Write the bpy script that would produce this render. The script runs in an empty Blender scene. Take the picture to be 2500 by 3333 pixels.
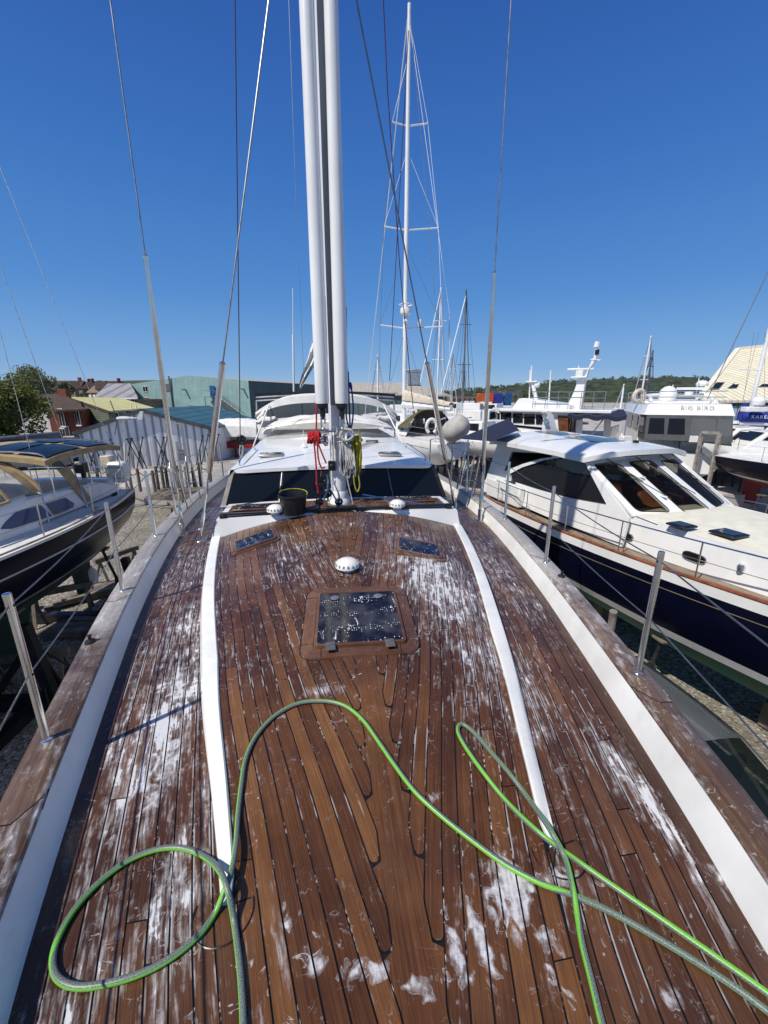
import bpy, math, random
from mathutils import Vector, Matrix
from mathutils.geometry import tessellate_polygon
R = random.Random(7)
rad = math.radians
sc = bpy.context.scene
col = sc.collection

# ------------------------------------------------------------------ camera
F, HOR, YAW, CX, CZ = 1330., 1290., rad(9), -0.23, 5.6
PITCH = math.atan((3333/2 - HOR)/F)
cam = bpy.data.cameras.new('camera'); co = bpy.data.objects.new('camera', cam); col.objects.link(co)
cam.sensor_fit = 'VERTICAL'; cam.sensor_height = 24; cam.lens = 24*F/3333
cam.clip_start = .05; cam.clip_end = 6000
co.location = (CX, 0, CZ); co.rotation_euler = (math.pi/2 - PITCH, 0, -YAW)
sc.camera = co
cY, sY = math.cos(YAW), math.sin(YAW)

def ray(x, y):
    u = (x-1250)/F; v = -(y-1666.5)/F
    b = math.cos(PITCH)+v*math.sin(PITCH); c = -math.sin(PITCH)+v*math.cos(PITCH)
    return Vector((u*cY+b*sY, -u*sY+b*cY, c))
O = Vector((CX, 0, CZ))
def Pz(x, y, z): d = ray(x, y); return O+d*((z-CZ)/d.z)
def Py(x, y, Y): d = ray(x, y); return O+d*(Y/d.y)
def Pd(x, y, D): d = ray(x, y); return O+d*(D/(d.x*sY+d.y*cY))
def Cw(x, y, z): return Vector((CX+x*cY+y*sY, -x*sY+y*cY, z))   # camera-aligned ground frame to world

class Fr:
    """local frame: s along heading, t to the left of heading, z up"""
    def __init__(s, o, h):
        h = Vector((h[0], h[1], 0)).normalized(); s.o = Vector((o[0], o[1], 0)); s.h = h; s.n = Vector((-h.y, h.x, 0))
    def w(s, a, t, z): p = s.o+s.h*a+s.n*t; return Vector((p.x, p.y, z))
    def on_t(s, x, y, t):
        d = ray(x, y); k = (t-(O-s.o).dot(s.n))/d.dot(s.n); p = O+d*k; return ((p-s.o).dot(s.h), p.z)
    def on_s(s, x, y, a):
        d = ray(x, y); k = (a-(O-s.o).dot(s.h))/d.dot(s.h); p = O+d*k; return ((p-s.o).dot(s.n), p.z)
    def on_z(s, x, y, z):
        p = Pz(x, y, z); return ((p-s.o).dot(s.h), (p-s.o).dot(s.n))
    @property
    def ang(s): return math.atan2(s.h.y, s.h.x)

# ------------------------------------------------------------------ mesh helper
LOC = {}
class MB:
    def __init__(s): s.v = []; s.f = []; s.uv = None; s.c = None
    def add(s, vs, fs):
        n = len(s.v); s.v += [Vector(p) for p in vs]; s.f += [tuple(i+n for i in f) for f in fs]; return s
    def box(s, c, d, rz=0, M=None):
        x, y, z = d[0]/2, d[1]/2, d[2]/2
        p = [Vector((a, b, e)) for a in (-x, x) for b in (-y, y) for e in (-z, z)]
        m = M or Matrix.Rotation(rz, 3, 'Z'); c = Vector(c)
        return s.add([m@q+c for q in p], [(0,1,3,2),(4,6,7,5),(0,4,5,1),(2,3,7,6),(0,2,6,4),(1,5,7,3)])
    def bar(s, a, b, w, h=None, up=(0,0,1)):
        a = Vector(a); b = Vector(b); d = b-a; L = d.length
        if L < 1e-6: return s
        y = d/L; u = Vector(up)
        if abs(y.dot(u)) > .99: u = Vector((0,1,0))
        x = y.cross(u).normalized(); z = x.cross(y)
        return s.box((a+b)/2, (w, L, h or w), M=Matrix((x, y, z)).transposed())
    def tube(s, pts, r, n=8, closed=False, caps=True):
        P = [Vector(p) for p in pts]; m = len(P)
        rr = r if isinstance(r, (list, tuple)) else [r]*m
        T = []
        for i in range(m):
            a = P[(i-1) % m] if (closed or i) else P[0]; b = P[(i+1) % m] if (closed or i < m-1) else P[-1]
            t = (b-a); T.append(t.normalized() if t.length > 1e-9 else Vector((0,0,1)))
        u = T[0].orthogonal().normalized(); vs = []
        for i in range(m):
            u = (u-T[i]*u.dot(T[i]))
            u = u.normalized() if u.length > 1e-6 else T[i].orthogonal().normalized()
            w = T[i].cross(u)
            for k in range(n):
                a = 2*math.pi*k/n; vs.append(P[i]+(u*math.cos(a)+w*math.sin(a))*rr[i])
        fs = []
        for i in range(m if closed else m-1):
            j = (i+1) % m
            for k in range(n):
                l = (k+1) % n; fs.append((i*n+k, i*n+l, j*n+l, j*n+k))
        if caps and not closed:
            fs.append(tuple(range(n-1, -1, -1))); fs.append(tuple((m-1)*n+k for k in range(n)))
        return s.add(vs, fs)
    def grid(s, fn, nu, nv):
        vs = [fn(i/nu, j/nv) for i in range(nu+1) for j in range(nv+1)]; w = nv+1
        return s.add(vs, [(i*w+j, (i+1)*w+j, (i+1)*w+j+1, i*w+j+1) for i in range(nu) for j in range(nv)])
    def lathe(s, prof, c, n=20, axis=(0,0,1), cap=True):
        ax = Vector(axis).normalized(); u = ax.orthogonal().normalized(); w = ax.cross(u); c = Vector(c); vs = []
        for r, z in prof:
            for k in range(n):
                a = 2*math.pi*k/n; vs.append(c+ax*z+(u*math.cos(a)+w*math.sin(a))*r)
        fs = [(i*n+k, i*n+(k+1) % n, (i+1)*n+(k+1) % n, (i+1)*n+k) for i in range(len(prof)-1) for k in range(n)]
        if cap: fs += [tuple(range(n-1,-1,-1)), tuple((len(prof)-1)*n+k for k in range(n))]
        return s.add(vs, fs)
    def prism(s, poly, vec):
        v = Vector(vec); n = len(poly); P = [Vector(p) for p in poly]
        return s.add(P+[p+v for p in P], [tuple(range(n-1,-1,-1)), tuple(range(n, 2*n))]+[(i, (i+1) % n, n+(i+1) % n, n+i) for i in range(n)])
    def holes(s, outer, hs, to3, th):
        """flat wall with window openings; to3(a,b,depth)"""
        rings = [outer]+hs; tri = tessellate_polygon([[Vector((a, b, 0)) for a, b in r] for r in rings])
        flat = [q for r in rings for q in r]; n = len(flat)
        vs = [to3(a, b, 0) for a, b in flat]+[to3(a, b, th) for a, b in flat]
        fs = [tuple(t) for t in tri]+[tuple(i+n for i in reversed(t)) for t in tri]
        k = 0
        for r in rings:
            m = len(r)
            for i in range(m): fs.append((k+i, k+(i+1) % m, n+k+(i+1) % m, n+k+i))
            k += m
        return s.add(vs, fs)
    def ball(s, c, r, n=12, m=8, sq=(1,1,1)):
        c = Vector(c)
        return s.grid(lambda a, b: c+Vector((sq[0]*r*math.sin(b*math.pi)*math.cos(a*2*math.pi), sq[1]*r*math.sin(b*math.pi)*math.sin(a*2*math.pi), sq[2]*r*math.cos(b*math.pi))), n, m)
    def build(s, name, mat, parent=None, smooth=True, bevel=0, ang=35, **tags):
        me = bpy.data.meshes.new(name); o = bpy.data.objects.new(name, me)
        if parent is not None: L = LOC[parent]
        else:
            xs = [p.x for p in s.v]; ys = [p.y for p in s.v]; zs = [p.z for p in s.v]
            L = Vector(((min(xs)+max(xs))/2, (min(ys)+max(ys))/2, min(zs)))
        me.from_pydata([tuple(p-L) for p in s.v], [], s.f)
        me.materials.append(mat)
        if s.uv:
            l = me.uv_layers.new(name='uv')
            for p in me.polygons:
                for li in p.loop_indices: l.data[li].uv = s.uv[me.loops[li].vertex_index]
        if s.c:
            a = me.color_attributes.new('pl', 'FLOAT_COLOR', 'POINT')
            for i, c in enumerate(s.c): a.data[i].color = c
        me.update()
        if smooth:
            me.polygons.foreach_set('use_smooth', [True]*len(me.polygons)); me.set_sharp_from_angle(angle=rad(ang))
        if bevel:
            b = o.modifiers.new('b', 'BEVEL'); b.width = bevel; b.segments = 2; b.limit_method = 'ANGLE'; b.angle_limit = rad(40)
        col.objects.link(o)
        if parent is not None: o.parent = parent; LOC[o] = L
        else: o.location = L; LOC[o] = L
        for k, v in tags.items(): o[k] = v
        return o

def thing(name, label, cat, loc, group=None, rz=0):
    o = bpy.data.objects.new(name, None); col.objects.link(o); o.location = loc; o.rotation_euler.z = rz
    o.empty_display_size = .3; o['label'] = label; o['category'] = cat
    if group: o['group'] = group
    LOC[o] = Vector(loc); return o
def tag(o, label, cat, group=None):
    o['label'] = label; o['category'] = cat
    if group: o['group'] = group
    return o
def dup(r, loc, rz=0, label=None, scale=None):
    c = r.copy(); col.objects.link(c); c.location = loc; c.rotation_euler.z = rz
    if label: c['label'] = label
    if scale: c.scale = (scale,)*3 if not isinstance(scale, tuple) else scale
    for ch in list(r.children):
        d = ch.copy(); col.objects.link(d); d.parent = c
        for g in list(ch.children):
            e = g.copy(); col.objects.link(e); e.parent = d
    return c

def hermite(tab):
    xs = [a for a, b in tab]; ys = [b for a, b in tab]; n = len(tab)
    m = [(ys[min(i+1, n-1)]-ys[max(i-1, 0)])/(xs[min(i+1, n-1)]-xs[max(i-1, 0)]) for i in range(n)]
    def f(x):
        if x <= xs[0]: return ys[0]+m[0]*(x-xs[0])
        if x >= xs[-1]: return ys[-1]+m[-1]*(x-xs[-1])
        i = max(k for k in range(n-1) if xs[k] <= x); h = xs[i+1]-xs[i]; t = (x-xs[i])/h
        return (2*t**3-3*t*t+1)*ys[i]+(t**3-2*t*t+t)*h*m[i]+(-2*t**3+3*t*t)*ys[i+1]+(t**3-t*t)*h*m[i+1]
    return f
def spline(pts, k=6, closed=False):
    P = [Vector(p) for p in pts]; n = len(P); out = []
    for i in range(n if closed else n-1):
        g = lambda j: P[j % n] if closed else P[max(0, min(n-1, j))]
        a, b, c, d = g(i-1), g(i), g(i+1), g(i+2)
        for q in range(k):
            t = q/k; out.append(.5*((2*b)+(c-a)*t+(2*a-5*b+4*c-d)*t*t+(3*b-a-3*c+d)*t**3))
    if not closed: out.append(P[-1])
    return out

# ------------------------------------------------------------------ materials
class NT:
    def __init__(s, name):
        s.m = bpy.data.materials.new(name); s.m.use_nodes = True; s.t = s.m.node_tree; s.t.nodes.clear()
        s.out = s.t.nodes.new('ShaderNodeOutputMaterial')
    def n(s, ty, **k):
        o = s.t.nodes.new(ty)
        for a, b in k.items():
            if a.startswith('i_'): o.inputs[a[2:]].default_value = b
            else: setattr(o, a, b)
        return o
    def l(s, a, b): s.t.links.new(a, b)
    def val(s, x, sock):
        if isinstance(x, (int, float)): sock.default_value = x
        elif isinstance(x, tuple): sock.default_value = x if len(x) == len(sock.default_value) else (*x, 1)[:len(sock.default_value)]
        else: s.l(x, sock)
    def math(s, op, a, b=0, c=None, clamp=False):
        o = s.n('ShaderNodeMath', operation=op, use_clamp=clamp); s.val(a, o.inputs[0]); s.val(b, o.inputs[1])
        if c is not None: s.val(c, o.inputs[2])
        return o.outputs[0]
    def vmath(s, op, a, b):
        o = s.n('ShaderNodeVectorMath', operation=op); s.val(a, o.inputs[0]); s.val(b, o.inputs[1]); return o.outputs[0]
    def noise(s, vec, scale, detail=4, rough=.55, dist=0):
        o = s.n('ShaderNodeTexNoise'); s.l(vec, o.inputs['Vector']); o.inputs['Scale'].default_value = scale
        o.inputs['Detail'].default_value = detail; o.inputs['Roughness'].default_value = rough; o.inputs['Distortion'].default_value = dist
        return o.outputs['Fac']
    def step(s, x, a, b, lo=0., hi=1.):
        o = s.n('ShaderNodeMapRange'); s.val(x, o.inputs[0])
        for i, q in enumerate((a, b, lo, hi)): s.val(q, o.inputs[i+1])
        o.interpolation_type = 'SMOOTHSTEP'; return o.outputs[0]
    def mix(s, f, a, b, mode='MIX'):
        o = s.n('ShaderNodeMix', data_type='RGBA', blend_type=mode); s.val(f, o.inputs[0]); s.val(a, o.inputs[6]); s.val(b, o.inputs[7]); return o.outputs[2]
    def ramp(s, x, stops):
        o = s.n('ShaderNodeValToRGB'); s.l(x, o.inputs[0]); e = o.color_ramp.elements
        while len(e) < len(stops): e.new(.5)
        for q, (p, c) in zip(e, stops): q.position = p; q.color = (*c, 1)
        return o.outputs[0]
    def bump(s, h, strength=.3, dist=.01):
        o = s.n('ShaderNodeBump'); s.l(h, o.inputs['Height']); o.inputs['Strength'].default_value = strength; o.inputs['Distance'].default_value = dist; return o.outputs[0]
    def bsdf(s, **k):
        o = s.n('ShaderNodeBsdfPrincipled')
        for a, b in k.items():
            a = a.replace('_', ' ')
            s.val(b, o.inputs[a])
        s.l(o.outputs[0], s.out.inputs[0]); return o
    def obj(s): return s.n('ShaderNodeTexCoord').outputs['Object']
    def pos(s): return s.n('ShaderNodeNewGeometry').outputs['Position']

def mat(name, c, rough=.5, metal=0, var=.12, scale=3, bump=0, bscale=60, coat=0, stretch=(1,1,1), spec=.5, dirt=None):
    t = NT(name); v = t.vmath('MULTIPLY', t.pos(), stretch)
    n = t.noise(v, scale, 5, .6)
    lo = tuple(max(0, x*(1-var*1.6)) for x in c); hi = tuple(min(1, x*(1+var)) for x in c)
    cc = t.mix(t.step(n, .3, .7), lo, hi)
    if dirt:
        d = t.step(t.noise(v, scale*2.7, 6, .7), .52, .75); cc = t.mix(t.math('MULTIPLY', d, dirt[1]), cc, dirt[0])
    k = dict(Base_Color=cc, Roughness=t.step(n, .2, .8, max(.02, rough*.8), min(1, rough*1.2)), Metallic=metal)
    b = t.bsdf(**k); b.inputs['Specular IOR Level'].default_value = spec
    if coat: b.inputs['Coat Weight'].default_value = coat; b.inputs['Coat Roughness'].default_value = .05
    if bump: t.l(t.bump(t.noise(v, bscale, 4, .6), bump, .01), b.inputs['Normal'])
    return t.m

def ribbed(name, c, axis, period, depth=.5, rough=.5, c2=None, metal=0, var=.1):
    """profiled metal sheet: ribs along the third direction; axis = unit vector across the ribs"""
    t = NT(name); p = t.pos(); o = t.n('ShaderNodeVectorMath', operation='DOT_PRODUCT'); t.l(p, o.inputs[0]); o.inputs[1].default_value = axis
    x = t.math('FRACT', t.math('DIVIDE', o.outputs['Value'], period))
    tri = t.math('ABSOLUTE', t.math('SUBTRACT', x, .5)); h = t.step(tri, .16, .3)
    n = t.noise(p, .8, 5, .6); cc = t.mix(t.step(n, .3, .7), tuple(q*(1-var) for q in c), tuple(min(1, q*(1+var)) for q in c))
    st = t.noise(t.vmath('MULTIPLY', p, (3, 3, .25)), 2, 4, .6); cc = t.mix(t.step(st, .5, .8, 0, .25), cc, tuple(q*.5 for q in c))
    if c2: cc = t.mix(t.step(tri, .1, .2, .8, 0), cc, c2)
    b = t.bsdf(Base_Color=cc, Roughness=rough, Metallic=metal); t.l(t.bump(h, depth, .05), b.inputs['Normal'])
    return t.m

def glass(name, tint=(.5,.55,.55), mixf=.5, rough=.02, body=(.02,.025,.03)):
    """tinted pane: part see-through, part dark body, mirror-like skin"""
    t = NT(name); tr = t.n('ShaderNodeBsdfTransparent'); tr.inputs[0].default_value = (*tint, 1)
    n = t.noise(t.pos(), 1.7, 3); b = t.n('ShaderNodeBsdfPrincipled'); b.inputs['Base Color'].default_value = (*body, 1)
    t.l(t.step(n, .2, .8, rough, rough*2.5), b.inputs['Roughness'])
    t.l(t.bump(n, .05, .05), b.inputs['Normal'])
    fr = t.n('ShaderNodeFresnel'); fr.inputs[0].default_value = 1.5
    m = t.n('ShaderNodeMixShader'); t.l(t.math('ADD', t.math('MULTIPLY', fr.outputs[0], 1-mixf), mixf, clamp=True), m.inputs[0])
    t.l(tr.outputs[0], m.inputs[1]); t.l(b.outputs[0], m.inputs[2]); t.l(m.outputs[0], t.out.inputs[0]); return t.m

M = {}
def dm(n, *a, **k): M[n] = mat(n, *a, **k)
dm('gelcoat', (.80,.80,.78), .28, var=.04, scale=1.2, coat=.3, bump=.03, bscale=25)
dm('bulwark_white', (.80,.79,.75), .4, var=.06, scale=2.5, bump=.05, bscale=40, dirt=((.55,.5,.42),.25))
dm('cream', (.76,.73,.60), .5, var=.05, scale=4, bump=.15, bscale=300)
dm('white_dull', (.72,.72,.70), .55, var=.08, scale=2)
dm('canvas_white', (.74,.73,.70), .8, var=.08, scale=4, bump=.35, bscale=14)
dm('navy_hull', (.003,.004,.015), .22, var=.15, scale=1.0, spec=.16)
dm('navy_cloth', (.012,.016,.045), .85, var=.2, scale=5, bump=.2, bscale=40)
dm('green_bottom', (.006,.17,.11), .6, var=.25, scale=2)
dm('dark_green_bottom', (.010,.05,.04), .7, var=.3, scale=2)
dm('red_bottom', (.16,.006,.012), .6, var=.2, scale=2)
dm('steel', (.70,.69,.67), .18, 1, var=.06, scale=8)
dm('steel_wire', (.30,.295,.29), .45, 1, var=.1, scale=8)
dm('alloy', (.45,.46,.48), .4, .8, var=.1, scale=3)
dm('mast_white', (.80,.81,.81), .3, var=.06, scale=2.5, coat=.3, stretch=(1,1,.25), bump=.04, bscale=20, dirt=((.55,.54,.5),.25))
dm('coaming_white', (.80,.80,.77), .35, var=.06, scale=3, coat=.2, bump=.05, bscale=40, dirt=((.52,.49,.42),.35))
dm('mast_shade_grey', (.26,.27,.28), .45, var=.1, scale=3, stretch=(1,1,.2))  # track grey with the shade on the mast front painted in
dm('black_plastic', (.012,.012,.013), .4, var=.2, scale=9)
dm('black_rubber', (.01,.01,.011), .7, var=.2, scale=9)
dm('black_steel', (.02,.02,.022), .55, .3, var=.3, scale=4)
dm('rope_red', (.50,.012,.02), .8, var=.25, scale=60, bump=.6, bscale=220)
dm('rope_yellow', (.42,.36,.02), .8, var=.25, scale=60, bump=.6, bscale=220)
dm('rope_grey', (.55,.54,.50), .85, var=.25, scale=60, bump=.6, bscale=220)
dm('rope_blue', (.015,.09,.28), .8, var=.3, scale=60, bump=.6, bscale=220)
dm('rope_navy', (.008,.014,.05), .8, var=.3, scale=60)
dm('wine_rope', (.05,.01,.02), .8, var=.3, scale=60)
dm('tan_canvas', (.38,.28,.15), .85, var=.15, scale=5, bump=.25, bscale=20)
dm('beige_canvas', (.60,.53,.42), .85, var=.12, scale=4, bump=.35, bscale=9)
dm('grey_canvas', (.42,.40,.37), .85, var=.12, scale=3, bump=.5, bscale=6)
dm('charcoal_canvas', (.06,.065,.07), .75, var=.2, scale=3)
dm('olive_canvas', (.12,.09,.03), .85, var=.2, scale=5)
dm('blue_canvas', (.012,.03,.25), .8, var=.2, scale=5, bump=.2, bscale=20)
dm('blue_paint', (.01,.09,.25), .5, var=.2, scale=2)
dm('varnish', (.24,.075,.03), .25, var=.25, scale=6, stretch=(1,1,1), coat=.4)
dm('cabin_wood', (.14,.05,.02), .35, var=.3, scale=5)
dm('brown_leather', (.30,.10,.035), .5, var=.15, scale=4)
dm('dark_interior', (.035,.032,.03), .8, var=.3, scale=3)
dm('solar', (.008,.010,.018), .3, var=.3, scale=5, spec=.3)
dm('car_grey', (.105,.118,.12), .3, .2, var=.05, scale=2, coat=.8)
dm('tyre', (.012,.012,.012), .8)
dm('yellow_plastic', (.62,.40,.03), .55, var=.15, scale=6)
dm('cradle_red', (.20,.012,.014), .6, var=.2)
dm('red_plastic', (.55,.06,.03), .5, var=.2, scale=6)
dm('brick_red', (.20,.060,.038), .85, var=.25, scale=6, bump=.3, bscale=30)
dm('brown_wall', (.20,.15,.11), .85, var=.25, scale=3)
dm('tile_dark', (.075,.048,.038), .85, var=.35, scale=4, bump=.4, bscale=14)
dm('tile_brown', (.22,.16,.10), .85, var=.3, scale=4, bump=.4, bscale=14)
dm('slate', (.12,.12,.125), .7, var=.25, scale=2)
dm('concrete', (.42,.39,.36), .9, var=.2, scale=.6, bump=.2, bscale=8, dirt=((.22,.2,.18),.5))
dm('brass_strip', (.30,.26,.16), .4, .4)
dm('old_timber', (.17,.14,.11), .85, var=.35, scale=3, stretch=(1,1,.3), bump=.4, bscale=30)
dm('grey_timber', (.30,.275,.24), .85, var=.3, scale=4, bump=.4, bscale=30)
dm('bark', (.10,.08,.06), .9, var=.3, scale=5, bump=.5, bscale=20)
dm('orange_paint', (.5,.09,.02), .6, var=.2)
dm('foam_white', (.8,.8,.8), .6)
M['windscreen'] = glass('windscreen', (.25,.28,.3), .82, .015, (.006,.009,.014))
M['dark_pane'] = glass('dark_pane', (.2,.22,.23), .9, .02, (.012,.013,.014))
M['blue_pane'] = glass('blue_pane', (.1,.15,.3), .93, .12, (.012,.045,.15))
M['vinyl'] = glass('vinyl', (.88,.90,.90), .09, .07, (.45,.47,.48))
M['tinted'] = glass('tinted', (.56,.56,.52), .07, .015, (.012,.013,.014))
M['car_glass'] = glass('car_glass', (.35,.4,.38), .45, .015, (.012,.02,.018))
cwx = (cY, -sY, 0)
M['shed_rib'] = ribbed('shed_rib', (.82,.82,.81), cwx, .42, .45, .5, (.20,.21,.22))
M['teal_sheet'] = ribbed('teal_sheet', (.235,.375,.36), cwx, .8, .35, .6)
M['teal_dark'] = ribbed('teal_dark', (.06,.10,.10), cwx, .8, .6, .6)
M['teal_roof'] = ribbed('teal_roof', (.05,.13,.16), cwx, .6, .5, .5)
M['lime_roof'] = ribbed('lime_roof', (.48,.46,.22), cwx, .45, .5, .7)
M['grey_roof'] = ribbed('grey_roof', (.33,.32,.33), (cY*.95,-sY*.95,.3), 2.2, 1.0, .6, (.16,.16,.165))
M['fawn_roof'] = ribbed('fawn_roof', (.40,.37,.32), cwx, .5, .4, .8)
M['cream_roof'] = ribbed('cream_roof', (.73,.69,.54), (.8, .3, 0), .5, .35, .75, (.5,.45,.27))
M['olive_clad'] = ribbed('olive_clad', (.12,.14,.09), (0,0,1), .25, .6, .75)

# teak planking: grain, colour per plank, soap foam, wet sheen
FOAM = [(-1.12,2.0,.26,1.0,.88),(-1.28,3.0,.35,.9,.6),(-1.62,4.0,.4,1.2,.5),(-.78,1.2,.16,.5,.7),(-1.05,.9,.3,.4,.5),
        (.72,3.2,.45,1.0,1.0),(.80,2.2,.35,.8,.75),(.5,1.75,.22,.5,.45),(.40,1.02,.22,.16,.45),(.62,.93,.12,.13,.5),
        (1.13,1.05,.09,.65,.9),(1.0,1.6,.15,.3,.45),(-.5,3.6,.5,.6,.52),(.0,3.35,.6,.35,.6),(1.5,3.4,.4,1.6,.45),(-.28,1.98,.12,.05,.9),(.0,4.2,1.3,.4,.42),(.25,2.0,.5,.7,.2),(-.5,.9,.3,.25,.35),(-.45,2.7,.5,.8,.25)]
PUD = [(.37,.95,.10,.15,1.1),(.42,.80,.05,.14,.9),(.22,.84,.03,.13,1),(.135,.83,.028,.10,1),(.29,.90,.025,.07,.9),(.02,.77,.07,.035,.95),(-.16,.83,.09,.04,.8),(-.30,.86,.05,.05,.7),(.58,.97,.10,.05,.8),(-.95,.62,.08,.04,.8),(.17,1.30,.05,.05,.5),(.72,.62,.03,.04,.9),(-.42,.98,.05,.05,.6),(1.16,.80,.03,.2,.62),(1.12,1.3,.035,.25,.66),(-1.04,1.72,.09,.32,.80),(-1.13,2.25,.06,.25,.72),(-.80,1.25,.05,.2,.7),(.62,3.0,.10,.25,.66),(.80,3.35,.10,.2,.66)]
def teak(name, tones, foam=1.0, grey=0.0, wet=1.0, aft=None, base=.08):
    t = NT(name); uv = t.n('ShaderNodeUVMap', uv_map='uv').outputs[0]
    at = t.n('ShaderNodeAttribute', attribute_name='pl'); sep = t.n('ShaderNodeSeparateColor'); t.l(at.outputs['Color'], sep.inputs[0])
    r1, r2 = sep.outputs[0], sep.outputs[1]
    off = t.n('ShaderNodeCombineXYZ'); t.l(t.math('MULTIPLY', r1, 31.7), off.inputs[0]); t.l(t.math('MULTIPLY', r2, 17.3), off.inputs[2])
    gv = t.vmath('ADD', t.vmath('MULTIPLY', uv, (2.2, 150, 1)), off.outputs[0])
    g1 = t.noise(gv, 1, 6, .65, .4)
    gv2 = t.vmath('ADD', t.vmath('MULTIPLY', uv, (5, 520, 1)), off.outputs[0]); g2 = t.noise(gv2, 1, 3, .6)
    p = t.pos(); blot = t.noise(p, 2.1, 5, .6)
    g = t.math('ADD', t.math('MULTIPLY', g1, .42), t.math('ADD', t.math('MULTIPLY', g2, .40), t.math('MULTIPLY', r1, .17)))
    g = t.math('ADD', g, t.math('MULTIPLY', t.math('SUBTRACT', blot, .5), .5))
    c = t.ramp(g, [(.27, tones[0]), (.46, tones[1]), (.64, tones[2]), (.86, tones[3])])
    sp = t.n('ShaderNodeSeparateXYZ'); t.l(p, sp.inputs[0]); X, Y = sp.outputs[0], sp.outputs[1]
    # further aft the teak has dried paler
    dry = t.math('MULTIPLY', t.step(Y, 1.2, 5.5), t.step(t.noise(p, 3.3, 5, .65), .35, .7))
    c = t.mix(t.math('ADD', t.math('MULTIPLY', dry, .35), grey, clamp=True), c, t.ramp(g, [(.3, (.07,.05,.045)), (.85, (.30,.25,.215))]))
    if aft:
        k = t.step(t.math('ADD', Y, t.math('MULTIPLY', t.math('SUBTRACT', t.noise(p, 2.2, 5, .65), .5), 3.2)), aft[0], aft[1], 0, .88)
        c = t.mix(k, c, t.mix(t.step(g, .3, .8), (.30,.27,.235), (.50,.475,.44)))
    # foam
    reg = None
    for cx, cy, rx, ry, s in FOAM:
        dx = t.math('DIVIDE', t.math('SUBTRACT', X, cx), rx); dy = t.math('DIVIDE', t.math('SUBTRACT', Y, cy), ry)
        d = t.math('ADD', t.math('MULTIPLY', dx, dx), t.math('MULTIPLY', dy, dy))
        e = t.math('MULTIPLY', t.math('POWER', 2.718, t.math('MULTIPLY', d, -1.0)), s)
        reg = e if reg is None else t.math('MAXIMUM', reg, e)
    reg = t.math('ADD', t.math('MULTIPLY', reg, foam), base*foam)
    sv = t.vmath('ADD', t.vmath('MULTIPLY', uv, (4.5, 30, 1)), t.vmath('MULTIPLY', off.outputs[0], (.2, 0, .2)))
    n1 = t.noise(sv, 1, 6, .6, .5)                               # streaks that follow planks
    n2 = t.noise(p, 13, 6, .62, .8); n3 = t.noise(p, 4.0, 4, .6, .5)
    n4 = t.noise(t.vmath('ADD', t.vmath('MULTIPLY', uv, (9, 75, 1)), off.outputs[0]), 1, 5, .65, .3)
    sm = t.math('ADD', t.math('ADD', t.math('MULTIPLY', n1, .40), t.math('MULTIPLY', n4, .22)), t.math('ADD', t.math('MULTIPLY', n2, .24), t.math('MULTIPLY', n3, .14)))
    th = t.math('SUBTRACT', .675, t.math('MULTIPLY', reg, .20))
    dlt = t.math('SUBTRACT', sm, th)
    su = t.n('ShaderNodeSeparateXYZ'); t.l(uv, su.inputs[0]); vv = su.outputs[1]
    eg = t.math('ADD', t.math('MINIMUM', t.math('ABSOLUTE', vv), t.math('ABSOLUTE', t.math('SUBTRACT', vv, .063))), sep.outputs[2])
    n5 = t.noise(t.vmath('ADD', t.vmath('MULTIPLY', uv, (2.6, 0, 1)), off.outputs[0]), 1, 4, .6)
    seam = t.math('MULTIPLY', t.step(eg, .007, .002), t.step(t.math('ADD', n5, t.math('MULTIPLY', reg, .16)), .60, .68, 0, .6))
    f1 = t.step(dlt, 0, .035)
    film = t.math('MULTIPLY', t.step(dlt, -.085, .03, 0, .5), t.step(n4, .36, .60, .2, 1))
    # thin scribbled traces left by the brush
    w = t.noise(p, 9, 3, .5, 2.2); ln = t.step(t.math('ABSOLUTE', t.math('SUBTRACT', w, .5)), .015, .003)
    msk = t.step(t.noise(p, 14, 3, .6), .54, .64); ln = t.math('MULTIPLY', t.math('MULTIPLY', ln, msk), t.step(reg, .1, .4, .15*foam, .55))
    # bubbles in the foam
    vo = t.n('ShaderNodeTexVoronoi'); t.l(p, vo.inputs['Vector']); vo.inputs['Scale'].default_value = 120
    bub = t.step(vo.outputs['Distance'], .1, .5, .72, 1)
    Fm = t.math('MAXIMUM', t.math('MAXIMUM', f1, film), t.math('MAXIMUM', ln, seam), clamp=True)
    fc = t.mix(bub, (.34,.34,.36), (.62,.62,.64))
    c2 = t.mix(Fm, c, fc)
    rg2 = None
    for cx, cy, rx, ry, q_ in PUD:
        dx = t.math('DIVIDE', t.math('SUBTRACT', X, cx), rx); dy = t.math('DIVIDE', t.math('SUBTRACT', Y, cy), ry)
        e = t.math('MULTIPLY', t.math('POWER', 2.718, t.math('MULTIPLY', t.math('ADD', t.math('MULTIPLY', dx, dx), t.math('MULTIPLY', dy, dy)), -1.0)), q_)
        rg2 = e if rg2 is None else t.math('MAXIMUM', rg2, e)
    pn = t.noise(t.vmath('MULTIPLY', p, (1.25, .8, 1)), 11, 2, .45, 1.6); pd_ = t.math('SUBTRACT', t.math('ADD', pn, t.math('MULTIPLY', rg2, .42)), .72)
    core = t.step(pd_, .04, .20); thin = t.step(t.math('ADD', pd_, t.math('MULTIPLY', t.math('SUBTRACT', t.noise(p, 60, 3, .6), .5), .10)), -.015, .075)
    tex = t.math('ADD', t.math('MULTIPLY', t.noise(p, 42, 4, .65, .3), .6), t.math('MULTIPLY', n4, .5))
    pm = t.math('MULTIPLY', thin, t.math('ADD', .16, t.math('MULTIPLY', t.step(t.math('ADD', tex, t.math('MULTIPLY', core, .36)), .48, .98), .72)))
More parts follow.
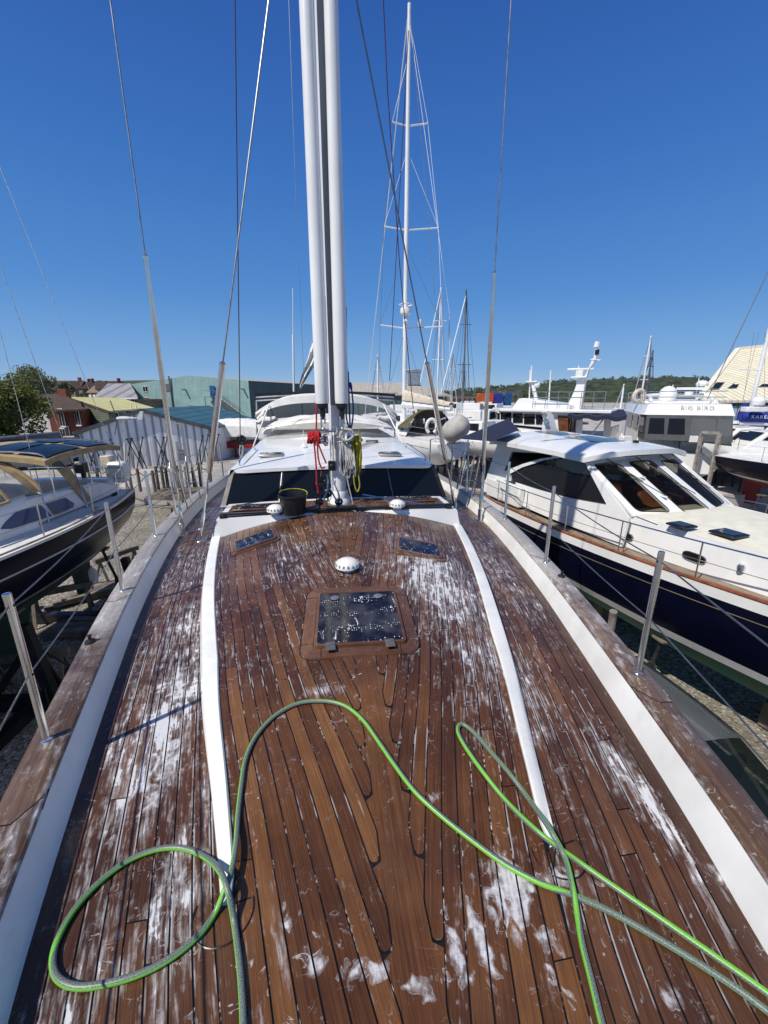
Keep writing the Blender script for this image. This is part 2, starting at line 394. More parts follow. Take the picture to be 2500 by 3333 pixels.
    rim = t.math('MULTIPLY', t.math('MULTIPLY', t.step(pd_, 0, .012), t.step(pd_, .04, .015)), t.step(t.noise(p, 30, 3), .42, .62, 0, .6))
    holes_ = t.step(vo.outputs['Distance'], .10, .18, .55, 1); c2 = t.mix(t.math('MULTIPLY', t.math('MAXIMUM', pm, rim), holes_), c2, t.mix(t.step(tex, .4, .7), (.42,.42,.45), (.72,.72,.74)))
    wetm = t.step(t.noise(p, 3.0, 4, .6), .35, .62)
    ro = t.math('ADD', t.math('MULTIPLY', wetm, -.25*wet), .40)
    ro = t.mix(Fm, ro, (.62,.62,.62))
    b = t.bsdf(Base_Color=c2, Roughness=ro)
    hh = t.math('ADD', t.math('MULTIPLY', g2, .5), t.math('MULTIPLY', f1, .9)); t.l(t.bump(hh, .35, .003), b.inputs['Normal'])
    return t.m
WOOD = [(.026,.010,.005),(.082,.031,.012),(.170,.074,.026),(.32,.17,.07)]
M['teak'] = teak('teak', WOOD)
M['teak_side'] = teak('teak_side', [(.024,.010,.005),(.070,.027,.011),(.140,.060,.023),(.26,.14,.065)], 1.0, .03, base=.15)
M['teak_trim'] = teak('teak_trim', [(.05,.022,.013),(.115,.05,.026),(.19,.095,.05),(.32,.19,.11)], .6, .05)
M['teak_margin'] = teak('teak_margin', [(.02,.009,.007),(.045,.02,.012),(.08,.035,.02),(.14,.07,.04)], .5, .0)
M['teak_rail'] = teak('teak_rail', [(.035,.018,.010),(.10,.055,.031),(.19,.118,.075),(.34,.24,.17)], 1.0, .06, .6, (2.1, 3.3), base=.36)
t = NT('caulk'); p = t.pos(); n = t.noise(p, 6, 4, .6, .5); n2 = t.noise(p, 60, 3)
b = t.bsdf(Base_Color=t.mix(t.math('MULTIPLY', t.step(n, .56, .64), t.step(n2, .4, .6)), (.008,.008,.010), (.55,.56,.58)), Roughness=.35); M['caulk'] = t.m
# hatch glass with soapy droplets in rows
t = NT('wet_glass'); p = t.pos(); vo = t.n('ShaderNodeTexVoronoi'); t.l(t.vmath('MULTIPLY', p, (1.15, .9, 1)), vo.inputs['Vector']); vo.inputs['Scale'].default_value = 54; vo.inputs['Randomness'].default_value = .28
sc_ = t.n('ShaderNodeSeparateColor'); t.l(vo.outputs['Color'], sc_.inputs[0]); rad_ = t.step(sc_.outputs[0], 0, 1, .09, .27)
pat = t.step(t.noise(p, 5, 3, .5), .36, .56, .5, 1)
dr = t.math('MULTIPLY', t.step(t.math('SUBTRACT', vo.outputs['Distance'], t.math('MULTIPLY', rad_, pat)), .05, -.05), t.step(sc_.outputs[1], .2, .35))
w_ = t.noise(t.vmath('MULTIPLY', p, (1, .22, 1)), 16, 3, .5, .6); st = t.math('MULTIPLY', t.step(t.math('ABSOLUTE', t.math('SUBTRACT', w_, .5)), .012, .004), t.step(t.noise(p, 6, 2), .54, .60))
dd = t.math('MAXIMUM', dr, st); fm = t.step(t.noise(p, 7, 5, .6), .4, .8, 0, .09)
b = t.bsdf(Base_Color=t.mix(t.math('MAXIMUM', dd, fm), (.008,.008,.016), (.72,.73,.76)), Roughness=t.mix(dd, (.08,.08,.08), (.5,.5,.5))); t.l(t.bump(dd, .6, .004), b.inputs['Normal']); M['wet_glass'] = t.m
# garden hose: grey braid with a bright green stripe running along it (uv.y = round the hose)
t = NT('hose'); uv = t.n('ShaderNodeUVMap', uv_map='uv').outputs[0]; sp = t.n('ShaderNodeSeparateXYZ'); t.l(uv, sp.inputs[0])
v = sp.outputs[1]; s1 = t.step(t.math('ABSOLUTE', v), .29, .25)
br = t.noise(t.vmath('MULTIPLY', uv, (260, 9, 1)), 1, 2); gr = t.mix(t.step(br, .35, .65), (.07,.10,.085), (.20,.245,.22))
gn = t.mix(t.step(br, .3, .7), (.13,.40,.045), (.20,.54,.075))
b = t.bsdf(Base_Color=t.mix(s1, gr, gn), Roughness=.38); t.l(t.bump(br, .25, .002), b.inputs['Normal']); M['hose'] = t.m
# gravel
t = NT('gravel'); p = t.pos(); vo = t.n('ShaderNodeTexVoronoi'); t.l(p, vo.inputs['Vector']); vo.inputs['Scale'].default_value = 22
s_ = t.n('ShaderNodeSeparateColor'); t.l(vo.outputs['Color'], s_.inputs[0])
n = t.noise(p, .35, 5, .6); c = t.ramp(s_.outputs[0], [(0, (.10,.09,.07)), (.5, (.26,.235,.19)), (.85, (.36,.33,.28)), (1, (.55,.53,.48))])
c = t.mix(t.step(n, .45, .65, 0, .55), c, (.13,.115,.085)); b = t.bsdf(Base_Color=c, Roughness=.9)
t.l(t.bump(vo.outputs['Distance'], .9, .03), b.inputs['Normal']); M['gravel'] = t.m
# leaves
def leafmat(name, a, b_, d):
    t = NT(name); n = t.noise(t.pos(), .55, 4, .6); n2 = t.noise(t.pos(), 9, 2)
    b = t.bsdf(Base_Color=t.mix(t.step(t.math('ADD', t.math('MULTIPLY', n, .7), t.math('MULTIPLY', n2, .3)), .35, .65), a, b_), Roughness=.6)
    b.inputs['Subsurface Weight'].default_value = 0
    tl = t.n('ShaderNodeBsdfTranslucent'); tl.inputs[0].default_value = (*d, 1); m = t.n('ShaderNodeMixShader'); m.inputs[0].default_value = .3
    t.l(b.outputs[0], m.inputs[1]); t.l(tl.outputs[0], m.inputs[2]); t.l(m.outputs[0], t.out.inputs[0]); return t.m
M['leaf_dark'] = leafmat('leaf_dark', (.035,.055,.010), (.13,.16,.028), (.18,.2,.03))
M['leaf_pale'] = leafmat('leaf_pale', (.09,.11,.045), (.17,.19,.08), (.15,.18,.06))
M['leaf_mid'] = leafmat('leaf_mid', (.03,.055,.02), (.075,.11,.035), (.1,.14,.04))
M['leaf_ridge'] = leafmat('leaf_ridge', (.045,.065,.03), (.11,.13,.055), (.08,.1,.04))

# ------------------------------------------------------------------ setting
def struct(name, mb, m, **k): return mb.build(name, m, None, kind='structure', **k)
struct('ground', MB().grid(lambda a, b: Vector((-1500+3000*a, -300+2600*b, 0)), 1, 1), M['gravel'], smooth=False)
# concrete quay, a step up from the gravel, edge runs across behind the yacht
qa = Cw(-70, 24.4, 0); qb = Cw(80, 15.9, 0)
struct('quay', MB().prism([(qa.x, qa.y, .02), (qb.x, qb.y, .02), (300, 280, .02), (-300, 280, .02)], (0, 0, .96)), M['concrete'], smooth=False)
# low hill with the old town, and the wooded ridge across the river
def hill(name, pts, depth, m):
    def fn(a, b):
        k = a*(len(pts)-1); i = min(int(k), len(pts)-2); f = k-i
        (x0, z0, d0), (x1, z1, d1) = pts[i], pts[i+1]; x = x0+(x1-x0)*f; z = z0+(z1-z0)*f; d = d0+(d1-d0)*f
        e = (0, .35, .8, 1, .95, .6, 0)[int(b*6)]
        return Cw(x, d-depth*.5+depth*b, z*e+.01)
    return struct(name, MB().grid(fn, 40, 6), m)
dm('wood_floor', (.035,.05,.02), .9, var=.5, scale=.12)
dm('hill_grass', (.07,.08,.035), .9, var=.3, scale=.1)
hill('hill', [(-330,2,190),(-260,9,200),(-200,13.5,210),(-150,12.8,215),(-110,14,225),(-85,13,230),(-40,3,235)], 130, M['hill_grass'])
hill('wooded_ridge', [(-60,2,560),(20,6,560),(60,7,560),(110,12,540),(150,17,520),(210,22,500),(260,24,480),(330,26,470),(430,20,470),(520,10,470)], 200, M['wood_floor'])

# ------------------------------------------------------------------ our yacht
yacht = thing('sailing_yacht', 'large sailing yacht with soapy wet teak foredeck, white mast and dark wraparound windscreen', 'sailing yacht', (0, 5, 0))
hb = hermite([(-2.4,.10),(-1.5,.45),(-.6,.76),(0,.95),(.7,1.125),(1,1.215),(1.5,1.345),(2,1.465),(2.5,1.58),(3,1.69),(3.5,1.785),(4.3,1.92),(5.2,2.04),(6,2.11),(7,2.17),(8,2.2),(10,2.18),(12,2.02),(14,1.7)])
hr = lambda Y: hb(Y)+.20
zs = lambda Y: 3.9-(.006*max(0, min(Y, 8)-4)**2)-(.03*max(0, Y-8))
fo = hermite([(.0,.36),(.6,.51),(1.08,.638),(1.48,.76),(2.05,.945),(2.7,1.12),(3.4,1.285),(4.2,1.43),(5.0,1.53),(6,1.56),(9,1.55),(12,1.4)])
fi = lambda Y: fo(Y)-.03-.025*min(1, max(0, (Y-1.05)/.12))-min(.065, .05*max(0, Y-1.1))
fp = lambda Y: fo(Y)-.055-.0325*(max(0, Y-.9)**2/(max(0, Y-.9)+.5) if Y < 2.6 else 1.3136+.9*(Y-2.6)*0)*.9
he = lambda Y: .02+max(0, Y-1.08)*.042
cbf = lambda Y: .237*max(0, (Y-1.08)/3.52)**1.2
def zt(X, Y):
    if Y < 1.08: return zs(Y)+.002
    return zs(Y)+he(Y)*min(1, (Y-1.06)/.3)+cbf(Y)*(1-min(1, (X/max(.1, fi(Y)))**2))
SS = [(-2.35+i*.25) for i in range(66)]
# hull
def hull_pt(sd, Y, k):
    zt_, zb = zs(Y)+.13, 2.05-1.15*max(0, 1-abs((Y-6)/8.5))**.6
    q = k/9; z = zt_+(zb-zt_)*q; b = hr(Y)*(max(0, 1-q**2.6))**.75*(1-.22*q*max(0, 1-(Y+2.35)/5))
    return Vector((sd*b, Y, z))
m = MB()
for sd in (-1, 1): m.grid(lambda a, b: hull_pt(sd, SS[int(round(a*65))], b*9), 65, 9)
m.build('hull', M['gelcoat'], yacht)
MB().box((0, 6.5, .95), (.5, 4.5, 1.7)).build('keel', M['dark_green_bottom'], yacht, bevel=.08)
# caulked base under the planks
m = MB(); m.grid(lambda a, b: Vector(((2*b-1)*(hb(SS[int(round(a*65))])+.03), SS[int(round(a*65))], zs(SS[int(round(a*65))])-.004)), 65, 24)
m.build('deck_caulking', M['caulk'], yacht)
YT = [1.06+i*.0902 for i in range(41)]   # to 4.67
m = MB(); m.grid(lambda a, b: (lambda Y: Vector(((2*b-1)*fi(Y), Y, zt((2*b-1)*fi(Y), Y)-.004)))(YT[int(round(a*40))]), 40, 24)
m.build('coachroof_caulking', M['caulk'], yacht)

class Planks(MB):
    def __init__(s): super().__init__(); s.uv = []; s.c = []
    def strip(s, ys, xo, xi, zf, nx=1, seed=None):
        """quads between two edges x=xo(Y), x=xi(Y)"""
        r1, r2 = R.random(), R.random(); n0 = len(s.v); k = nx+1
        for Y in ys:
            a, b = xo(Y), xi(Y)
            for j in range(k):
                x = a+(b-a)*j/nx; s.v.append(Vector((x, Y, zf(x, Y)))); s.uv.append((Y, abs(x-a))); s.c.append((r1, r2, 0, 1))
        for i in range(len(ys)-1):
            for j in range(nx): s.f.append((n0+i*k+j, n0+i*k+j+1, n0+(i+1)*k+j+1, n0+(i+1)*k+j))
def frange(a, b, st):
    n = max(1, int(math.ceil((b-a)/st))); return [a+(b-a)*i/n for i in range(n+1)]
PW, GAP = .0695, .0031
# side decks
side = Planks(); margin = Planks()
for sd in (-1, 1):
    zf = lambda x, Y: zs(Y)
    margin.strip(frange(-2.2, 13.5, .1), lambda Y: sd*(hb(Y)+.02), lambda Y: sd*(hb(Y)-.085), zf)
    for i in range(12):
        Y0 = -1.4; cuts = [Y0]; y = Y0+R.uniform(.8, 3)
        while y < 13: cuts.append(y); y += R.uniform(2.2, 4.2)
        cuts.append(13.2)
        for a, b in zip(cuts[:-1], cuts[1:]):
            xo = lambda Y: hb(Y)-.088-i*PW-GAP; xi = lambda Y: hb(Y)-.088-(i+1)*PW+GAP
            runs = [[]]
            for Y in frange(a+.0025, b-.0025, .025):
                lim = fo(Y) if Y > 1.07 else (fp(Y)+GAP)
                if xo(Y) > lim+.002: runs[-1].append(Y)
                elif runs[-1]: runs.append([])
            for run in runs:
                if len(run) > 1: side.strip(run, lambda Y: sd*xo(Y), lambda Y: sd*max(xi(Y), fo(Y)+.001 if Y > 1.07 else fp(Y)+GAP), zf)
side.build('side_deck', M['teak_side'], yacht, smooth=False); margin.c = [(a, b, 1, 1) for a, b, _, _ in margin.c]; margin.build('margin_board', M['teak_margin'], yacht, smooth=False)
# coachroof and foredeck planking, nibbed into the king plank
top = Planks(); king = Planks(); K0 = .066; YE = 4.595
for sd in (-1, 1):
    nib = []
    for i in range(26):
        xo = lambda Y: fp(Y)-i*PW-GAP; xi = lambda Y: fp(Y)-(i+1)*PW+GAP
        ok = [Y for Y in frange(-1.3, YE, .02) if xo(Y)-K0 > .45*PW]
        if len(ok) < 2: continue
        nib.append((ok[0], i))
        y0 = ok[0]; r = [y0, y0+.004, y0+.011]+[Y for Y in ok if Y > y0+.015]
        def xi2(Y):
            e = max(xi(Y), K0+GAP); d = Y-y0
            if d < .011: e = min(xo(Y)-.004, e+(.006 if d > .002 else .012))
            return e
        def xo2(Y):
            d = Y-y0; return xo(Y)-(0 if d > .01 else (.003 if d > .002 else .008))
        cut = y0+R.uniform(1.4, 3.2); parts = [[Y for Y in r if Y < cut-.004]+[cut-.002], [cut+.002]+[Y for Y in r if Y > cut+.004]] if cut < YE-.2 else [r]
        for q in parts:
            if len(q) > 1: top.strip(q, lambda Y: sd*xo2(Y), lambda Y: sd*xi2(Y), lambda x, Y: zt(x, Y))
    nib.sort()
    def kb(Y):
        b = K0
        for y0, i in nib:
            xb = fp(Y)-i*PW
            if Y < y0-.004 and K0 < xb < K0+.52*PW: b = max(b, xb)
        return b-GAP*.9
    king.strip(frange(-1.3, YE, .02), lambda Y: sd*kb(Y), lambda Y: 0, lambda x, Y: zt(x, Y))
# one tone for the king plank, both halves
king.uv = [(p.y, p.x+.5) for p in king.v]; king.c = [(.55, .4, 1, 1)]*len(king.c)
top.build('coachroof_deck', M['teak'], yacht, smooth=False); king.build('king_plank', M['teak'], yacht, smooth=False)
# white coaming mouldings along the coachroof
for sd in (-1, 1):
    ys = [1.065, 1.075, 1.10, 1.15]+frange(1.2, 5.2, .1)
    def prof(Y):
        w = fo(Y)-fi(Y); e = he(Y)*min(1, (Y-1.06)/.3); k = min(1, (Y-1.055)/.05); z0 = zs(Y)-.003; z1 = zs(Y)+max(.012, e+.014)*k
        return [(fo(Y), z0), (fo(Y)-.004, z0+(z1-z0)*.5), (fo(Y)-.012-.08*w, z1-.012*k), (fo(Y)-.30*w-.012, z1-.002*k), (fi(Y)+.008, z1+.003*k), (fi(Y)+.001, z1-.004), (fi(Y)-.002, zt(fi(Y), Y)-.01)]
    m = MB(); m.grid(lambda a, b: (lambda Y: Vector((sd*prof(Y)[int(round(b*6))][0]*(1 if Y > 1.07 else .99), Y, prof(Y)[int(round(b*6))][1])))(ys[int(round(a*(len(ys)-1)))]), len(ys)-1, 6)
    m.build('coaming', M['coaming_white'], yacht, ang=28)
    # curved pad of caulk and teak where the moulding dies into the deck
    c = Vector((sd*.62, 1.045, zs(1)+.002)); m = MB()
    m.tube([c+Vector((.10*math.cos(a), .095*math.sin(a), 0)) for a in [rad(160+q*10) for q in range(23)]], .0032, 5)
    m.tube([c+Vector((0, .02, 0)), c+Vector((-.05, -.05, 0))], .003, 5); m.tube([c+Vector((.02, .02, 0)), c+Vector((.085, .03, 0))], .003, 5)
    m.build('caulk_line', M['caulk'], yacht)
# bulwark: white inner face, weathered cap rail
for sd in (-1, 1):
    ys = frange(-2.2, 13.5, .12); n = len(ys)-1
    pf = lambda Y: [(hb(Y)-.012, zs(Y)-.002), (hb(Y)+.016, zs(Y)+.085), (hb(Y)+.042, zs(Y)+.140), (hb(Y)+.07, zs(Y)+.142)]
    MB().grid(lambda a, b: Vector((sd*pf(ys[int(round(a*n))])[int(round(b*3))][0], ys[int(round(a*n))], pf(ys[int(round(a*n))])[int(round(b*3))][1])), n, 3).build('bulwark', M['bulwark_white'], yacht, ang=20)
    pr = Planks(); cp = [(.038, .139), (.038, .150), (.048, .158), (.12, .162), (.19, .158), (.206, .146), (.206, .10)]
    cuts = [-2.2, 1.62 if sd < 0 else 1.60, 3.52, 5.9, 9.4, 13.4] if sd > 0 else [-2.2, 1.42, 3.24, 5.6, 9.2, 13.4]
    for a0, b0 in zip(cuts[:-1], cuts[1:]):
        r1, r2 = R.random(), R.random(); yy = frange(a0, b0, .08); n0 = len(pr.v); k = len(cp)
        for i, Y in enumerate(yy):
            for j, (dx, dz) in enumerate(cp):
                y2 = Y+(.085*math.sin(j*1.35) if i == len(yy)-1 else (.085*math.sin(j*1.35)+.004 if i == 0 else 0))
                x = sd*(hb(y2)+dx); pr.v.append(Vector((x, y2, zs(Y)+dz))); pr.uv.append((y2*.7, dx*.45+.5)); pr.c.append((r1, r2, 0, 1))
        for i in range(len(yy)-1):
            for j in range(k-1): pr.f.append((n0+i*k+j, n0+i*k+j+1, n0+(i+1)*k+j+1, n0+(i+1)*k+j))
    rail = pr.build('cap_rail', M['teak_rail'], yacht, ang=60)
    for Y in cuts[1:-1]:
        m = MB(); m.tube([(sd*(hb(Y+.085*math.sin(j*1.35))+dx), Y+.086*math.sin(j*1.35), zs(Y)+dz+.0008) for j, (dx, dz) in enumerate(cp)], .0025, 5)
        m.build('scarf_joint', M['caulk'], rail)
    for fy in ((2.75, 3.05)[sd > 0], ):
        Y = fy if sd > 0 else 2.6; q = Vector((sd*(hb(Y)+.15), Y, zs(Y)+.16))
        MB().lathe([(.035, 0), (.03, .012), (.012, .02), (.009, .04), (.014, .05), (.0, .056)], q, 12).build('fairlead', M['black_plastic'], rail)

# stanchions and guard wires
ST = [(1.77, 1.54), (3.37, 1.88), (4.82, 2.135)]
for sd in (-1, 1):
    tops = []; mids = []
    for Y, X in ST:
        b = Vector((sd*X, Y, zs(Y)+.155)); r = .0165
        s_ = MB().lathe([(.025, 0), (.025, .005), (r+.003, .010), (r, .02), (r, .745), (r*.9, .755), (0, .757)], b, 16).build('stanchion', M['steel'], yacht)
        m = MB()
        for z in (.70, .36): m.tube([b+Vector((-.0175, 0, z)), b+Vector((.0175, 0, z))], .006, 10)
        m.build('wire_hole', M['black_rubber'], s_)
        tops.append(b+Vector((0, 0, .70))); mids.append(b+Vector((0, 0, .36)))
    gate = [Vector((sd*2.20, 6.0, zs(6)+.86)), Vector((sd*2.2, 6.0, zs(6)+.5))]
    aft = [Vector((sd*2.33, 8.5, zs(8)+.84)), Vector((sd*2.33, 8.5, zs(8)+.48))]
    bow = [Vector((sd*.75, -1.0, 4.74)), Vector((sd*.75, -1.0, 4.4))]
    for k, L in enumerate((tops, mids)):
        m = MB(); pts = [bow[k]]+L+[gate[k], aft[k]]
        for a, b in zip(pts[:-1], pts[1:]):
            m.tube([a+(b-a)*q-Vector((0, 0, .02*4*q*(1-q))) for q in [i/6 for i in range(7)]], .0042 if k == 0 else .0038, 6)
        m.build('guard_wire', M['steel_wire'], yacht)
    # boarding gate braces
    g = MB(); x = sd*2.20
    for y in (5.75, 6.45):
        g.tube([(x, y, zs(y)+.15), (x, y, zs(y)+.8), (x, y+.05, zs(y)+.86), (x-sd*.02, y+.16, zs(y)+.84), (x-sd*.04, y+.36, zs(y)+.15)], .0145, 10)
        g.tube([(x, y, zs(y)+.45), (x-sd*.03, y+.27, zs(y)+.45)], .011, 8)
    g.build('gate_stanchion', M['steel'], yacht)
    for y in (7.6, 9.2): MB().tube([(sd*2.31, y, zs(y)+.15), (sd*2.31, y, zs(y)+.88)], .015, 10).build('stanchion', M['steel'], yacht)

# hatches on the coachroof
def hatch(name, c, w, l, rot, glassmat, fw, hinges=True, lift=.0, tiltx=0):
    cx, cy = c; cr, sr = math.cos(rot), math.sin(rot)
    def S(x, y, dz): X = cx+x*cr-y*sr; Y = cy+x*sr+y*cr; return Vector((X, Y, zt(X, Y)+dz+lift))
    def rr(w_, l_, r, k=5):
        out = []
        for sx, sy, a0 in ((1, 1, 0), (-1, 1, 90), (-1, -1, 180), (1, -1, 270)):
            for i in range(k+1):
                a = rad(a0+90*i/k); out.append((sx*(w_/2-r)+r*math.cos(a), sy*(l_/2-r)+r*math.sin(a)))
        return out
    def ring(W, L, r, wi, li, ri, z0, z1, zi):
        pl = Planks(); o_ = rr(W, L, r); i_ = rr(wi, li, ri); n = len(o_); n0 = 0
        for z, rg, uo in ((z0, o_, 0), (z1, [(a*.985, b*.985) for a, b in o_], .004), (z1, i_, .07), (zi, [(a*.99, b*.99) for a, b in i_], .075)):
            for x, y in rg:
                pl.v.append(S(x, y, z)); long = abs(x)/wi > abs(y)/li; pl.uv.append((y, x+9) if long else (x, y+9))
                q = .3 if x > wi/2-.01 else (.9 if x < -wi/2+.01 else .6); pl.c.append((q if long else q*.5, .3+.3*(y > 0), 0, 1))
        for k in range(3):
            for i in range(n): pl.f.append((k*n+i, k*n+(i+1) % n, (k+1)*n+(i+1) % n, (k+1)*n+i))
        return pl
    h = ring(w+2*fw, l+2*fw, fw*.95, w+.045, l+.045, .03, -.012, .012, -.01).build(name, M['teak_trim'], yacht, ang=25)
    m = MB()   # mitre joints and outline of the wooden surround
    for sx in (-1, 1):
        for sy in (-1, 1):
            m.tube([S(sx*(w/2-.03), sy*(l/2+.02), .0125), S(sx*(w/2-.03), sy*(l/2+fw-.004), .0125)], .0022, 4)
            m.tube([S(sx*(w/2+.02), sy*(l/2-.03), .0125), S(sx*(w/2+fw-.004), sy*(l/2-.03), .0125)], .0022, 4)
    o_ = rr(w+2*fw+.006, l+2*fw+.006, fw*.95); m.tube([S(x, y, .001) for x, y in o_], .003, 4, closed=True)
    m.build('caulk_line', M['caulk'], h)
    ring(w+.043, l+.043, .03, w-.004, l-.004, .02, .0, .030, .02).build('hatch_frame', M['teak_trim'], h, ang=25)
    g = MB(); gr = rr(w-.004, l-.004, .02); g.add([S(x, y, .026) for x, y in gr], [tuple(range(len(gr)))]); g.build('hatch_glass', glassmat, h, smooth=False)
    if hinges:
        for sx in (-.34, .33):
            g = MB(); p = S(sx*w, -l/2-.035, .034); g.box(p, (.062, .085, .008)); g.tube([p+Vector((-.031, .012, .005)), p+Vector((.031, .012, .005))], .007, 8)
            g.build('hinge', M['slate'], h, bevel=.003)
        for sx in (-.30, .28):
            p = S(sx*w, l/2-.075, .026); g = MB(); g.lathe([(.034, 0), (.034, .005), (.028, .008), (.0, .008)], p, 20); g.bar(p+Vector((-.024, 0, .012)), p+Vector((.024, 0, .012)), .012, .008)
            g.build('hatch_handle', M['alloy'], h)
    return h
hatch('main_hatch', (0, 2.615), .57, .585, rad(-3), M['wet_glass'], .105)
hatch('side_hatch', (-.93, 4.16), .38, .24, rad(14), M['wet_glass'], .055, False)
hatch('side_hatch', (.71, 3.70), .40, .27, rad(-12), M['wet_glass'], .055, False)
def vent(p, r=.105):
    v = MB().lathe([(r*.55, 0), (r*.55, .03), (r, .034), (r*1.0, .045), (r*.9, .075), (r*.62, .098), (r*.3, .108), (0, .110)], p, 32).build('deck_vent', M['gelcoat'], yacht, ang=60)
    s = MB()
    for k in range(16):
        a = rad(k*22.5); d = Vector((math.cos(a), math.sin(a), 0)); s.ball(Vector(p)+d*r*.945+Vector((0, 0, .062)), .012, 8, 6, (.8, .8, 1.3))
    s.build('vent_slot', M['grey_canvas'], v)
vent((-.03, 3.3, zt(-.03, 3.3)-.005))

# riser up to the mast platform
PL = lambda X: 4.292-.03*(X/1.4)**2
m = MB(); m.grid(lambda a, b: (lambda X: Vector((X*(1-.03*b), 4.6+.03*b, zt(min(abs(X), fi(4.6)-.001), 4.59)-.006+b*(PL(X)+.002-zt(min(abs(X), fi(4.6)-.001), 4.59)+.006))))(-1.45+2.9*a), 30, 2)
m.grid(lambda a, b: Vector(((-1.407+2.814*a), 4.63+.71*b, PL(-1.407+2.814*a)+.001)), 20, 2)
for sd in (-1, 1): m.grid(lambda a, b: Vector((sd*(1.407+.1*b*(1-.4*a)), 4.615+.73*a, PL(1.4)+.001-b*.36)), 4, 2)
m.build('mast_platform', M['gelcoat'], yacht, ang=40)
m = MB(); m.grid(lambda a, b: Vector((-1.34+2.68*a, 4.71+.53*b, PL(-1.34+2.68*a)+.003)), 20, 2); m.build('platform_caulking', M['caulk'], yacht)
pl = Planks(); n = 50
for i in range(n):
    x0 = -1.335+2.67*i/n+.002; x1 = -1.335+2.67*(i+1)/n-.002
    pl.strip([4.715, 5.235], lambda Y: x0, lambda Y: x1, lambda x, Y: PL(x)+.006)
pl.build('platform_deck', M['teak_trim'], yacht, smooth=False)
for sx, c in ((-1, (-1.0, 5.02)), (1, (.95, 5.1))):
    p = Vector((c[0], c[1], PL(c[0])+.006)); h = MB().box(p+Vector((0, 0, .012)), (.56, .26, .024)).build('platform_hatch', M['teak_trim'], yacht, bevel=.01)
    MB().box(p+Vector((0, 0, .028)), (.44, .17, .012)).build('hatch_glass', M['wet_glass'], h, bevel=.003)
vent(Pz(897, 1672, 4.31), .095); vent(Pz(1293, 1655, 4.31), .095)
tr = MB(); tr.box((0, 4.69, PL(0)+.022), (2.74, .045, .03)); tr.box((0, 4.69, PL(0)+.045), (.36, .075, .03))
for x in (-1.34, -.6, .55, 1.32): tr.box((x, 4.69, PL(x)+.025), (.07, .07, .04))
track = tr.build('staysail_track', M['black_plastic'], yacht, bevel=.004)
def block(c, r, ax=(0, 1, .2), parent=None):
    m = MB(); A = Vector(ax).normalized(); u = A.orthogonal().normalized(); w = A.cross(u)
    m.tube([Vector(c)+(u*math.cos(rad(a))+w*math.sin(rad(a)))*r*.72 for a in range(0, 360, 20)], r*.33, 8, closed=True); m.lathe([(r*.3, -.02), (r*.3, .02)], c, 12, ax)
    m.bar(Vector(c)-Vector((0, 0, r)), Vector(c)-Vector((0, 0, r*1.9)), .02); return m.build('block', M['black_plastic'], parent or yacht)
for q in ((1040, 1633), (1103, 1633)): block(Py(q[0], q[1], 4.72), .048, parent=track)
block(Py(1067, 1605, 4.86), .055)
MB().tube([Py(1067, 1545, 5.0)+Vector((.01*(i % 2), 0, 0)) for i in range(1)]+[Py(1064, 1548, 4.98), Py(1068, 1565, 4.92), Py(1066, 1590, 4.88)], .011, 8).build('shackle', M['steel'], yacht)
# blue control lines over the track
m = MB()
for pts in ([(735, 1688), (850, 1676), (950, 1664), (1035, 1645)], [(1108, 1645), (1200, 1652), (1330, 1651), (1465, 1655)], [(1180, 1610), (1290, 1628), (1400, 1645), (1465, 1652)], [(1053, 1632), (1060, 1610), (1068, 1595)], [(1080, 1600), (1090, 1620), (1098, 1636)]):
    m.tube(spline([Py(x, y, 4.70+(.25 if y < 1640 and x > 1150 else 0)) for x, y in pts], 5), .0095, 7)
tag(m.build('control_line', M['rope_blue']), 'blue braided control lines stretched across the black track in front of the mast', 'rope')

# mast, collar, track
MY = 5.2
def oval(z, a, b, cy=MY, n=28): return [(a*math.cos(2*math.pi*k/n), cy+b*math.sin(2*math.pi*k/n), z) for k in range(n)]
mast = MB(); zz = [4.29, 4.5, 5.2, 7, 10, 14, 20, 25.5]; vs = [p for z in zz for p in oval(z, .098-.001*(z-4), .17-.002*(z-4))]
mast.add(vs, [(i*28+k, i*28+(k+1) % 28, (i+1)*28+(k+1) % 28, (i+1)*28+k) for i in range(len(zz)-1) for k in range(28)]); mast = mast.build('mast', M['mast_white'], yacht)
MB().box((0, MY-.175, 15.2), (.150, .05, 19.4)).build('mast_track_shade', M['mast_shade_grey'], mast, bevel=.006)  # track widened and darkened to paint the left pole's shadow on the mast
col_ = MB(); vs = [p for z, k in ((4.29, 1.5), (4.33, 1.42), (4.36, 1.2), (4.42, 1.14), (4.45, 1.02)) for p in oval(z, .105*k*(1+.0), .175*k)]
col_.add(vs, [(i*28+k, i*28+(k+1) % 28, (i+1)*28+(k+1) % 28, (i+1)*28+k) for i in range(4) for k in range(28)]); col_.build('mast_boot', M['canvas_white'], mast)
b = MB()
for x in (-.085, .075): b.box((x, MY-.175, 4.78), (.085, .05, .12)); b.lathe([(.032, 0), (.032, .03), (.018, .035), (.018, .045), (0, .045)], (x, MY-.2, 4.78), 14, (0, -1, 0))
b.build('clutch_block', M['black_plastic'], mast, bevel=.005)
b = MB()
for x in (-.065, -.035, .02, .06): b.tube([(x, MY-.185-.002*i, z) for i, z in enumerate((5.15, 5.0, 4.84))], .011, 8)
b.build('halyard_tail', M['rope_grey'], mast)
MB().tube([(-.15, 4.98, 5.20), (.13, 4.98, 5.20)], .012, 8).build('pole_bracket', M['steel'], mast)
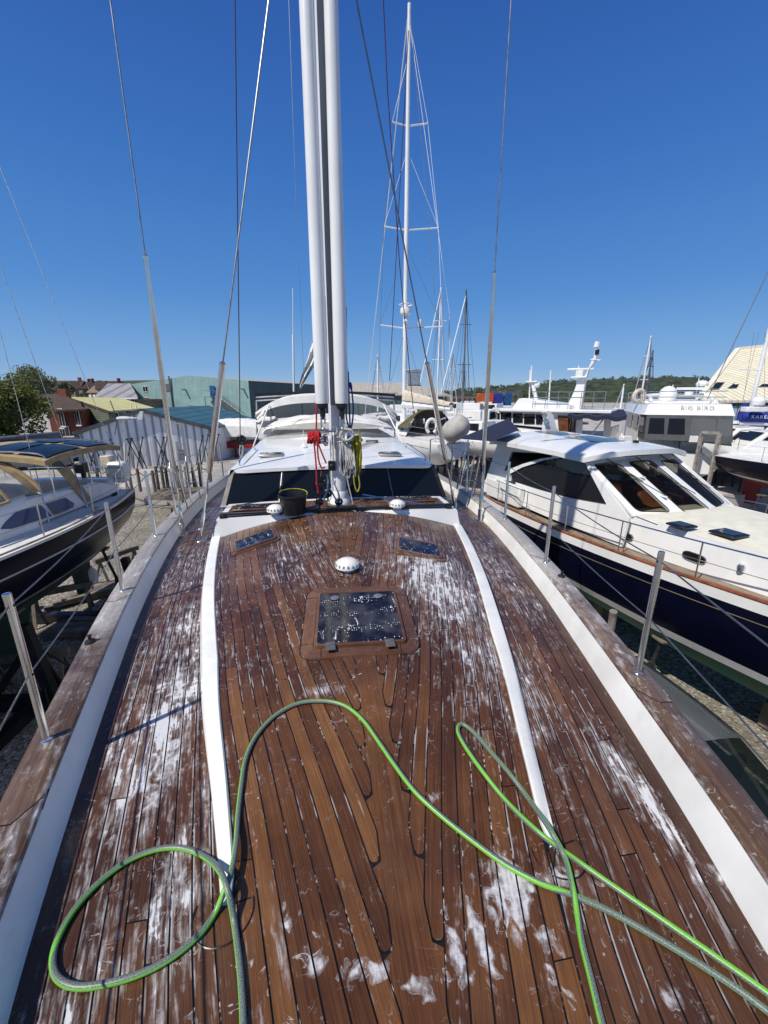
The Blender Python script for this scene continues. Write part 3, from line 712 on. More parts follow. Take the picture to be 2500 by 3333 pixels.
for sx in (-1, 1):
    w = MB(); c = Vector((sx*.13, MY-.05, 5.08)); w.lathe([(.075, 0), (.075, .03), (.05, .05), (.042, .09), (.048, .12), (.066, .135), (.066, .15), (.05, .165), (.02, .17), (.02, .185), (0, .185)], c, 24, (sx, -.25, 0)); w.build('mast_winch', M['steel'], mast)
# spreaders (above the frame, they throw shadow)
for z, L in ((10.9, 2.05), (15.8, 1.75), (20.5, 1.3)):
    m = MB()
    for sx in (-1, 1): m.bar((sx*.08, MY+.05, z), (sx*L, MY+.35, z+.12), .11, .035)
    m.build('spreader', M['mast_white'], mast, bevel=.01)
pole_mb = None
for sx in (-1, 1):
    x = -.058+sx*.112; root = thing('spinnaker_pole', ('white spinnaker pole stowed upright on the mast front, left one of the pair' if sx < 0 else 'white spinnaker pole stowed upright on the mast front, right one of the pair'), 'spinnaker pole', (x, 4.93, 5.45), 'spinnaker poles stowed on the mast')
    LOC[root] = Vector((x, 4.93, 5.45)); o = Vector((x, 4.93, 5.5))
    MB().lathe([(.074, .02), (.079, .06), (.078, .5), (.068, 3), (.064, 7.5), (.056, 7.6)], o, 28).build('tube', M['mast_white'], root, ang=50)
    MB().lathe([(.066, -.02), (.068, .02), (.06, .022), (.05, -.04), (.034, -.05), (.03, -.16)], o, 20).build('end_fitting', M['black_plastic'], root)
    j = MB(); j.box(o+Vector((-.02, 0, -.2)), (.022, .05, .14)); j.box(o+Vector((.022, 0, -.17)), (.02, .05, .08)); j.ball(o+Vector((.0, -.01, -.27)), .026, 10, 8); j.build('jaw', M['alloy'], root, bevel=.004)

# rigging of our yacht
rig = []
def wire(name, a, b, r, m='steel_wire', sag=0): return MB().tube([a, b], r, 8).build(name, M[m], yacht)
def shroud(base, top, cover0, cover1, r=.008, cr=.025):
    d = (top-base); L = d.length; u = d/L
    s = wire('shroud', base+u*.55, top, r)
    MB().tube([base+u*cover0, base+u*(cover0+.02), base+u*cover1, base+u*(cover1+.03), base+u*(cover1+.06)], [cr*.8, cr, cr, cr*1.25, .01], 14).build('shroud_cover', M['steel'], s)
    MB().tube([base, base+u*.08, base+u*.1, base+u*.24, base+u*.26, base+u*.45, base+u*.47, base+u*.6], [.016, .016, .022, .022, .013, .013, .02, .012], 10).build('turnbuckle', M['steel'], s)
    MB().box(base-Vector((0, 0, .02)), (.03, .10, .16)).box(base-Vector((0, 0, .1)), (.09, .16, .02)).build('chainplate', M['steel'], s, bevel=.006)
for sd in (-1, 1):
    b1 = Vector((sd*2.0, 5.32, zs(5.3)+.1)); shroud(b1, Vector((sd*2.03, 5.5, 11.0)), .7, 3.05, .0075, .027)
    b2 = Vector((sd*1.70, 5.05, zs(5)+.1)) if sd < 0 else Vector((1.80, 5.85, zs(5.8)+.1))
    tp = Py(875, 0, 5.2) if sd < 0 else Py(1160, 0, 5.35)
    shroud(b2, b2+(tp-b2)*1.6, .75, (Py(730, 1195, 5.1)-b2).length if sd < 0 else (Py(1387, 1195, 5.6)-b2).length, .0095, .034)
def pxwire(name, pts, r, m, parent=None):
    P = [Py(x, y, Y) for x, y, Y in pts]; return MB().tube(P, r, 7).build(name, M[m], parent or yacht)
pxwire('runner', [(764, -150, 7.6), (765, 0, 7.6), (782, 1420, 7.6)], .008, 'wine_rope')
pxwire('runner', [(1243, -100, 8), (1262, 300, 8.2), (1300, 850, 8.4), (1345, 1330, 8.6)], .0085, 'wine_rope')
pxwire('runner', [(1160, -20, 9), (1290, 640, 9)], .0001, 'wine_rope') if False else None
pxwire('runner', [(1330, 100, 12), (1300, 640, 12), (1268, 1240, 12)], .010, 'wine_rope')
pxwire('halyard', [(940, 0, 9), (962, 620, 9), (990, 1245, 9)], .0035, 'steel_wire')
pxwire('halyard', [(1030, 1100, 5.05), (1021, 900, 5.05)], .009, 'rope_red')
# block and line hanging at the left rail
b = block(Py(785, 1432, 7.6), .09); 
m = MB()
for k in range(3): m.tube(spline([Py(783+k*4, 1448, 7.6), Py(780+k*6+3*(k % 2), 1475, 7.6), Py(786-k*3, 1500, 7.6), Py(776+k*8, 1530, 7.6)], 5), .012, 7)
tag(m.build('line_tail', M['rope_grey']), 'pale rope tail knotted below the block by the left side deck of the big yacht', 'rope')
# doghouse: windscreen and roof
rz = lambda X, Y: 4.645+(Y-5.75)*.062+(.045+.028*(Y-5.75))*(1-min(1.2, abs(X)/1.45)**2)
def rw(Y): return 1.47-.058*max(0, Y-5.75)
g = MB(); Wf, Wt = 1.535, 1.43
fn = lambda a, b: Vector(((Wf+(Wt-Wf)*b)*(2*a-1), 5.36+.33*b+.06*(2*a-1)**2, 4.20+(4.64-4.20)*b+.03*b*(1-(2*a-1)**2)))
g.grid(fn, 24, 2); ws = g.build('windscreen', M['black_plastic'], yacht)
for a0, a1 in ((.02, .235), (.25, .49), (.51, .74), (.755, .98)):
    p = MB(); p.grid(lambda a, b: fn(a0+(a1-a0)*a, .06+.84*b)+Vector((0, -.006, .003)), 10, 2); p.build('windscreen_pane', M['windscreen'], ws)
m = MB()
for a in (.243, .748): m.tube([fn(a, .05)+Vector((0, -.01, .004)), fn(a, .92)+Vector((0, -.01, .004))], .005, 6)
m.tube([fn(i/20, .03)+Vector((0, -.008, .004)) for i in range(21)], .004, 6)
m.build('window_trim', M['alloy'], ws)
for sd in (-1, 1):
    MB().grid(lambda a, b: Vector((sd*(Wf+.005+(Wt-Wf)*b-.05*a), 5.5+.27*b+2.6*a, zs(6)+.3+(.44+.12*a)*b)), 8, 2).build('side_window', M['windscreen'], yacht)
    MB().grid(lambda a, b: Vector((sd*(1.5+.0*b-.03*a), 5.2+3.6*a, zs(6)-.02+.34*b)), 8, 1).build('cabin_side', M['gelcoat'], yacht)
def roofpt(a, b, e=0):
    Y = 5.66+2.75*b; x = (2*a-1); X = x*rw(Y); Y += .10*(1-x*x)*-.3*(1-b)+.14*max(0, abs(x)-.86)/.14*(1-b); return Vector((X, Y, rz(X, Y)+e-.035*max(0, abs(x)-.9)/.1))
r = MB(); r.grid(lambda a, b: roofpt(a, b), 36, 14); r.grid(lambda a, b: roofpt(a, 0, -.045*b), 36, 1); r.grid(lambda a, b: roofpt(a, b, -.045), 36, 14)
for e in (0, 1): r.grid(lambda a, b: roofpt(e, a, -.045*b), 14, 1)
r.build('doghouse_roof', M['gelcoat'], yacht, ang=50)
for q, w in ((Pz(884, 1485, 4.72), .36), (Pz(1268, 1477, 4.74), .34)):
    z = rz(q.x, q.y); h = MB().box((q.x, q.y, z+.02), (w, .24, .04)).build('roof_hatch', M['alloy'], yacht, bevel=.012)
    MB().box((q.x, q.y, z+.042), (w-.06, .18, .01)).build('hatch_glass', M['dark_pane'], h)
for sd in (-1, 1):
    g = MB(); X = lambda Y: sd*(rw(Y)-.12)
    g.tube(spline([(X(5.95), 5.95, rz(X(5.95), 5.95)), (X(6), 6.0, rz(X(6), 6)+.07), (X(6.5), 6.5, rz(X(6.5), 6.5)+.075), (X(7), 7.0, rz(X(7), 7)+.07), (X(7.05), 7.05, rz(X(7), 7))], 4), .012, 8); g.build('grab_rail', M['steel'], yacht)
MB().lathe([(.05, 0), (.055, .02), (.03, .05), (.008, .07), (.004, .28)], (-.47, 6.9, rz(-.47, 6.9)), 14).build('gps_aerial', M['gelcoat'], yacht)
g = MB(); p = Vector((.36, 6.7, rz(.36, 6.7)))
for k in range(4): g.tube([p+Vector((.035*k, 0, .03)), p+Vector((.3+.035*k, .55, .06))], .007, 6)
g.build('deck_lines', M['rope_grey'], yacht)
g = MB(); g.box(p+Vector((.35, .6, .05)), (.22, .06, .06)); g.build('line_organiser', M['slate'], yacht, bevel=.01)
# dodgers (clear vinyl fronts with white canvas)
def dodger(y0, y1, hw0, hw1, zb, zc, zt0, zt1, yend, canv, nm):
    def base(x): return Vector((hw0*x, y0+.35*x*x, zb+(zc-zb)*(1-x*x)))
    def arch(x):
        s = abs(x)**3.2; return Vector((hw1*(x*(1-.06*s)), y1+.30*x*x, zt0+(zt1-zt0)*(1-s*.35)*(1-x*x*.55) if abs(x) < .999 else zt0))
    f = MB(); f.grid(lambda a, b: base(2*a-1).lerp(arch(2*a-1), .12+b*.76), 24, 3); f = f.build(nm, M['vinyl'], yacht)
    c = MB()
    c.grid(lambda a, b: base(2*a-1).lerp(arch(2*a-1), b*.12)+Vector((0, -.004, 0)), 24, 1)
    c.grid(lambda a, b: base(2*a-1).lerp(arch(2*a-1), .86+b*.14)+Vector((0, -.006+.0*b, .0)), 24, 1)
    c.grid(lambda a, b: arch(2*a-1)+Vector((0, (yend-y1)*b, .10*math.sin(b*2)*(1-(2*a-1)**4)-(.03*b)))+Vector((0, 0, .012*math.sin(a*31+b*7))), 24, 4)
    c.build('canvas', canv, f)
    return f
dodger(7.62, 8.1, 1.36, 1.40, 4.70, 4.86, 4.93, 5.17, 9.0, M['canvas_white'], 'dodger_window')
MB().grid(lambda a, b: Vector((-.62+.62*a, 8.14+.06*b, 5.12+.03*a+.055*b)), 6, 1).build('dodger_badge', M['beige_canvas'], yacht)
MB().box((0, 8.75, 4.62), (2.2, .5, .62)).build('cockpit_dark_box', M['dark_interior'], yacht, bevel=.08)  # dark box added to darken what shows through the hood vinyl
for sx in (-1, 1): MB().box((sx*1.0, 9.9, 4.55), (.7, 1.6, .5)).build('cockpit_seat', M['charcoal_canvas'], yacht, bevel=.06)
m = MB()   # second hood: windows between white canvas panels
A = lambda x, k: Vector((1.56*x*(1+.02*k), 9.3+.25*x*x+.1*k, 4.92+(.70-.36*abs(x)**3.4)*k*(1-.02*x*x)))
f = MB(); 
for x0, x1 in ((-.86, -.36), (-.345, -.02), (.02, .42), (.435, .86)): f.grid(lambda a, b: A(x0+(x1-x0)*a, .36+.42*b), 8, 3)
f = f.build('cockpit_hood', M['vinyl'], yacht)
c = MB()
c.grid(lambda a, b: A(2*a-1, .78+.22*b)+Vector((0, -.004, 0)), 28, 1); c.grid(lambda a, b: A(2*a-1, .0+.36*b)+Vector((0, -.004, 0)), 28, 1)
for sx in (-1, 1): c.grid(lambda a, b: A(sx*(.86+.14*a), .34+.5*b)+Vector((sx*.025*math.sin(b*9), -.02+.03*math.sin(b*14+a*4), .0)), 5, 10)
c.grid(lambda a, b: A(2*a-1, 1)+Vector((0, .02+1.3*b, .05*math.sin(b*3)*(1-(2*a-1)**4))), 28, 4)
for sx in (-1, 1): c.tube([A(sx*q, .38)+Vector((0, -.05, .02*math.sin(q*30))) for q in (.72, .8, .9, .97)], [.04, .07, .075, .05], 9)
c.build('canvas', M['canvas_white'], f)
for sx in (-1, 1): MB().tube([A(sx*.8, .95)+Vector((0, -.03, 0)), Vector((sx*1.62, 8.2, 4.35)), Vector((sx*1.75, 7.7, 4.1))], .016, 8).build('hood_strut', M['canvas_white'], yacht)
bm = MB(); bm.grid(lambda a, b: Vector((1.66*(2*a-1), 10.2+2*b, 5.66+.06*(1-(2*a-1)**2))), 10, 2); bm.grid(lambda a, b: Vector((1.66*(2*a-1), 10.2, 5.60+.06*b+.06*(1-(2*a-1)**2))), 10, 1); bm.build('solar_bimini', M['black_plastic'], yacht)
bm = MB()
for z in (0, .075): bm.tube([Vector((1.62*(2*i/12-1), 10.15, 5.5+z+.06*(1-(2*i/12-1)**2))) for i in range(13)], .018, 8)
for sx in (-1, 1): bm.tube([(sx*1.62, 10.15, 5.5), (sx*1.7, 10.4, 4.6)], .018, 8)
bm.build('bimini_frame', M['alloy'], yacht)
# white sail bundle hanging behind the mast, whip aerial
m = MB(); pts = [Py(1028, 1100, 11.5), Py(1008, 1170, 11.5), Py(985, 1225, 11.5), Py(975, 1262, 11.5)]
m.grid(lambda a, b: spline(pts, 4)[int(round(a*12))]+Vector(((b-.2)*(.40-.32*a), .06*math.sin(b*19+a*5), .05*math.sin(b*9))), 12, 14); m.build('furled_sail', M['canvas_white'], yacht)
pxwire('aerial', [(953, 938, 13), (954, 1090, 13)], .012, 'mast_white'); pxwire('aerial', [(954, 1090, 13), (957, 1300, 13)], .03, 'mast_white')

# ropes hung at the mast
def coil(name, c, r, n, m, ax=(1, 0, 0), thick=.012, label='', stretch=(1, 1, 1), spread=.03, tails=()):
    A = Vector(ax).normalized(); u = A.orthogonal().normalized(); w = A.cross(u); mb = MB(); c = Vector(c); pts = []
    for i in range(n*14+1):
        a = 2*math.pi*i/14; q = 1+.13*math.sin(i*.37+i*i*.011)+.06*R.uniform(-1, 1)
        p = (u*math.cos(a)+w*math.sin(a))*r*q; pts.append(c+Vector((p.x*stretch[0], p.y*stretch[1], p.z*stretch[2]))+A*spread*math.sin(i*.21))
    mb.tube(spline(pts, 2), thick, 6)
    for t_ in tails: mb.tube(spline(t_, 5), thick*.9, 6)
    o = mb.build(name, M[m]); return tag(o, label, 'rope', 'ropes hung on the mast')
Q = lambda x, y, Y=4.97: Py(x, y, Y)
coil('rope_coil', Q(1022, 1424, 5.1), .062, 9, 'rope_red', (1, -.1, 0), .0115, 'red halyard wrapped in many turns around the left mast winch, with tails hanging', spread=.075,
     tails=([Q(1030, 1400), Q(1030, 1250), Q(1028, 1110), Q(1022, 930)], [Q(1022, 1440), Q(1028, 1500), Q(1031, 1560), Q(1029, 1575), Q(1033, 1583), Q(1036, 1606)], [Q(1033, 1440), Q(1036, 1490), Q(1046, 1522), Q(1058, 1520)], [Q(1036, 1445), Q(1050, 1480), Q(1062, 1508)]))
coil('rope_coil', Q(1129, 1415, 4.93), .072, 6, 'rope_grey', (.2, 1, 0), .0100, 'pale grey rope coil with a round knot at the top, hanging right of the mast', spread=.03,
     tails=[[Q(1112+3*k, 1440), Q(1108+9*k, 1490-4*(k % 3), 4.93+.02*(k % 3)), Q(1112+10*k, 1532+9*(k % 3)), Q(1121+9*k, 1546-7*(k % 2)), Q(1127+7*k, 1505, 4.92), Q(1124+3*k, 1445)] for k in range(5)]+[[Q(1105, 1370), Q(1114, 1400), Q(1122, 1405)], [Q(1126, 1530), Q(1135, 1580), Q(1152, 1650)], [Q(1078, 1400), Q(1090, 1388), Q(1098, 1400), Q(1094, 1412)], [Q(1096, 1424), Q(1118, 1418)], [Q(1098, 1440), Q(1116, 1436)]])
coil('rope_coil', Q(1160, 1480, 5.05), .055, 8, 'rope_yellow', (1, .6, 0), .0105, 'long yellow rope coil hanging down beside the right mast winch', stretch=(1, 1, 3.6), spread=.035,
     tails=([Q(1150, 1540), Q(1155, 1580), Q(1163, 1600), Q(1171, 1580), Q(1166, 1540)], [Q(1168, 1400), Q(1174, 1440), Q(1170, 1540)]))
coil('rope_coil', Q(1138, 1258, 5.0), .035, 4, 'rope_blue', (1, 0, 0), .011, 'dark blue halyard with a bunched knot beside the right spinnaker pole', spread=.02,
     tails=([Q(1126, 1000), Q(1128, 1170), Q(1134, 1230), Q(1136, 1290), Q(1140, 1400)], [Q(1145, 1270), Q(1150, 1330), Q(1146, 1380), Q(1140, 1400)], [Q(1133, 1270), Q(1127, 1350), Q(1138, 1400)], [Q(1128, 1205), Q(1134, 1215), Q(1130, 1222)]))
# bucket on the mast platform
bp = Pz(957, 1670, 4.303); bk = thing('bucket', 'black builders bucket with a yellow rope handle standing left of the mast', 'bucket', bp)
MB().lathe([(0, .004), (.125, .004), (.128, .0), (.132, .02), (.158, .205), (.168, .208), (.168, .228), (.160, .230), (.155, .215), (.125, .012), (0, .012)], bp, 32, cap=False).build('body', M['black_plastic'], bk)
MB().tube([bp+Vector((.163*math.cos(rad(a)), .163*math.sin(rad(a)),   .234+.018*math.sin(rad(a-10)*1))) for a in range(-20, 165, 12)], .006, 6).build('handle', M['rope_yellow'], bk)

# garden hose lying over the foredeck
def dk(x, y, lift=0):
    p = Pz(x, y, 3.93)
    for _ in range(4):
        z = max(zt(p.x, p.y) if abs(p.x) < fi(p.y) else zs(p.y), zs(p.y))+.013+lift
        if 1.05 < p.y and fi(p.y)-.03 < abs(p.x) < fo(p.y)+.02: z = zs(p.y)+he(p.y)+.03+lift
        p = Pz(x, y, z)
    return p
H = [dk(*q) for q in [(795, 3420), (792, 3333), (788, 3240), (778, 3120), (762, 3000), (742, 2900, .02), (712, 2830, .02), (660, 2785), (590, 2760), (510, 2765), (420, 2800), (330, 2865), (250, 2950), (195, 3040), (172, 3120), (185, 3180), (240, 3210), (330, 3205), (450, 3172), (560, 3115), (650, 3040), (700, 2970), (735, 2890), (752, 2840), (768, 2750), (775, 2650), (785, 2560), (800, 2470), (835, 2395), (895, 2330), (970, 2290), (1050, 2282), (1120, 2297), (1180, 2342), (1230, 2410), (1285, 2490), (1350, 2575), (1430, 2650), (1530, 2730), (1640, 2810), (1760, 2875), (1880, 2920), (2020, 2985), (2200, 3090), (2380, 3205), (2510, 3300), (2640, 3400)]]
H2 = [dk(*q) for q in [(2640, 3340), (2500, 3235), (2380, 3150), (2200, 3025), (2040, 2915), (1890, 2810), (1760, 2715), (1650, 2610), (1570, 2510), (1515, 2430), (1492, 2385), (1494, 2362), (1512, 2360), (1550, 2392), (1600, 2450), (1660, 2520), (1720, 2600), (1790, 2700, .02), (1838, 2790, .02), (1862, 2880, .02), (1878, 2970), (1895, 3070), (1925, 3190), (1960, 3333), (1990, 3440)]]
e0 = H[-1]; e1 = H2[0]; lp = [e0+Vector((.06, -.05, .0)), e0+Vector((.10, -.02, .03)), e1+Vector((.09, .0, .03))]
PH = [-95]*12+[-80,-60,60,95,95,95,98,98,95,60,-60,-75,-75,-75,-75,-75,-65,-60,-50,-40,0,50,60,60,65,75,80,85,60,-60,-80,-80,-80]
PH = (PH+[-80]*60)[:len(H)]+[-60]*3+[10,5,0,0,5,8,5,0,-35,-60,-65,-60,-60,-60,-60,-60,-60,-55,-50,-40,20,70,80,80,80]
P = spline(H+lp+H2, 6); mb = MB(); mb.tube(P, .0104, 14); mb.uv = []
PH = (PH+[80]*20)
L = 0
for i in range(len(P)):
    if i: L += (P[i]-P[i-1]).length
    T_ = (P[min(i+1, len(P)-1)]-P[max(i-1, 0)]).normalized(); sdv = T_.cross(Vector((0,0,1))).normalized(); upv_ = sdv.cross(T_); k0, fr0 = divmod(i/6, 1); k0 = int(k0); ph = PH[k0]+(PH[k0+1]-PH[k0])*fr0
    for k in range(14):
        d = mb.v[i*14+k]-P[i]; a = math.degrees(math.atan2(d.dot(sdv), d.dot(upv_)))-ph; a = (a+180) % 360-180; mb.uv.append((L, a/180))
tag(mb.build('garden_hose', M['hose'], ang=80), 'green and grey striped garden hose snaking in loops over the wet teak foredeck', 'hose')
# ------------------------------------------------------------------ hull builder
def make_hull(fr, root, st, bands, mats, wl, nm=2.4, names=None, deckmat=None, camber=.05, parent=None, deckname='deck'):
    """st rows: (s, half-beam, sheer z, keel z). bands: list of (name, material, top(s)->z or None, bottom) from sheer down"""
    ss = [r[0] for r in st]; B = hermite([(r[0], r[1]) for r in st]); ZD = hermite([(r[0], r[2]) for r in st]); ZK = hermite([(r[0], r[3]) for r in st])
    S = frange(ss[0], ss[-1], .35)
    def hw(s, z):
        d = max(.05, ZD(s)-ZK(s)); q = max(0, min(1, (ZD(s)-z)/d)); fl = 1-.45*q*max(0, (s-ss[0])/(ss[-1]-ss[0])-.45)*1.6
        return max(0, B(s))*(max(0, 1-q**nm))**.62*max(.1, fl)
    out = []
    for name, m, top, bot, n in bands:
        tz = (lambda s: ZD(s)) if top is None else (lambda s, top=top: min(ZD(s), top(s, ZD(s))))
        bz = (lambda s: ZK(s)) if bot is None else (lambda s, bot=bot: max(ZK(s), bot(s, ZD(s))))
        mb = MB()
        for sd in (-1, 1):
            mb.grid(lambda a, b: (lambda s: fr.w(s, sd*hw(s, tz(s)+(bz(s)-tz(s))*b), tz(s)+(bz(s)-tz(s))*b))(S[int(round(a*(len(S)-1)))]), len(S)-1, n)
        s = S[0]; k = [(hw(s, tz(s)+(bz(s)-tz(s))*i/n), tz(s)+(bz(s)-tz(s))*i/n) for i in range(n+1)]
        for i in range(n): mb.add([fr.w(s, -k[i][0], k[i][1]), fr.w(s, k[i][0], k[i][1]), fr.w(s, k[i+1][0], k[i+1][1]), fr.w(s, -k[i+1][0], k[i+1][1])], [(0, 1, 2, 3)])
        out.append(mb.build(name, m, root))
    if deckmat:
        mb = MB(); mb.grid(lambda a, b: (lambda s: fr.w(s, (2*b-1)*(max(0, B(s))-.02), ZD(s)-.03+camber*(1-(2*b-1)**2)))(S[int(round(a*(len(S)-1)))]), len(S)-1, 8); mb.build(deckname, deckmat, root)
    return B, ZD, hw, out
def panel(fr, pts, t, th, m, name, root, parent=None):
    return MB().prism([fr.w(s, t, z) for s, z in pts], fr.n*th).build(name, m, parent or root, smooth=False)
def prop(base, h, lean, m='black_steel'):
    pass

# ------------------------------------------------------------------ neighbouring motor yacht (right)
A = Fr((6.8, 12.1), (.15, -.989))      # t < 0? near side: t negative is to the right of heading
sgn = -1 if (A.w(0, 1, 0)-A.w(0, 0, 0)).x > 0 else 1
NS = sgn*1.0                            # sign of t for the side facing us
mo = thing('motor_yacht', 'navy hulled motor yacht with white hardtop saloon lying right beside the teak deck', 'motor yacht', A.w(6, 0, 0))
Ast = [(-.2, 1.9, 2.55, .9), (1, 2.08, 2.55, .75), (4, 2.14, 2.58, .55), (7.5, 1.95, 2.72, .5), (10, 1.55, 2.88, .55), (12, .9, 3.03, .9), (13.6, .06, 3.15, 1.6)]
w_ = lambda s: 1.30+.010*s
AB, AZ, AH, _ = make_hull(A, mo, Ast, [('bulwark', M['gelcoat'], None, lambda s, z: z-.17, 2), ('topsides', M['navy_hull'], lambda s, z: z-.17, lambda s, z: w_(s)+.17, 7),
    ('boot_stripe', M['gelcoat'], lambda s, z: w_(s)+.17, lambda s, z: w_(s), 1), ('underbody', M['green_bottom'], lambda s, z: w_(s), None, 6)], None, None, nm=3.4, deckmat=None)
# laid side deck, varnished toe rail, thin gold cove line
pl = Planks()
for sd in (-1, 1):
    for i in range(11):
        S_ = frange(.3, 12.2, .3); r1, r2 = R.random(), R.random(); n0 = len(pl.v)
        for s in S_:
            for q in (0, 1):
                t_ = sd*(AB(s)-.07-.05*(i+q)+(.003 if q else -.003)); t_ = t_ if abs(t_) > .1 else .1*sd
                pl.v.append(A.w(s, t_, AZ(s)-.055)); pl.uv.append((s, t_)); pl.c.append((r1, r2, 0, 1))
        for j in range(len(S_)-1): pl.f.append((n0+2*j, n0+2*j+1, n0+2*j+3, n0+2*j+2))
dm('teak_pale_', (.30,.235,.17), .7, var=.25, scale=7, stretch=(3, .5, 1))
pl.uv = None; pl.c = None; pl.build('side_deck', M['teak_pale_'], mo, smooth=False)
m = MB()
for sd in (-1, 1): m.grid(lambda a, b: (lambda s: A.w(s, sd*(AB(s)-.03-.62*b), AZ(s)-.062))(.0+12.5*a), 40, 1)
m.build('deck_caulking', M['caulk'], mo)
for sd in (-1, 1):
    m = MB(); m.tube([A.w(s, sd*(AB(s)-.03), AZ(s)+.022) for s in frange(-.15, 13.4, .3)], .034, 8); m.build('toe_rail', M['varnish'], mo)
    m = MB(); m.tube([A.w(s, sd*(AH(s, AZ(s)-.33)+.004), AZ(s)-.33) for s in frange(.2, 12.8, .3)], .007, 5); m.build('cove_line', M['brass_strip'], mo)
# saloon
zB, hw0, hw1 = 2.58, 1.62, 1.42
Ttop = 4.22
def side3(sd):
    def f(s, z, d):
        k = (z-zB)/(Ttop-zB); return A.w(s, sd*(hw0+(hw1-hw0)*k-d), z)
    return f
tn = NS*1.52
def ot(x, y, t=None): return A.on_t(x, y, NS*1.50 if t is None else t)
win2 = [ot(*q) for q in ((1663,1543),(1700,1522),(1765,1500),(1837,1488),(1874,1487),(1898,1512),(1976,1640),(1862,1619),(1759,1591),(1669,1563))]
win1 = [ot(*q) for q in ((1662,1472),(1645,1532),(1700,1508),(1755,1492),(1789,1487),(1789,1478))]
pA = ot(1582,1600); pB = ot(1612,1462)
s_front_top = ot(1880,1487)[0]; s_front_bot = ot(2040,1665)[0]
print('A win2', [tuple(round(v,2) for v in q) for q in win2]); print('A win1', [tuple(round(v,2) for v in q) for q in win1]); print('front', s_front_top, s_front_bot, pA, pB)
s2 = [q[0] for q in win2]; zq_ = [q[1] for q in win2]; sa_, sb_ = min(s2), max(s2)
farw = [[(sa_+(sb_-sa_)*a, 3.45), (sa_+(sb_-sa_)*(a+.17), 3.45), (sa_+(sb_-sa_)*(a+.17), 3.95), (sa_+(sb_-sa_)*a, 3.95)] for a in (.16, .40, .62)]
outer = [(pA[0]-.15, zB), (pA[0]+.05, zB+.4), (pB[0], Ttop), (s_front_top+.05, Ttop), (s_front_bot+.12, 3.20), (s_front_bot+.12, zB)]
for sd in (NS, -NS):
    m = MB(); m.holes(outer, [win1, win2] if sd == NS else farw, side3(sd), .05); cs = m.build('saloon_side', M['gelcoat'], mo, ang=30)
    for wn in ((win1, win2) if sd == NS else farw):
        f3 = side3(sd); g = MB(); g.add([f3(a, b, .02) for a, b in wn], [tuple(range(len(wn)))]); g.build('side_window', M['tinted'], cs, smooth=False)
        g = MB(); g.tube([f3(a, b, -.004) for a, b in wn], .011, 6, closed=True); g.build('window_seal', M['black_rubber'], cs)
# raked windscreen with three panes
fs0, fs1 = s_front_top+.02, s_front_bot+.1; zw0 = 3.22; zw1 = Ttop-.02
def scr(u, v, d=0):   # u -1..1 across (NS side = 1), v 0 bottom..1 top
    hwv = (hw0-.21)+(hw1-.02-(hw0-.21))*v; s = fs1+(fs0-fs1)*v+.42*(1-u*u)*(1-.55*v)
    return A.w(s-d*.7, NS*u*hwv, zw0+(zw1-zw0)*v-d*.7)
def rrect(u0, u1, v0, v1, r=.05):
    out = []
    for (cu, cv, a0) in ((u0-r, v0+r*1.3, 270), (u0-r, v1-r*1.3, 0), (u1+r, v1-r*1.3, 90), (u1+r, v0+r*1.3, 180)):
        for k in range(4): a = rad(a0+30*k); out.append((cu+r*math.cos(a), cv+r*1.3*math.sin(a)))
    return out
panes = [rrect(.90,.45,.08,.88), rrect(.26,-.26,.06,.91), rrect(-.45,-.90,.08,.88)]
fine = lambda r: [(a[0]+(b[0]-a[0])*k/5, a[1]+(b[1]-a[1])*k/5) for a, b in zip(r, r[1:]+r[:1]) for k in range(5)]
m = MB(); m.holes(fine([(1.0,0),(1.0,1),(-1.0,1),(-1.0,0)]), panes, lambda a, b, d: scr(a, b, d), .05); ws = m.build('windscreen_frame', M['gelcoat'], mo, ang=40)
for p in panes:
    u0, u1 = max(q[0] for q in p), min(q[0] for q in p); g = MB(); g.grid(lambda a, b: scr(u0+(u1-u0)*a, .06+.86*b, .02), 4, 2); g.build('windscreen_pane', M['tinted'], ws)
    g = MB(); g.tube([scr(a, b, -.004) for a, b in p], .010, 6, closed=True); g.build('window_seal', M['black_rubber'], ws)
for u, v in ((.62,.98), (.02,.98), (-.6,.98)):
    g = MB(); a0 = scr(u, v, -.03); a1 = scr(u-.22, .55, -.03); g.tube([a0, a1], .012, 6); g.tube([scr(u-.04, .78, -.025), scr(u-.36, .30, -.02)], .007, 6); g.build('wiper', M['black_plastic'], ws)
for v in (.30, .62):
    p = scr(.35, v, -.04); MB().box(p, (.16, .07, .03), rz=A.ang).build('vent_scoop', M['gelcoat'], ws, bevel=.01)
# hardtop
rs0, rs1 = ot(1610,1440)[0]-.1, s_front_top+.30
def rf(a, b, e=0):
    s = rs0+(rs1-rs0)*a; u = 2*b-1; s += .38*(1-u*u)*a; hwv = 1.72-.04*a-.10*max(0, a-.9)/.1-.1*max(0, .1-a)/.1
    return A.w(s, NS*u*hwv, Ttop+.085+.25*(1-abs(u)**2.6)*(1-.3*a)-.05*max(0, a-.8)/.2-.06*max(0, .12-a)/.12+e)
r = MB(); r.grid(lambda a, b: rf(a, b), 24, 20); r.grid(lambda a, b: rf(a, b, -.115), 24, 20)
for e in (0, 1):
    r.grid(lambda a, b: rf(a, e, -.115*b), 24, 1); r.grid(lambda a, b: rf(e, a, -.115*b), 20, 1)
roof = r.build('hardtop', M['gelcoat'], mo, ang=50)
for a0, a1, b0, b1 in ((.12,.40,.40,.62), (.46,.76,.40,.66)):
    g = MB(); g.grid(lambda a, b: rf(a0+(a1-a0)*a, b0+(b1-b0)*b, .012), 4, 4); g.build('skylight', M['windscreen'], roof)
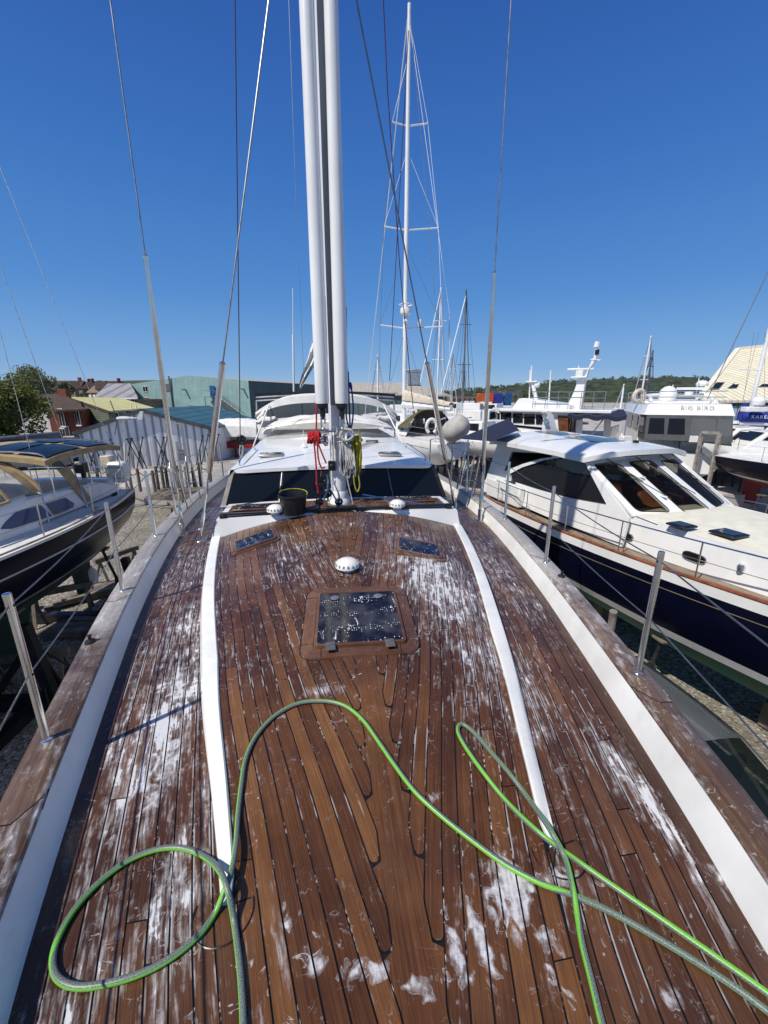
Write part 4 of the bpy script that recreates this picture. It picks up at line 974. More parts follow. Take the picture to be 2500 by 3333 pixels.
g = MB(); p = rf(.72, .36, .05); g.box(p, (.16, .3, .14), rz=A.ang); g.lathe([(.05, -.05), (.05, .02)], p-Vector((0,0,.06)), 12); g.build('floodlight', M['gelcoat'], roof, bevel=.02)
g = MB(); g.lathe([(.07, 0), (.07, .05), (.05, .06), (0, .06)], rf(.82, .4, .0), 16); g.build('horn_base', M['black_plastic'], roof)
# mast wing with lights and horns on the hardtop
g = MB(); b0 = rf(.12, .42)
wing = [A.on_s(x, y, rs0+.55) for x, y in ((1765,1410),(1772,1350),(1760,1340),(1775,1334),(1790,1350),(1800,1390),(1808,1410))]
g.prism([A.w(rs0+.5, a, b) for a, b in wing], A.h*.22); wg = g.build('light_mast', M['gelcoat'], roof, bevel=.02)
for x, y in ((1777,1354),(1780,1370)):
    a, b = A.on_s(x, y, rs0+.8); g = MB(); g.lathe([(.03,-.12),(.035,0),(.075,.05),(.08,.055),(.0,.05)], A.w(rs0+.72, a, b), 16, A.h+Vector((-.3,0,0))); g.build('horn', M['steel'], roof)
# inside: floor, seats, dash, back bulkhead
MB().box(A.w(3.9, 0, 2.62), (5.0, 2.7, .04), rz=A.ang).build('cabin_sole', M['dark_interior'], mo)
MB().box(A.w(fs1-.15, 0, 3.0), (.9, 2.5, .34), rz=A.ang).build('dashboard', M['dark_interior'], mo, bevel=.05)
for s, t_ in ((fs1-1.25, NS*.72), (fs1-1.25, -NS*.6)):
    q = MB(); q.grid(lambda a, b: A.w(s-.22*b+.1, t_+(2*a-1)*.46, 2.95+b*(.72-.30*(2*a-1)**4)*(1 if abs(2*a-1) < .99 else .6)), 12, 6); q.box(A.w(s+.25, t_, 2.95), (.6, .9, .22), rz=A.ang); q.build('helm_seat', M['brown_leather'], mo, bevel=.03)
q = MB(); q.box(A.w(pA[0]+.3, 0, 3.3), (.05, 2.7, 1.5), rz=A.ang); q.build('aft_bulkhead', M['dark_interior'], mo)
MB().box(A.w(3.0, -NS*1.0, 3.0), (1.8, .6, .5), rz=A.ang).build('settee', M['brown_leather'], mo, bevel=.05)
for s_ in (2.1, 3.2): MB().box(A.w(s_, -NS*1.2, 3.3), (.08, .1, 1.2), rz=A.ang).build('cabin_post', M['cabin_wood'], mo)
MB().box(A.w(1.9, -NS*.9, 2.95), (1.1, .7, .9), rz=A.ang).build('galley', M['cabin_wood'], mo, bevel=.02)
# cream foredeck trunk
def trk(s): return max(.25, min(1.42, AB(s)-.52))
ztr = lambda s: 3.24-.018*(s-fs1)
m = MB(); Sx = frange(fs1-.1, 11.6, .3); n = len(Sx)-1
m.grid(lambda a, b: (lambda s: A.w(s, (2*b-1)*(trk(s)-.05), ztr(s)+.07*(1-(2*b-1)**2)))(Sx[int(round(a*n))]), n, 12); fd = m.build('foredeck', M['cream'], mo)
for sd in (-1, 1):
    m = MB(); m.grid(lambda a, b: (lambda s: A.w(s, sd*(trk(s)-.05+.09*b), ztr(s)+.001-(ztr(s)-AZ(s)+.06)*b))(Sx[int(round(a*n))]), n, 3)
    m.grid(lambda a, b: (lambda s: A.w(s, sd*(trk(s)-.05-.06*b), ztr(s)+.004+.008*math.sin(b*3.1)))(Sx[int(round(a*n))]), n, 3); m.build('trunk_side', M['gelcoat'], mo, ang=40)
m = MB(); m.grid(lambda a, b: A.w(fs1+.02+.5*b+.42*(1-(2*a-1)**2)*(1-b*.2), (2*a-1)*1.40, zw0+.02-.0*b-.03*b+.06*(1-(2*a-1)**2)*b), 16, 4); m.build('cowl', M['gelcoat'], mo)
for x, y, w, l in ((2218,1712,.36,.36),(2372,1737,.42,.42)):
    s, t_ = A.on_z(x, y, 3.29); h = MB().box(A.w(s, t_, ztr(s)+.085), (l, w, .045), rz=A.ang).build('deck_hatch', M['black_plastic'], fd, bevel=.02); MB().box(A.w(s, t_, ztr(s)+.11), (l-.08, w-.08, .012), rz=A.ang).build('hatch_glass', M['dark_pane'], h, bevel=.01)
for x, y in ((2037,1743),(2263,1813)):
    s, z = A.on_t(x, y, NS*(trk(6.5)-.0)); g = MB(); pts = []
    for k in range(24):
        a = 2*math.pi*k/24; ca, sa = math.cos(a), math.sin(a); pts.append((s+.20*(abs(ca)**.6)*(1 if ca > 0 else -1), z+.075*(abs(sa)**.8)*(1 if sa > 0 else -1)))
    tt = NS*(trk(s)+.01); g.prism([A.w(a, tt, b) for a, b in pts], A.n*NS*.03); g.build('portlight', M['dark_pane'], mo)
    g = MB(); g.tube([A.w(a, tt+NS*.03, b) for a, b in pts], .010, 6, closed=True); g.build('portlight_rim', M['steel'], mo)
s, z = A.on_t(2415, 1850, NS*trk(5)); g = MB(); g.lathe([(.05,0),(.06,.08),(.04,.12),(0,.12)], A.w(s, NS*(trk(s)+.02), z-.05), 14); g.build('side_light', M['steel'], mo)
# guard rail
rl = [(s, NS*(AB(s)-.05), AZ(s)) for s in frange(.6, 13, .25)]
for sd in (1, -1):
    m = MB(); m.tube([A.w(s, sd*t_, z+.66) for s, t_, z in rl if s < 12], .0135, 8); m.build('guard_rail', M['steel'], mo)
    m = MB(); m.tube([A.w(s, sd*t_, z+.35) for s, t_, z in rl if s < 12], .006, 6); m.build('mid_wire', M['steel_wire'], mo)
    for i in range(7):
        s = .75+1.45*i; p = A.w(s, sd*NS*(AB(s)-.05), AZ(s)); g = MB(); g.tube([p, p+Vector((0,0,.66))], .013, 8)
        if i % 2: g.tube([A.w(s+.09, sd*NS*(AB(s)-.07), AZ(s)), A.w(s+.09, sd*NS*(AB(s)-.07), AZ(s)+.25), A.w(s+.05, sd*NS*(AB(s)-.06), AZ(s)+.29), A.w(s, sd*NS*(AB(s)-.05), AZ(s)+.27)], .009, 6)
        g.build('stanchion', M['steel'], mo)
# aft cockpit: coamings, navy awning and covers
m = MB()
for sd in (-1, 1): m.box(A.w(.6, sd*1.7, 2.85), (1.7, .2, .6), rz=A.ang)
m.box(A.w(-.05, 0, 2.8), (.25, 3.4, .5), rz=A.ang); m.build('cockpit_coaming', M['gelcoat'], mo, bevel=.05)
m = MB(); m.grid(lambda a, b: A.w(-.1+1.0*a, NS*(1.72*(2*b-1)), 3.05+.45*math.sin(a*1.6)*(1-(2*b-1)**4)+.03*math.sin(b*17)), 10, 14); m.grid(lambda a, b: A.w(-.1, NS*(1.72*(2*b-1)), 3.05-.42*a), 2, 14); m.grid(lambda a, b: A.w(-.1+1.0*b, NS*1.76, 3.05-.40*a+.45*math.sin(b*1.6)*0), 2, 8); m.build('cockpit_cover', M['navy_cloth'], mo)
c4 = [Pd(1489,1428,13.6), Pd(1600,1437,11.6), Pd(1690,1400,12.2), Pd(1655,1362,15.0)]
m = MB(); m.grid(lambda a, b: (c4[0].lerp(c4[1], a)).lerp(c4[3].lerp(c4[2], a), b)+Vector((0,0,.05*math.sin(a*3.1)*math.sin(b*3.1))), 8, 8); m.build('awning', M['navy_cloth'], mo)
m = MB(); p = c4[0].lerp(c4[1], .35); m.tube([p, Vector((p.x-.25, p.y, 2.3))], .02, 8); p = c4[3]; m.tube([p, p-Vector((0,0,.9))], .02, 8); m.build('awning_pole', M['steel'], mo)
def stand(name, top, base, label, group):
    """adjustable tripod stand holding a hull"""
    r = thing(name, label, 'boat stand', (base.x, base.y, base.z), group); top = Vector(top)
    MB().tube([base+Vector((0,0,.05)), top], .035, 8).tube([base+(top-base)*.55, top], .022, 8).build('post', M['black_steel'], r)
    for k in range(3):
        a = rad(120*k+30); e = base+Vector((.55*math.cos(a), .55*math.sin(a), .0)); MB().tube([base+(top-base)*.62, e], .022, 6).build('leg', M['black_steel'], r)
    MB().box(top, (.26, .26, .05)).build('pad', M['old_timber'], r, bevel=.01); return r
for i, (s, lb) in enumerate(((2.2, 'black tripod stand under the stern half of the navy motor yacht'), (6.0, 'black tripod stand in the shade amidships under the navy motor yacht'), (9.2, 'black tripod stand under the bow half of the navy motor yacht'))):
    z = 1.0; stand('boat_stand', A.w(s, NS*AH(s, 1.15)*.98, 1.15), A.w(s, NS*(AH(s, 1.1)+.35), 0), lb, 'stands under the navy motor yacht')
for s in (3.5, 7.5):
    p = A.w(s, 0, 0); tag(MB().box(p+Vector((0,0,.28)), (.5, 1.4, .5), rz=A.ang).build('keel_block', M['old_timber'], None, bevel=.02), ('timber block stack under the keel of the navy motor yacht, towards its stern' if s < 5 else 'timber block stack under the keel of the navy motor yacht, towards its bow'), 'keel block', 'keel blocks')
p = Pz(1990, 2050, 1.2); tag(MB().tube([Pz(1985,2075,1.0), Pz(1997,1990,1.65)], .07, 10).build('timber_prop', M['grey_timber']), 'short round timber post wedged under the navy motor yacht', 'timber prop')

# ------------------------------------------------------------------ neighbouring sailing yacht (left)
Bf = Fr((-6.55, 11.9), (-.115, -.993)); NB = 1.0 if Bf.w(0, 1, 0).x > Bf.w(0, 0, 0).x else -1.0
bo = thing('sailing_yacht', 'navy sailing yacht with tan sprayhood and bimini lying left beside the teak deck', 'sailing yacht', Bf.w(5, 0, 0))
Bst = [(0, 1.35, 3.18, 1.75), (1.5, 1.68, 3.14, 1.45), (4, 1.92, 3.16, 1.25), (7, 1.80, 3.26, 1.25), (9.5, 1.15, 3.42, 1.45), (11.6, .06, 3.62, 2.2)]
wb = lambda s: 2.02+.006*s
BB, BZ, BH, _ = make_hull(Bf, bo, Bst, [('rubbing_strake', M['white_dull'], None, lambda s, z: z-.05, 1), ('topsides', M['navy_hull'], lambda s, z: z-.05, lambda s, z: wb(s)+.13, 6), ('boot_stripe', M['alloy'], lambda s, z: wb(s)+.13, lambda s, z: wb(s)+.05, 1), ('waterline_band', M['navy_hull'], lambda s, z: wb(s)+.05, lambda s, z: wb(s), 1), ('underbody', M['dark_green_bottom'], lambda s, z: wb(s), None, 6)], None, None, nm=2.1, deckmat=M['white_dull'])
m = MB(); m.tube([Bf.w(s, NB*(BH(s, BZ(s)-.36)+.012), BZ(s)-.36) for s in frange(.1, 11, .3)], .022, 6); m.build('rub_rail', M['alloy'], bo)
m = MB()
for sd in (-1, 1): m.tube([Bf.w(s, sd*(BB(s)-.05), BZ(s)+.02) for s in frange(.1, 11.2, .3)], .018, 6)
m.build('toe_rail', M['grey_timber'], bo)
kl = [(2.3, 1.6), (8.6, 1.6), (8.0, .12), (3.0, .12)]; MB().prism([Bf.w(s, -.13, z) for s, z in kl], Bf.n*.26).build('keel', M['dark_green_bottom'], bo, bevel=.05)  # keel lengthened to hide sunlit gravel, standing in for shade under the hull
MB().prism([Bf.w(s, -.05, z) for s, z in ((.35, 1.9), (1.05, 1.8), (.95, .55), (.45, .5))], Bf.n*.1).build('rudder', M['dark_green_bottom'], bo)
tb = NB*1.15
def bt(x, y, t=None): return Bf.on_t(x, y, tb if t is None else t)
# coachroof with flared sides
sp0, sp1 = 3.2, 8.6
cw = lambda s: min(1.22, BB(s)-.55)
zc_ = lambda s: 3.80-.045*(s-sp0)
m = MB(); Sx = frange(sp0, sp1, .3); n = len(Sx)-1
m.grid(lambda a, b: (lambda s: Bf.w(s, (2*b-1)*(cw(s)-.14), zc_(s)+.10*(1-(2*b-1)**2)))(Sx[int(round(a*n))]), n, 10)
for sd in (-1, 1): m.grid(lambda a, b: (lambda s: Bf.w(s, sd*(cw(s)-.14+.14*b**.7+.02*b), zc_(s)-(zc_(s)-BZ(s)+.03)*b**1.4))(Sx[int(round(a*n))]), n, 5)
m.add([Bf.w(sp1, -cw(sp1), BZ(sp1)), Bf.w(sp1, cw(sp1), BZ(sp1)), Bf.w(sp1, cw(sp1)-.14, zc_(sp1)), Bf.w(sp1, -cw(sp1)+.14, zc_(sp1))], [(0,1,2,3)])
cr_ = m.build('coachroof', M['gelcoat'], bo, ang=45)
tW = NB*1.20
for pts in (((0,1722),(20,1698),(54,1668),(90,1656),(136,1645),(163,1679),(100,1700),(35,1721)), ((152,1639),(214,1620),(239,1639),(232,1652),(212,1663),(176,1677))):
    q = [Bf.on_t(x, y, tW) for x, y in pts]
    MB().prism([Bf.w(s, NB*(cw(s)-.14+.16*max(0, min(1, (zc_(s)-z)/(zc_(s)-BZ(s))))**.6+.004), z) for s, z in q], Bf.n*NB*.012).build('cabin_window', M['blue_pane'], cr_, smooth=False)
# cockpit coaming, aft deck
m = MB(); ck = [(.4, 3.18), (.4, 3.42), (1.2, 3.62), (3.3, 3.72), (3.3, 3.16)]
for sd in (-1, 1): m.prism([Bf.w(s, sd*.95, z) for s, z in ck], Bf.n*sd*.22)
m.box(Bf.w(.35, 0, 3.35), (.3, 2.0, .4), rz=Bf.ang); cc = m.build('cockpit_coaming', M['gelcoat'], bo, bevel=.05)
for x, y in ((288,1656),(374,1610)):
    s, z = bt(x, y, NB*1.17); MB().box(Bf.w(s, NB*1.175, z), (.20, .02, .12), rz=Bf.ang).build('small_port', M['dark_pane'], cc, bevel=.02)
# sprayhood
hs0, hs1 = 2.9, 4.7
def sh(a, b):   # a: fore-aft 0 aft..1 fwd, b across
    u = 2*b-1; e = abs(u)**3; s = hs0+(hs1-hs0)*a; top = 4.43-.68*max(0, (a-.42)/.58)**1.3-.06*(.42-a if a < .42 else 0); zb = zc_(s)-.02
    z = zb+(top-zb)*(1-e*.95 if abs(u) < 1 else .0); return Bf.w(s, NB*1.18*u*(1-.05*(1-e)), z)
m = MB(); m.grid(lambda a, b: sh(a*.42, .20+.60*b), 6, 20); m.grid(lambda a, b: sh(a*.13, b), 2, 24); hd = m.build('sprayhood', M['tan_canvas'], bo)
m = MB(); m.grid(lambda a, b: sh(.42+.58*a, .03+.94*b), 6, 24); m.build('hood_window', M['vinyl'], hd)
for b0 in (0, .80): m = MB(); m.grid(lambda a, b: sh(.13+a*.29, b0+.20*b), 4, 8); m.build('hood_window', M['vinyl'], hd)
m = MB()
for bb in (.0, .30, .70, 1.0): m.tube([sh(.42+.58*a/8, bb)+Vector((0,0,.008)) for a in range(9)], .028, 6)
m.tube([sh(.42, b/20)+Vector((0,0,.006)) for b in range(21)], .04, 6); m.tube([sh(.0, b/20)+Vector((0,0,.006)) for b in range(21)], .05, 6); m.tube([sh(1, b/20)+Vector((0,0,.006)) for b in range(21)], .02, 6); m.build('hood_trim', M['tan_canvas'], hd)
m = MB(); q = [bt(x, y, NB*1.2) for x, y in ((188,1530),(222,1516),(300,1628),(282,1640))]; m.prism([Bf.w(s, NB*1.19, z) for s, z in q], Bf.n*NB*.015); m.build('hood_side_panel', M['tan_canvas'], hd)
# bimini and solar panels
def bim(a, b, e=0): u = 2*b-1; return Bf.w(.5+2.5*a, 1.45*u, 4.50+.12*(1-abs(u)**2.5)-.10*abs(2*a-1)**3+e)
m = MB(); m.grid(lambda a, b: bim(a, b), 10, 16); m.grid(lambda a, b: bim(a, 1, -.12*b)+Bf.n*(-.03*b), 10, 2); m.grid(lambda a, b: bim(a, 0, -.12*b), 10, 2); m.grid(lambda a, b: bim(0, a, -.10*b), 16, 1); m.grid(lambda a, b: bim(1, a, -.10*b), 16, 1); bi = m.build('bimini', M['tan_canvas'], bo)
for a0, b0 in ((.08,.56),(.08,.79),(.55,.56),(.55,.79),(.08,.10),(.55,.10)):
    b0 = b0 if NB > 0 else 1-b0-.2; m = MB(); m.grid(lambda a, b: bim(a0+.40*a, b0+.20*b, .03), 4, 4); m.build('solar_panel', M['solar'], bi)
m = MB()
for s in (.6, 1.75, 2.9):
    m.tube(spline([Bf.w(s, -1.42, 3.6), Bf.w(s, -1.40, 4.3), Bf.w(s, -1.1, 4.55), Bf.w(s, 1.1, 4.55), Bf.w(s, 1.40, 4.3), Bf.w(s, 1.42, 3.6)], 5), .015, 8)
m.build('bimini_frame', M['steel'], bo)
# boom in its grey cover, rails, stern gear
m = MB(); p0, p1 = Pd(-120, 1452, 8.6), Pd(198, 1416, 11.6); m.tube([p0, p0.lerp(p1, .97), p1], [.13, .11, .07], 12); m.build('boom', M['slate'], bo)
for k, q in enumerate((((-60, 395), (420, 1592)), ((-60, 700), (285, 1652)), ((-60, 850), (160, 1700)))):
    (xa, ya), (xb, yb) = q; s, z = Bf.on_t(xb, yb, NB*(1.5 if k else 1.2)); e = Bf.w(s, NB*(1.5 if k else 1.2), z); d = ray(xa, ya); top = O+d*((e-O).length*(.93 if k else .97))
    MB().tube([e, top+(top-e)*.8], .007, 6).build('shroud', M['steel_wire'], bo); MB().tube([e, e+(top-e)*.05, e+(top-e)*.14], [.02,.016,.010], 8).build('turnbuckle', M['steel'], bo)
pr_ = [(s, NB*(BB(s)-.08), BZ(s)) for s in frange(.2, 10.5, .3)]
for h in (.60, .32): MB().tube([Bf.w(s, t_, z+h) for s, t_, z in pr_], .005, 6).build('guard_wire', M['steel_wire'], bo)
for s in (1.0, 2.3, 3.9, 5.6, 7.4, 9.0):
    p = Bf.w(s, NB*(BB(s)-.08), BZ(s)); MB().tube([p, p+Vector((0,0,.62))], .013, 8).build('stanchion', M['steel'], bo)
m = MB()
for h in (.62, .34): m.tube([Bf.w(1.0, NB*(BB(1)-.08), BZ(1)+h), Bf.w(.15, NB*1.2, BZ(0)+h), Bf.w(.05, NB*.9, BZ(0)+h), Bf.w(.05, -NB*.9, BZ(0)+h), Bf.w(.15, -NB*1.2, BZ(0)+h)], .014, 8)
for t_ in (1.2, .6, -.6, -1.2): m.tube([Bf.w(.1, NB*t_, BZ(0)), Bf.w(.1, NB*t_, BZ(0)+.62)], .014, 8)
m.build('pushpit', M['steel'], bo)
p = Bf.w(.02, NB*1.02, BZ(0)+.48); m = MB(); m.box(p, (.34, .44, .56), rz=Bf.ang); lr = m.build('liferaft_canister', M['gelcoat'], bo, bevel=.09)
m = MB()
for z in (-.14, .14): m.tube([p+Bf.h*.18+Bf.n*(.23*NB)+Vector((0,0,z)), p+Bf.h*.18-Bf.n*(.23*NB)+Vector((0,0,z)), p-Bf.h*.18-Bf.n*(.23*NB)+Vector((0,0,z)), p-Bf.h*.18+Bf.n*(.23*NB)+Vector((0,0,z))], .012, 6, closed=True)
m.build('canister_strap', M['steel'], lr)
p = Pd(410, 1590, 11.9); MB().tube([p, Pd(406, 1440, 11.9)], [.030, .026], 10).build('flag_mast', M['cream'], bo)
g = Pd(394, 1362, 12.1); wgn = MB(); wgn.tube([Vector((g.x, g.y, 3.3)), g-Vector((0,0,.04))], .022, 8); wgn.build('generator_pole', M['steel'], bo)
ax = (Cw(1, .25, 0)-Cw(0, 0, 0)).normalized(); wgn = MB()
wgn.tube([g-ax*.12, g-ax*.08, g+ax*.1, g+ax*.30, g+ax*.40], [.02, .06, .065, .035, .02], 10)
tail = [g+ax*.30, g+ax*.42+Vector((0,0,.02)), g+ax*.52+Vector((0,0,.20)), g+ax*.60+Vector((0,0,.20)), g+ax*.55+Vector((0,0,-.03)), g+ax*.42+Vector((0,0,-.05))]; wgn.prism(tail, Vector((.02, .02, 0)))
wn = wgn.build('wind_generator', M['gelcoat'], bo)
for a in (112, 232, 352):
    d = ax.cross(Vector((0,0,1)))*math.cos(rad(a)); d = (Vector((-.3,.1,0))*0+Vector((ax.y*-1, ax.x, 0))*math.cos(rad(a))*.75+ax*-.05+Vector((0,0,math.sin(rad(a))))).normalized()
    MB().bar(g-ax*.1, g-ax*.12+d*.52, .045, .008, up=ax).build('blade', M['slate'], wn)
for x, y, c1, c2 in ((242,1512,'black_plastic','slate'), (412,1508,'olive_canvas','beige_canvas')):
    q = Bf.w(.02, NB*.1, 3.78) if x < 300 else Bf.w(-.1, NB*.72, 3.95); m = MB(); m.box(q, (.30, .24, .26), rz=Bf.ang); m.tube([q-Vector((0,0,.12)), q-Vector((0,0,.55))], [.07,.05], 8); m.build('outboard_motor', M[c1 if x < 300 else c2], bo, bevel=.05)
m = MB(); s, z = bt(303,1690, NB*1.5); p = Bf.w(s, NB*(BB(s)-.12), BZ(s)+.06); m.ball(p, .085, 12, 8, (1.5,.6,.45)); m.build('mooring_cleat', M['steel'], bo)
for i, (s, lb) in enumerate(((1.3, 'black tripod stand by the rudder of the left navy sailing yacht'), (4.4, 'black tripod stand amidships beneath the left navy sailing yacht'), (7.4, 'black tripod stand beneath the forward half of the left navy sailing yacht'))):
    stand('boat_stand', Bf.w(s, NB*BH(s, 1.95)*.97, 1.95), Bf.w(s-.2, NB*(BH(s, 1.8)+.55), 0), lb, 'stands under the left sailing yacht')
p = Pz(605, 1740, 0); stand('boat_stand', Pd(560, 1660, 17.0)+Vector((0,0,.1)), Pd(575, 1780, 17.0)*1.0-Vector((0,0,Pd(575,1780,17.0).z)), 'free black tripod stand on the gravel behind the left sailing yacht', 'stands under the left sailing yacht')
for x, y, z in ((303, 1872, 1.0),):
    p = Pz(x, y, z); f_ = MB(); f_.lathe([(.02,-.26),(.085,-.22),(.10,-.12),(.10,.10),(.07,.18),(.025,.22),(.025,.26)], p, 16); tag(f_.build('fender', M['white_dull']), 'white fender hanging low beneath the left navy sailing yacht', 'fender')

# car parked below the right rail
C = Fr((4.28, 3.45), (0.02, -1)); car = thing('parked_car', 'grey hatchback parked on the gravel close under the right rail', 'car', C.w(0, 0, 0))
def sec(s, t0, z): return [C.w(s, sd*t0, z) for sd in (-1, 1)]
body = [(-2.35,.55,.62,.70),(-2.2,.80,.40,.92),(-1.4,.86,.25,.95),(.2,.87,.25,.93),(1.2,.86,.25,.90),(1.9,.80,.28,.80),(2.15,.62,.40,.66)]
m = MB(); n = len(body)-1
def bp_(i, k):
    s, hw_, z0, z1 = body[i]; P_ = [(-hw_*.9, z0), (-hw_, z0+.12), (-hw_, z0+(z1-z0)*.7), (-hw_*.9, z1), (0, z1+.02), (hw_*.9, z1), (hw_, z0+(z1-z0)*.7), (hw_, z0+.12), (hw_*.9, z0)]; return C.w(s, P_[k][0], P_[k][1])
m.grid(lambda a, b: bp_(int(round(a*n)), int(round(b*8))), n, 8); m.build('body', M['car_grey'], car)
rfp = lambda s, u, dz=0: C.w(s, .66*u*(1-.04*abs(s+.6)), 1.47-.05*(s+.6)**2*.6-.05*abs(u)**3+dz)
m = MB(); m.grid(lambda a, b: rfp(-1.75+1.75*a, (2*b-1)), 10, 10)
m.build('roof', M['car_grey'], car)
m = MB()
for u in (-.82, .82): m.tube([rfp(-1.7+1.65*k/8, u, .012) for k in range(9)], .012, 6)
m.build('roof_seam', M['car_grey'], car)
m = MB(); m.grid(lambda a, b: rfp(0, 2*b-1).lerp(C.w(.95, .76*(2*b-1), .94+.03*(1-(2*b-1)**2)), a), 6, 10); m.build('windscreen', M['car_glass'], car)
m = MB(); m.grid(lambda a, b: rfp(-1.75, 2*b-1).lerp(C.w(-2.15, .70*(2*b-1), .95), a), 4, 10); m.build('rear_window', M['car_glass'], car)
for sd in (-1, 1): m = MB(); m.grid(lambda a, b: (rfp(-1.75+1.75*b, sd)).lerp(C.w(-2.1+3.0*b, sd*.84, .93), a), 3, 8); m.build('side_window', M['car_glass'], car)
for sd in (-1, 1): m = MB(); m.tube([rfp(-1.75+1.75*k/6, sd, .004) for k in range(7)]+[C.w(.95, sd*.79, .95)], .024, 6); m.build('pillar', M['black_plastic'], car)
for sd in (-1, 1):
    for s in (-1.45, 1.3):
        wl_ = MB(); wl_.lathe([(.16,-.1),(.29,-.1),(.31,-.06),(.31,.06),(.29,.1),(.16,.1)], C.w(s, sd*.78, .31), 24, C.n); wl_ = wl_.build('wheel', M['tyre'], car); MB().lathe([(.0,-.08),(.19,-.085),(.19,.085),(0,.08)], C.w(s, sd*.78, .31), 20, C.n).build('rim', M['alloy'], wl_)
for sd in (-1, 1): MB().box(C.w(.75, sd*.93, .99), (.13, .2, .13), rz=C.ang).build('wing_mirror', M['car_grey'], car, bevel=.03)
m = MB(); m.box(C.w(.1, 0, 1.0), (.1, 1.3, .5), rz=C.ang); m.box(C.w(-.7, 0, .8), (1.6, 1.3, .5), rz=C.ang); m.build('interior', M['dark_interior'], car, bevel=.05)

# dark cradle, trestles and timber added to darken the gravel under the left yacht
cr = thing('added_cradle', 'dark steel cradle added to darken the gravel under the left navy sailing yacht', 'cradle', Bf.w(4.5, 0, 0))
for s_ in (1.4, 4.5, 7.6):
    MB().bar(Bf.w(s_, -1.9, .14), Bf.w(s_, 1.9, .14), .2, .24).build('cross_beam', M['black_steel'], cr)
    for sd in (-1, 1): MB().bar(Bf.w(s_, sd*1.8, .2), Bf.w(s_, sd*1.62, 1.75), .16, .16).build('arm', M['black_steel'], cr); MB().bar(Bf.w(s_, sd*.7, .2), Bf.w(s_, sd*1.66, 1.4), .10, .10).build('brace', M['black_steel'], cr)
for sd in (-1, 1): MB().bar(Bf.w(.6, sd*1.5, .12), Bf.w(8.6, sd*1.5, .12), .2, .2).build('runner', M['black_steel'], cr)
def trestle(p, rz, lb):
    r = thing('trestle', lb, 'trestle', (p.x, p.y, 0), 'added timber trestles by the left yacht'); u = Vector((math.cos(rz), math.sin(rz), 0)); v = Vector((-u.y, u.x, 0)); b = Vector((p.x, p.y, 0))
    MB().bar(b-u*.7+Vector((0,0,.8)), b+u*.7+Vector((0,0,.8)), .12, .14).build('top_beam', M['old_timber'], r)
    for a in (-.55, .55):
        for c in (-1, 1): MB().bar(b+u*a+Vector((0,0,.75)), b+u*a*1.05+v*.36*c, .07, .05).build('leg', M['old_timber'], r)
for x, y, a, lb in ((215,2010,.4,'old timber trestle added to darken the gravel below the left guard wires'), (395,1880,1.0,'old timber trestle added to darken the gravel near the rudder of the left yacht'), (120,2250,.1,'old timber trestle added to darken the gravel lowest, beside the nearest left stanchion')): trestle(Pz(x, y, 0), a, lb)
for i, (x, y, a) in enumerate(((330,1935,.5),(290,2060,-.2))):
    p = Pz(x, y, 0); m = MB()
    for k in range(9): m.box(Vector((p.x, p.y, .06+.07*(k//3)))+Vector((.02*k, .24*(k % 3)-.2, 0)), (2.4-.1*k, .2, .06), rz=a+.04*(k % 4))
    tag(m.build('added_timber_pile', M['old_timber'], None, smooth=False), ('pile of old planks added to darken the gravel behind the second left stanchion' if i == 0 else 'pile of old planks added to darken the gravel nearer the left rail'), 'timber', 'added plank piles by the left yacht')
# ------------------------------------------------------------------ quay furniture
QZ = .98
def gnd(x, y, z=QZ): return Pz(x, y, z)
wd = MB()
for k in range(48):
    a = Cw(-11+k*.40, 19.6-k*.027, QZ+.10+.012*(k % 3)); wd.box(a, (.33, 2.0, .05), rz=-YAW+rad(2*R.uniform(-.3,.3)))
for e in (-.98, .98):
    wd.bar(Cw(-11.1, 19.6+e, QZ+.03), Cw(8.1, 18.3+e, QZ+.03), .14, .16)
tag(wd.build('walkway', M['old_timber'], smooth=False), 'weathered grey plank walkway along the quay edge behind the yachts', 'walkway')
# posts with slack ropes
posts = []
pl_ = [(300,1590),(325,1586),(361,1596),(430,1598),(458,1600),(506,1604),(517,1594),(535,1594),(548,1590),(585,1592),(612,1592),(634,1588),(655,1584),(688,1580)]
pr__ = [(1405,1548),(1424,1545),(1447,1550),(1487,1540),(1521,1560),(1552,1538),(1586,1532),(1619,1526)]
far = [(2272,1470),(2294,1480),(2318,1492),(2345,1474),(2375,1478),(2400,1470)]
pb = None
for grp, L, lab in (('left', pl_, 'grey timber rope post on the walkway between the left sailing yacht and the big yacht'), ('right', pr__, 'grey timber rope post on the walkway between the big yacht and the right motor yacht'), ('far', far, 'grey timber rope post on the far pontoon beyond the hardtop of the right motor yacht')):
    row = []
    for i, (x, y) in enumerate(L):
        p = gnd(x, y, QZ+.05); h = R.uniform(1.05, 1.3) if grp != 'far' else 1.25
        if pb is None: pb = MB().tube([p, p+Vector((0,0,1.2))], [.085, .075], 8).build('rope_post', M['old_timber']); o = pb; LOC0 = p.copy()
        else: o = pb.copy(); col.objects.link(o); o.location = p
        o.scale = (1, 1, h/1.2); tag(o, lab, 'post', 'rope posts along the walkway'); row.append(p+Vector((0,0,h*.93)))
    for a, b in zip(row[:-1], row[1:]):
        m = MB(); m.tube([a.lerp(b, q/6)-Vector((0,0,.22*4*(q/6)*(1-q/6))) for q in range(7)], .022, 5)
        tag(m.build('barrier_rope', M['black_rubber']), lab.replace('grey timber rope post', 'dark slack rope slung'), 'rope', 'slack ropes between the posts')
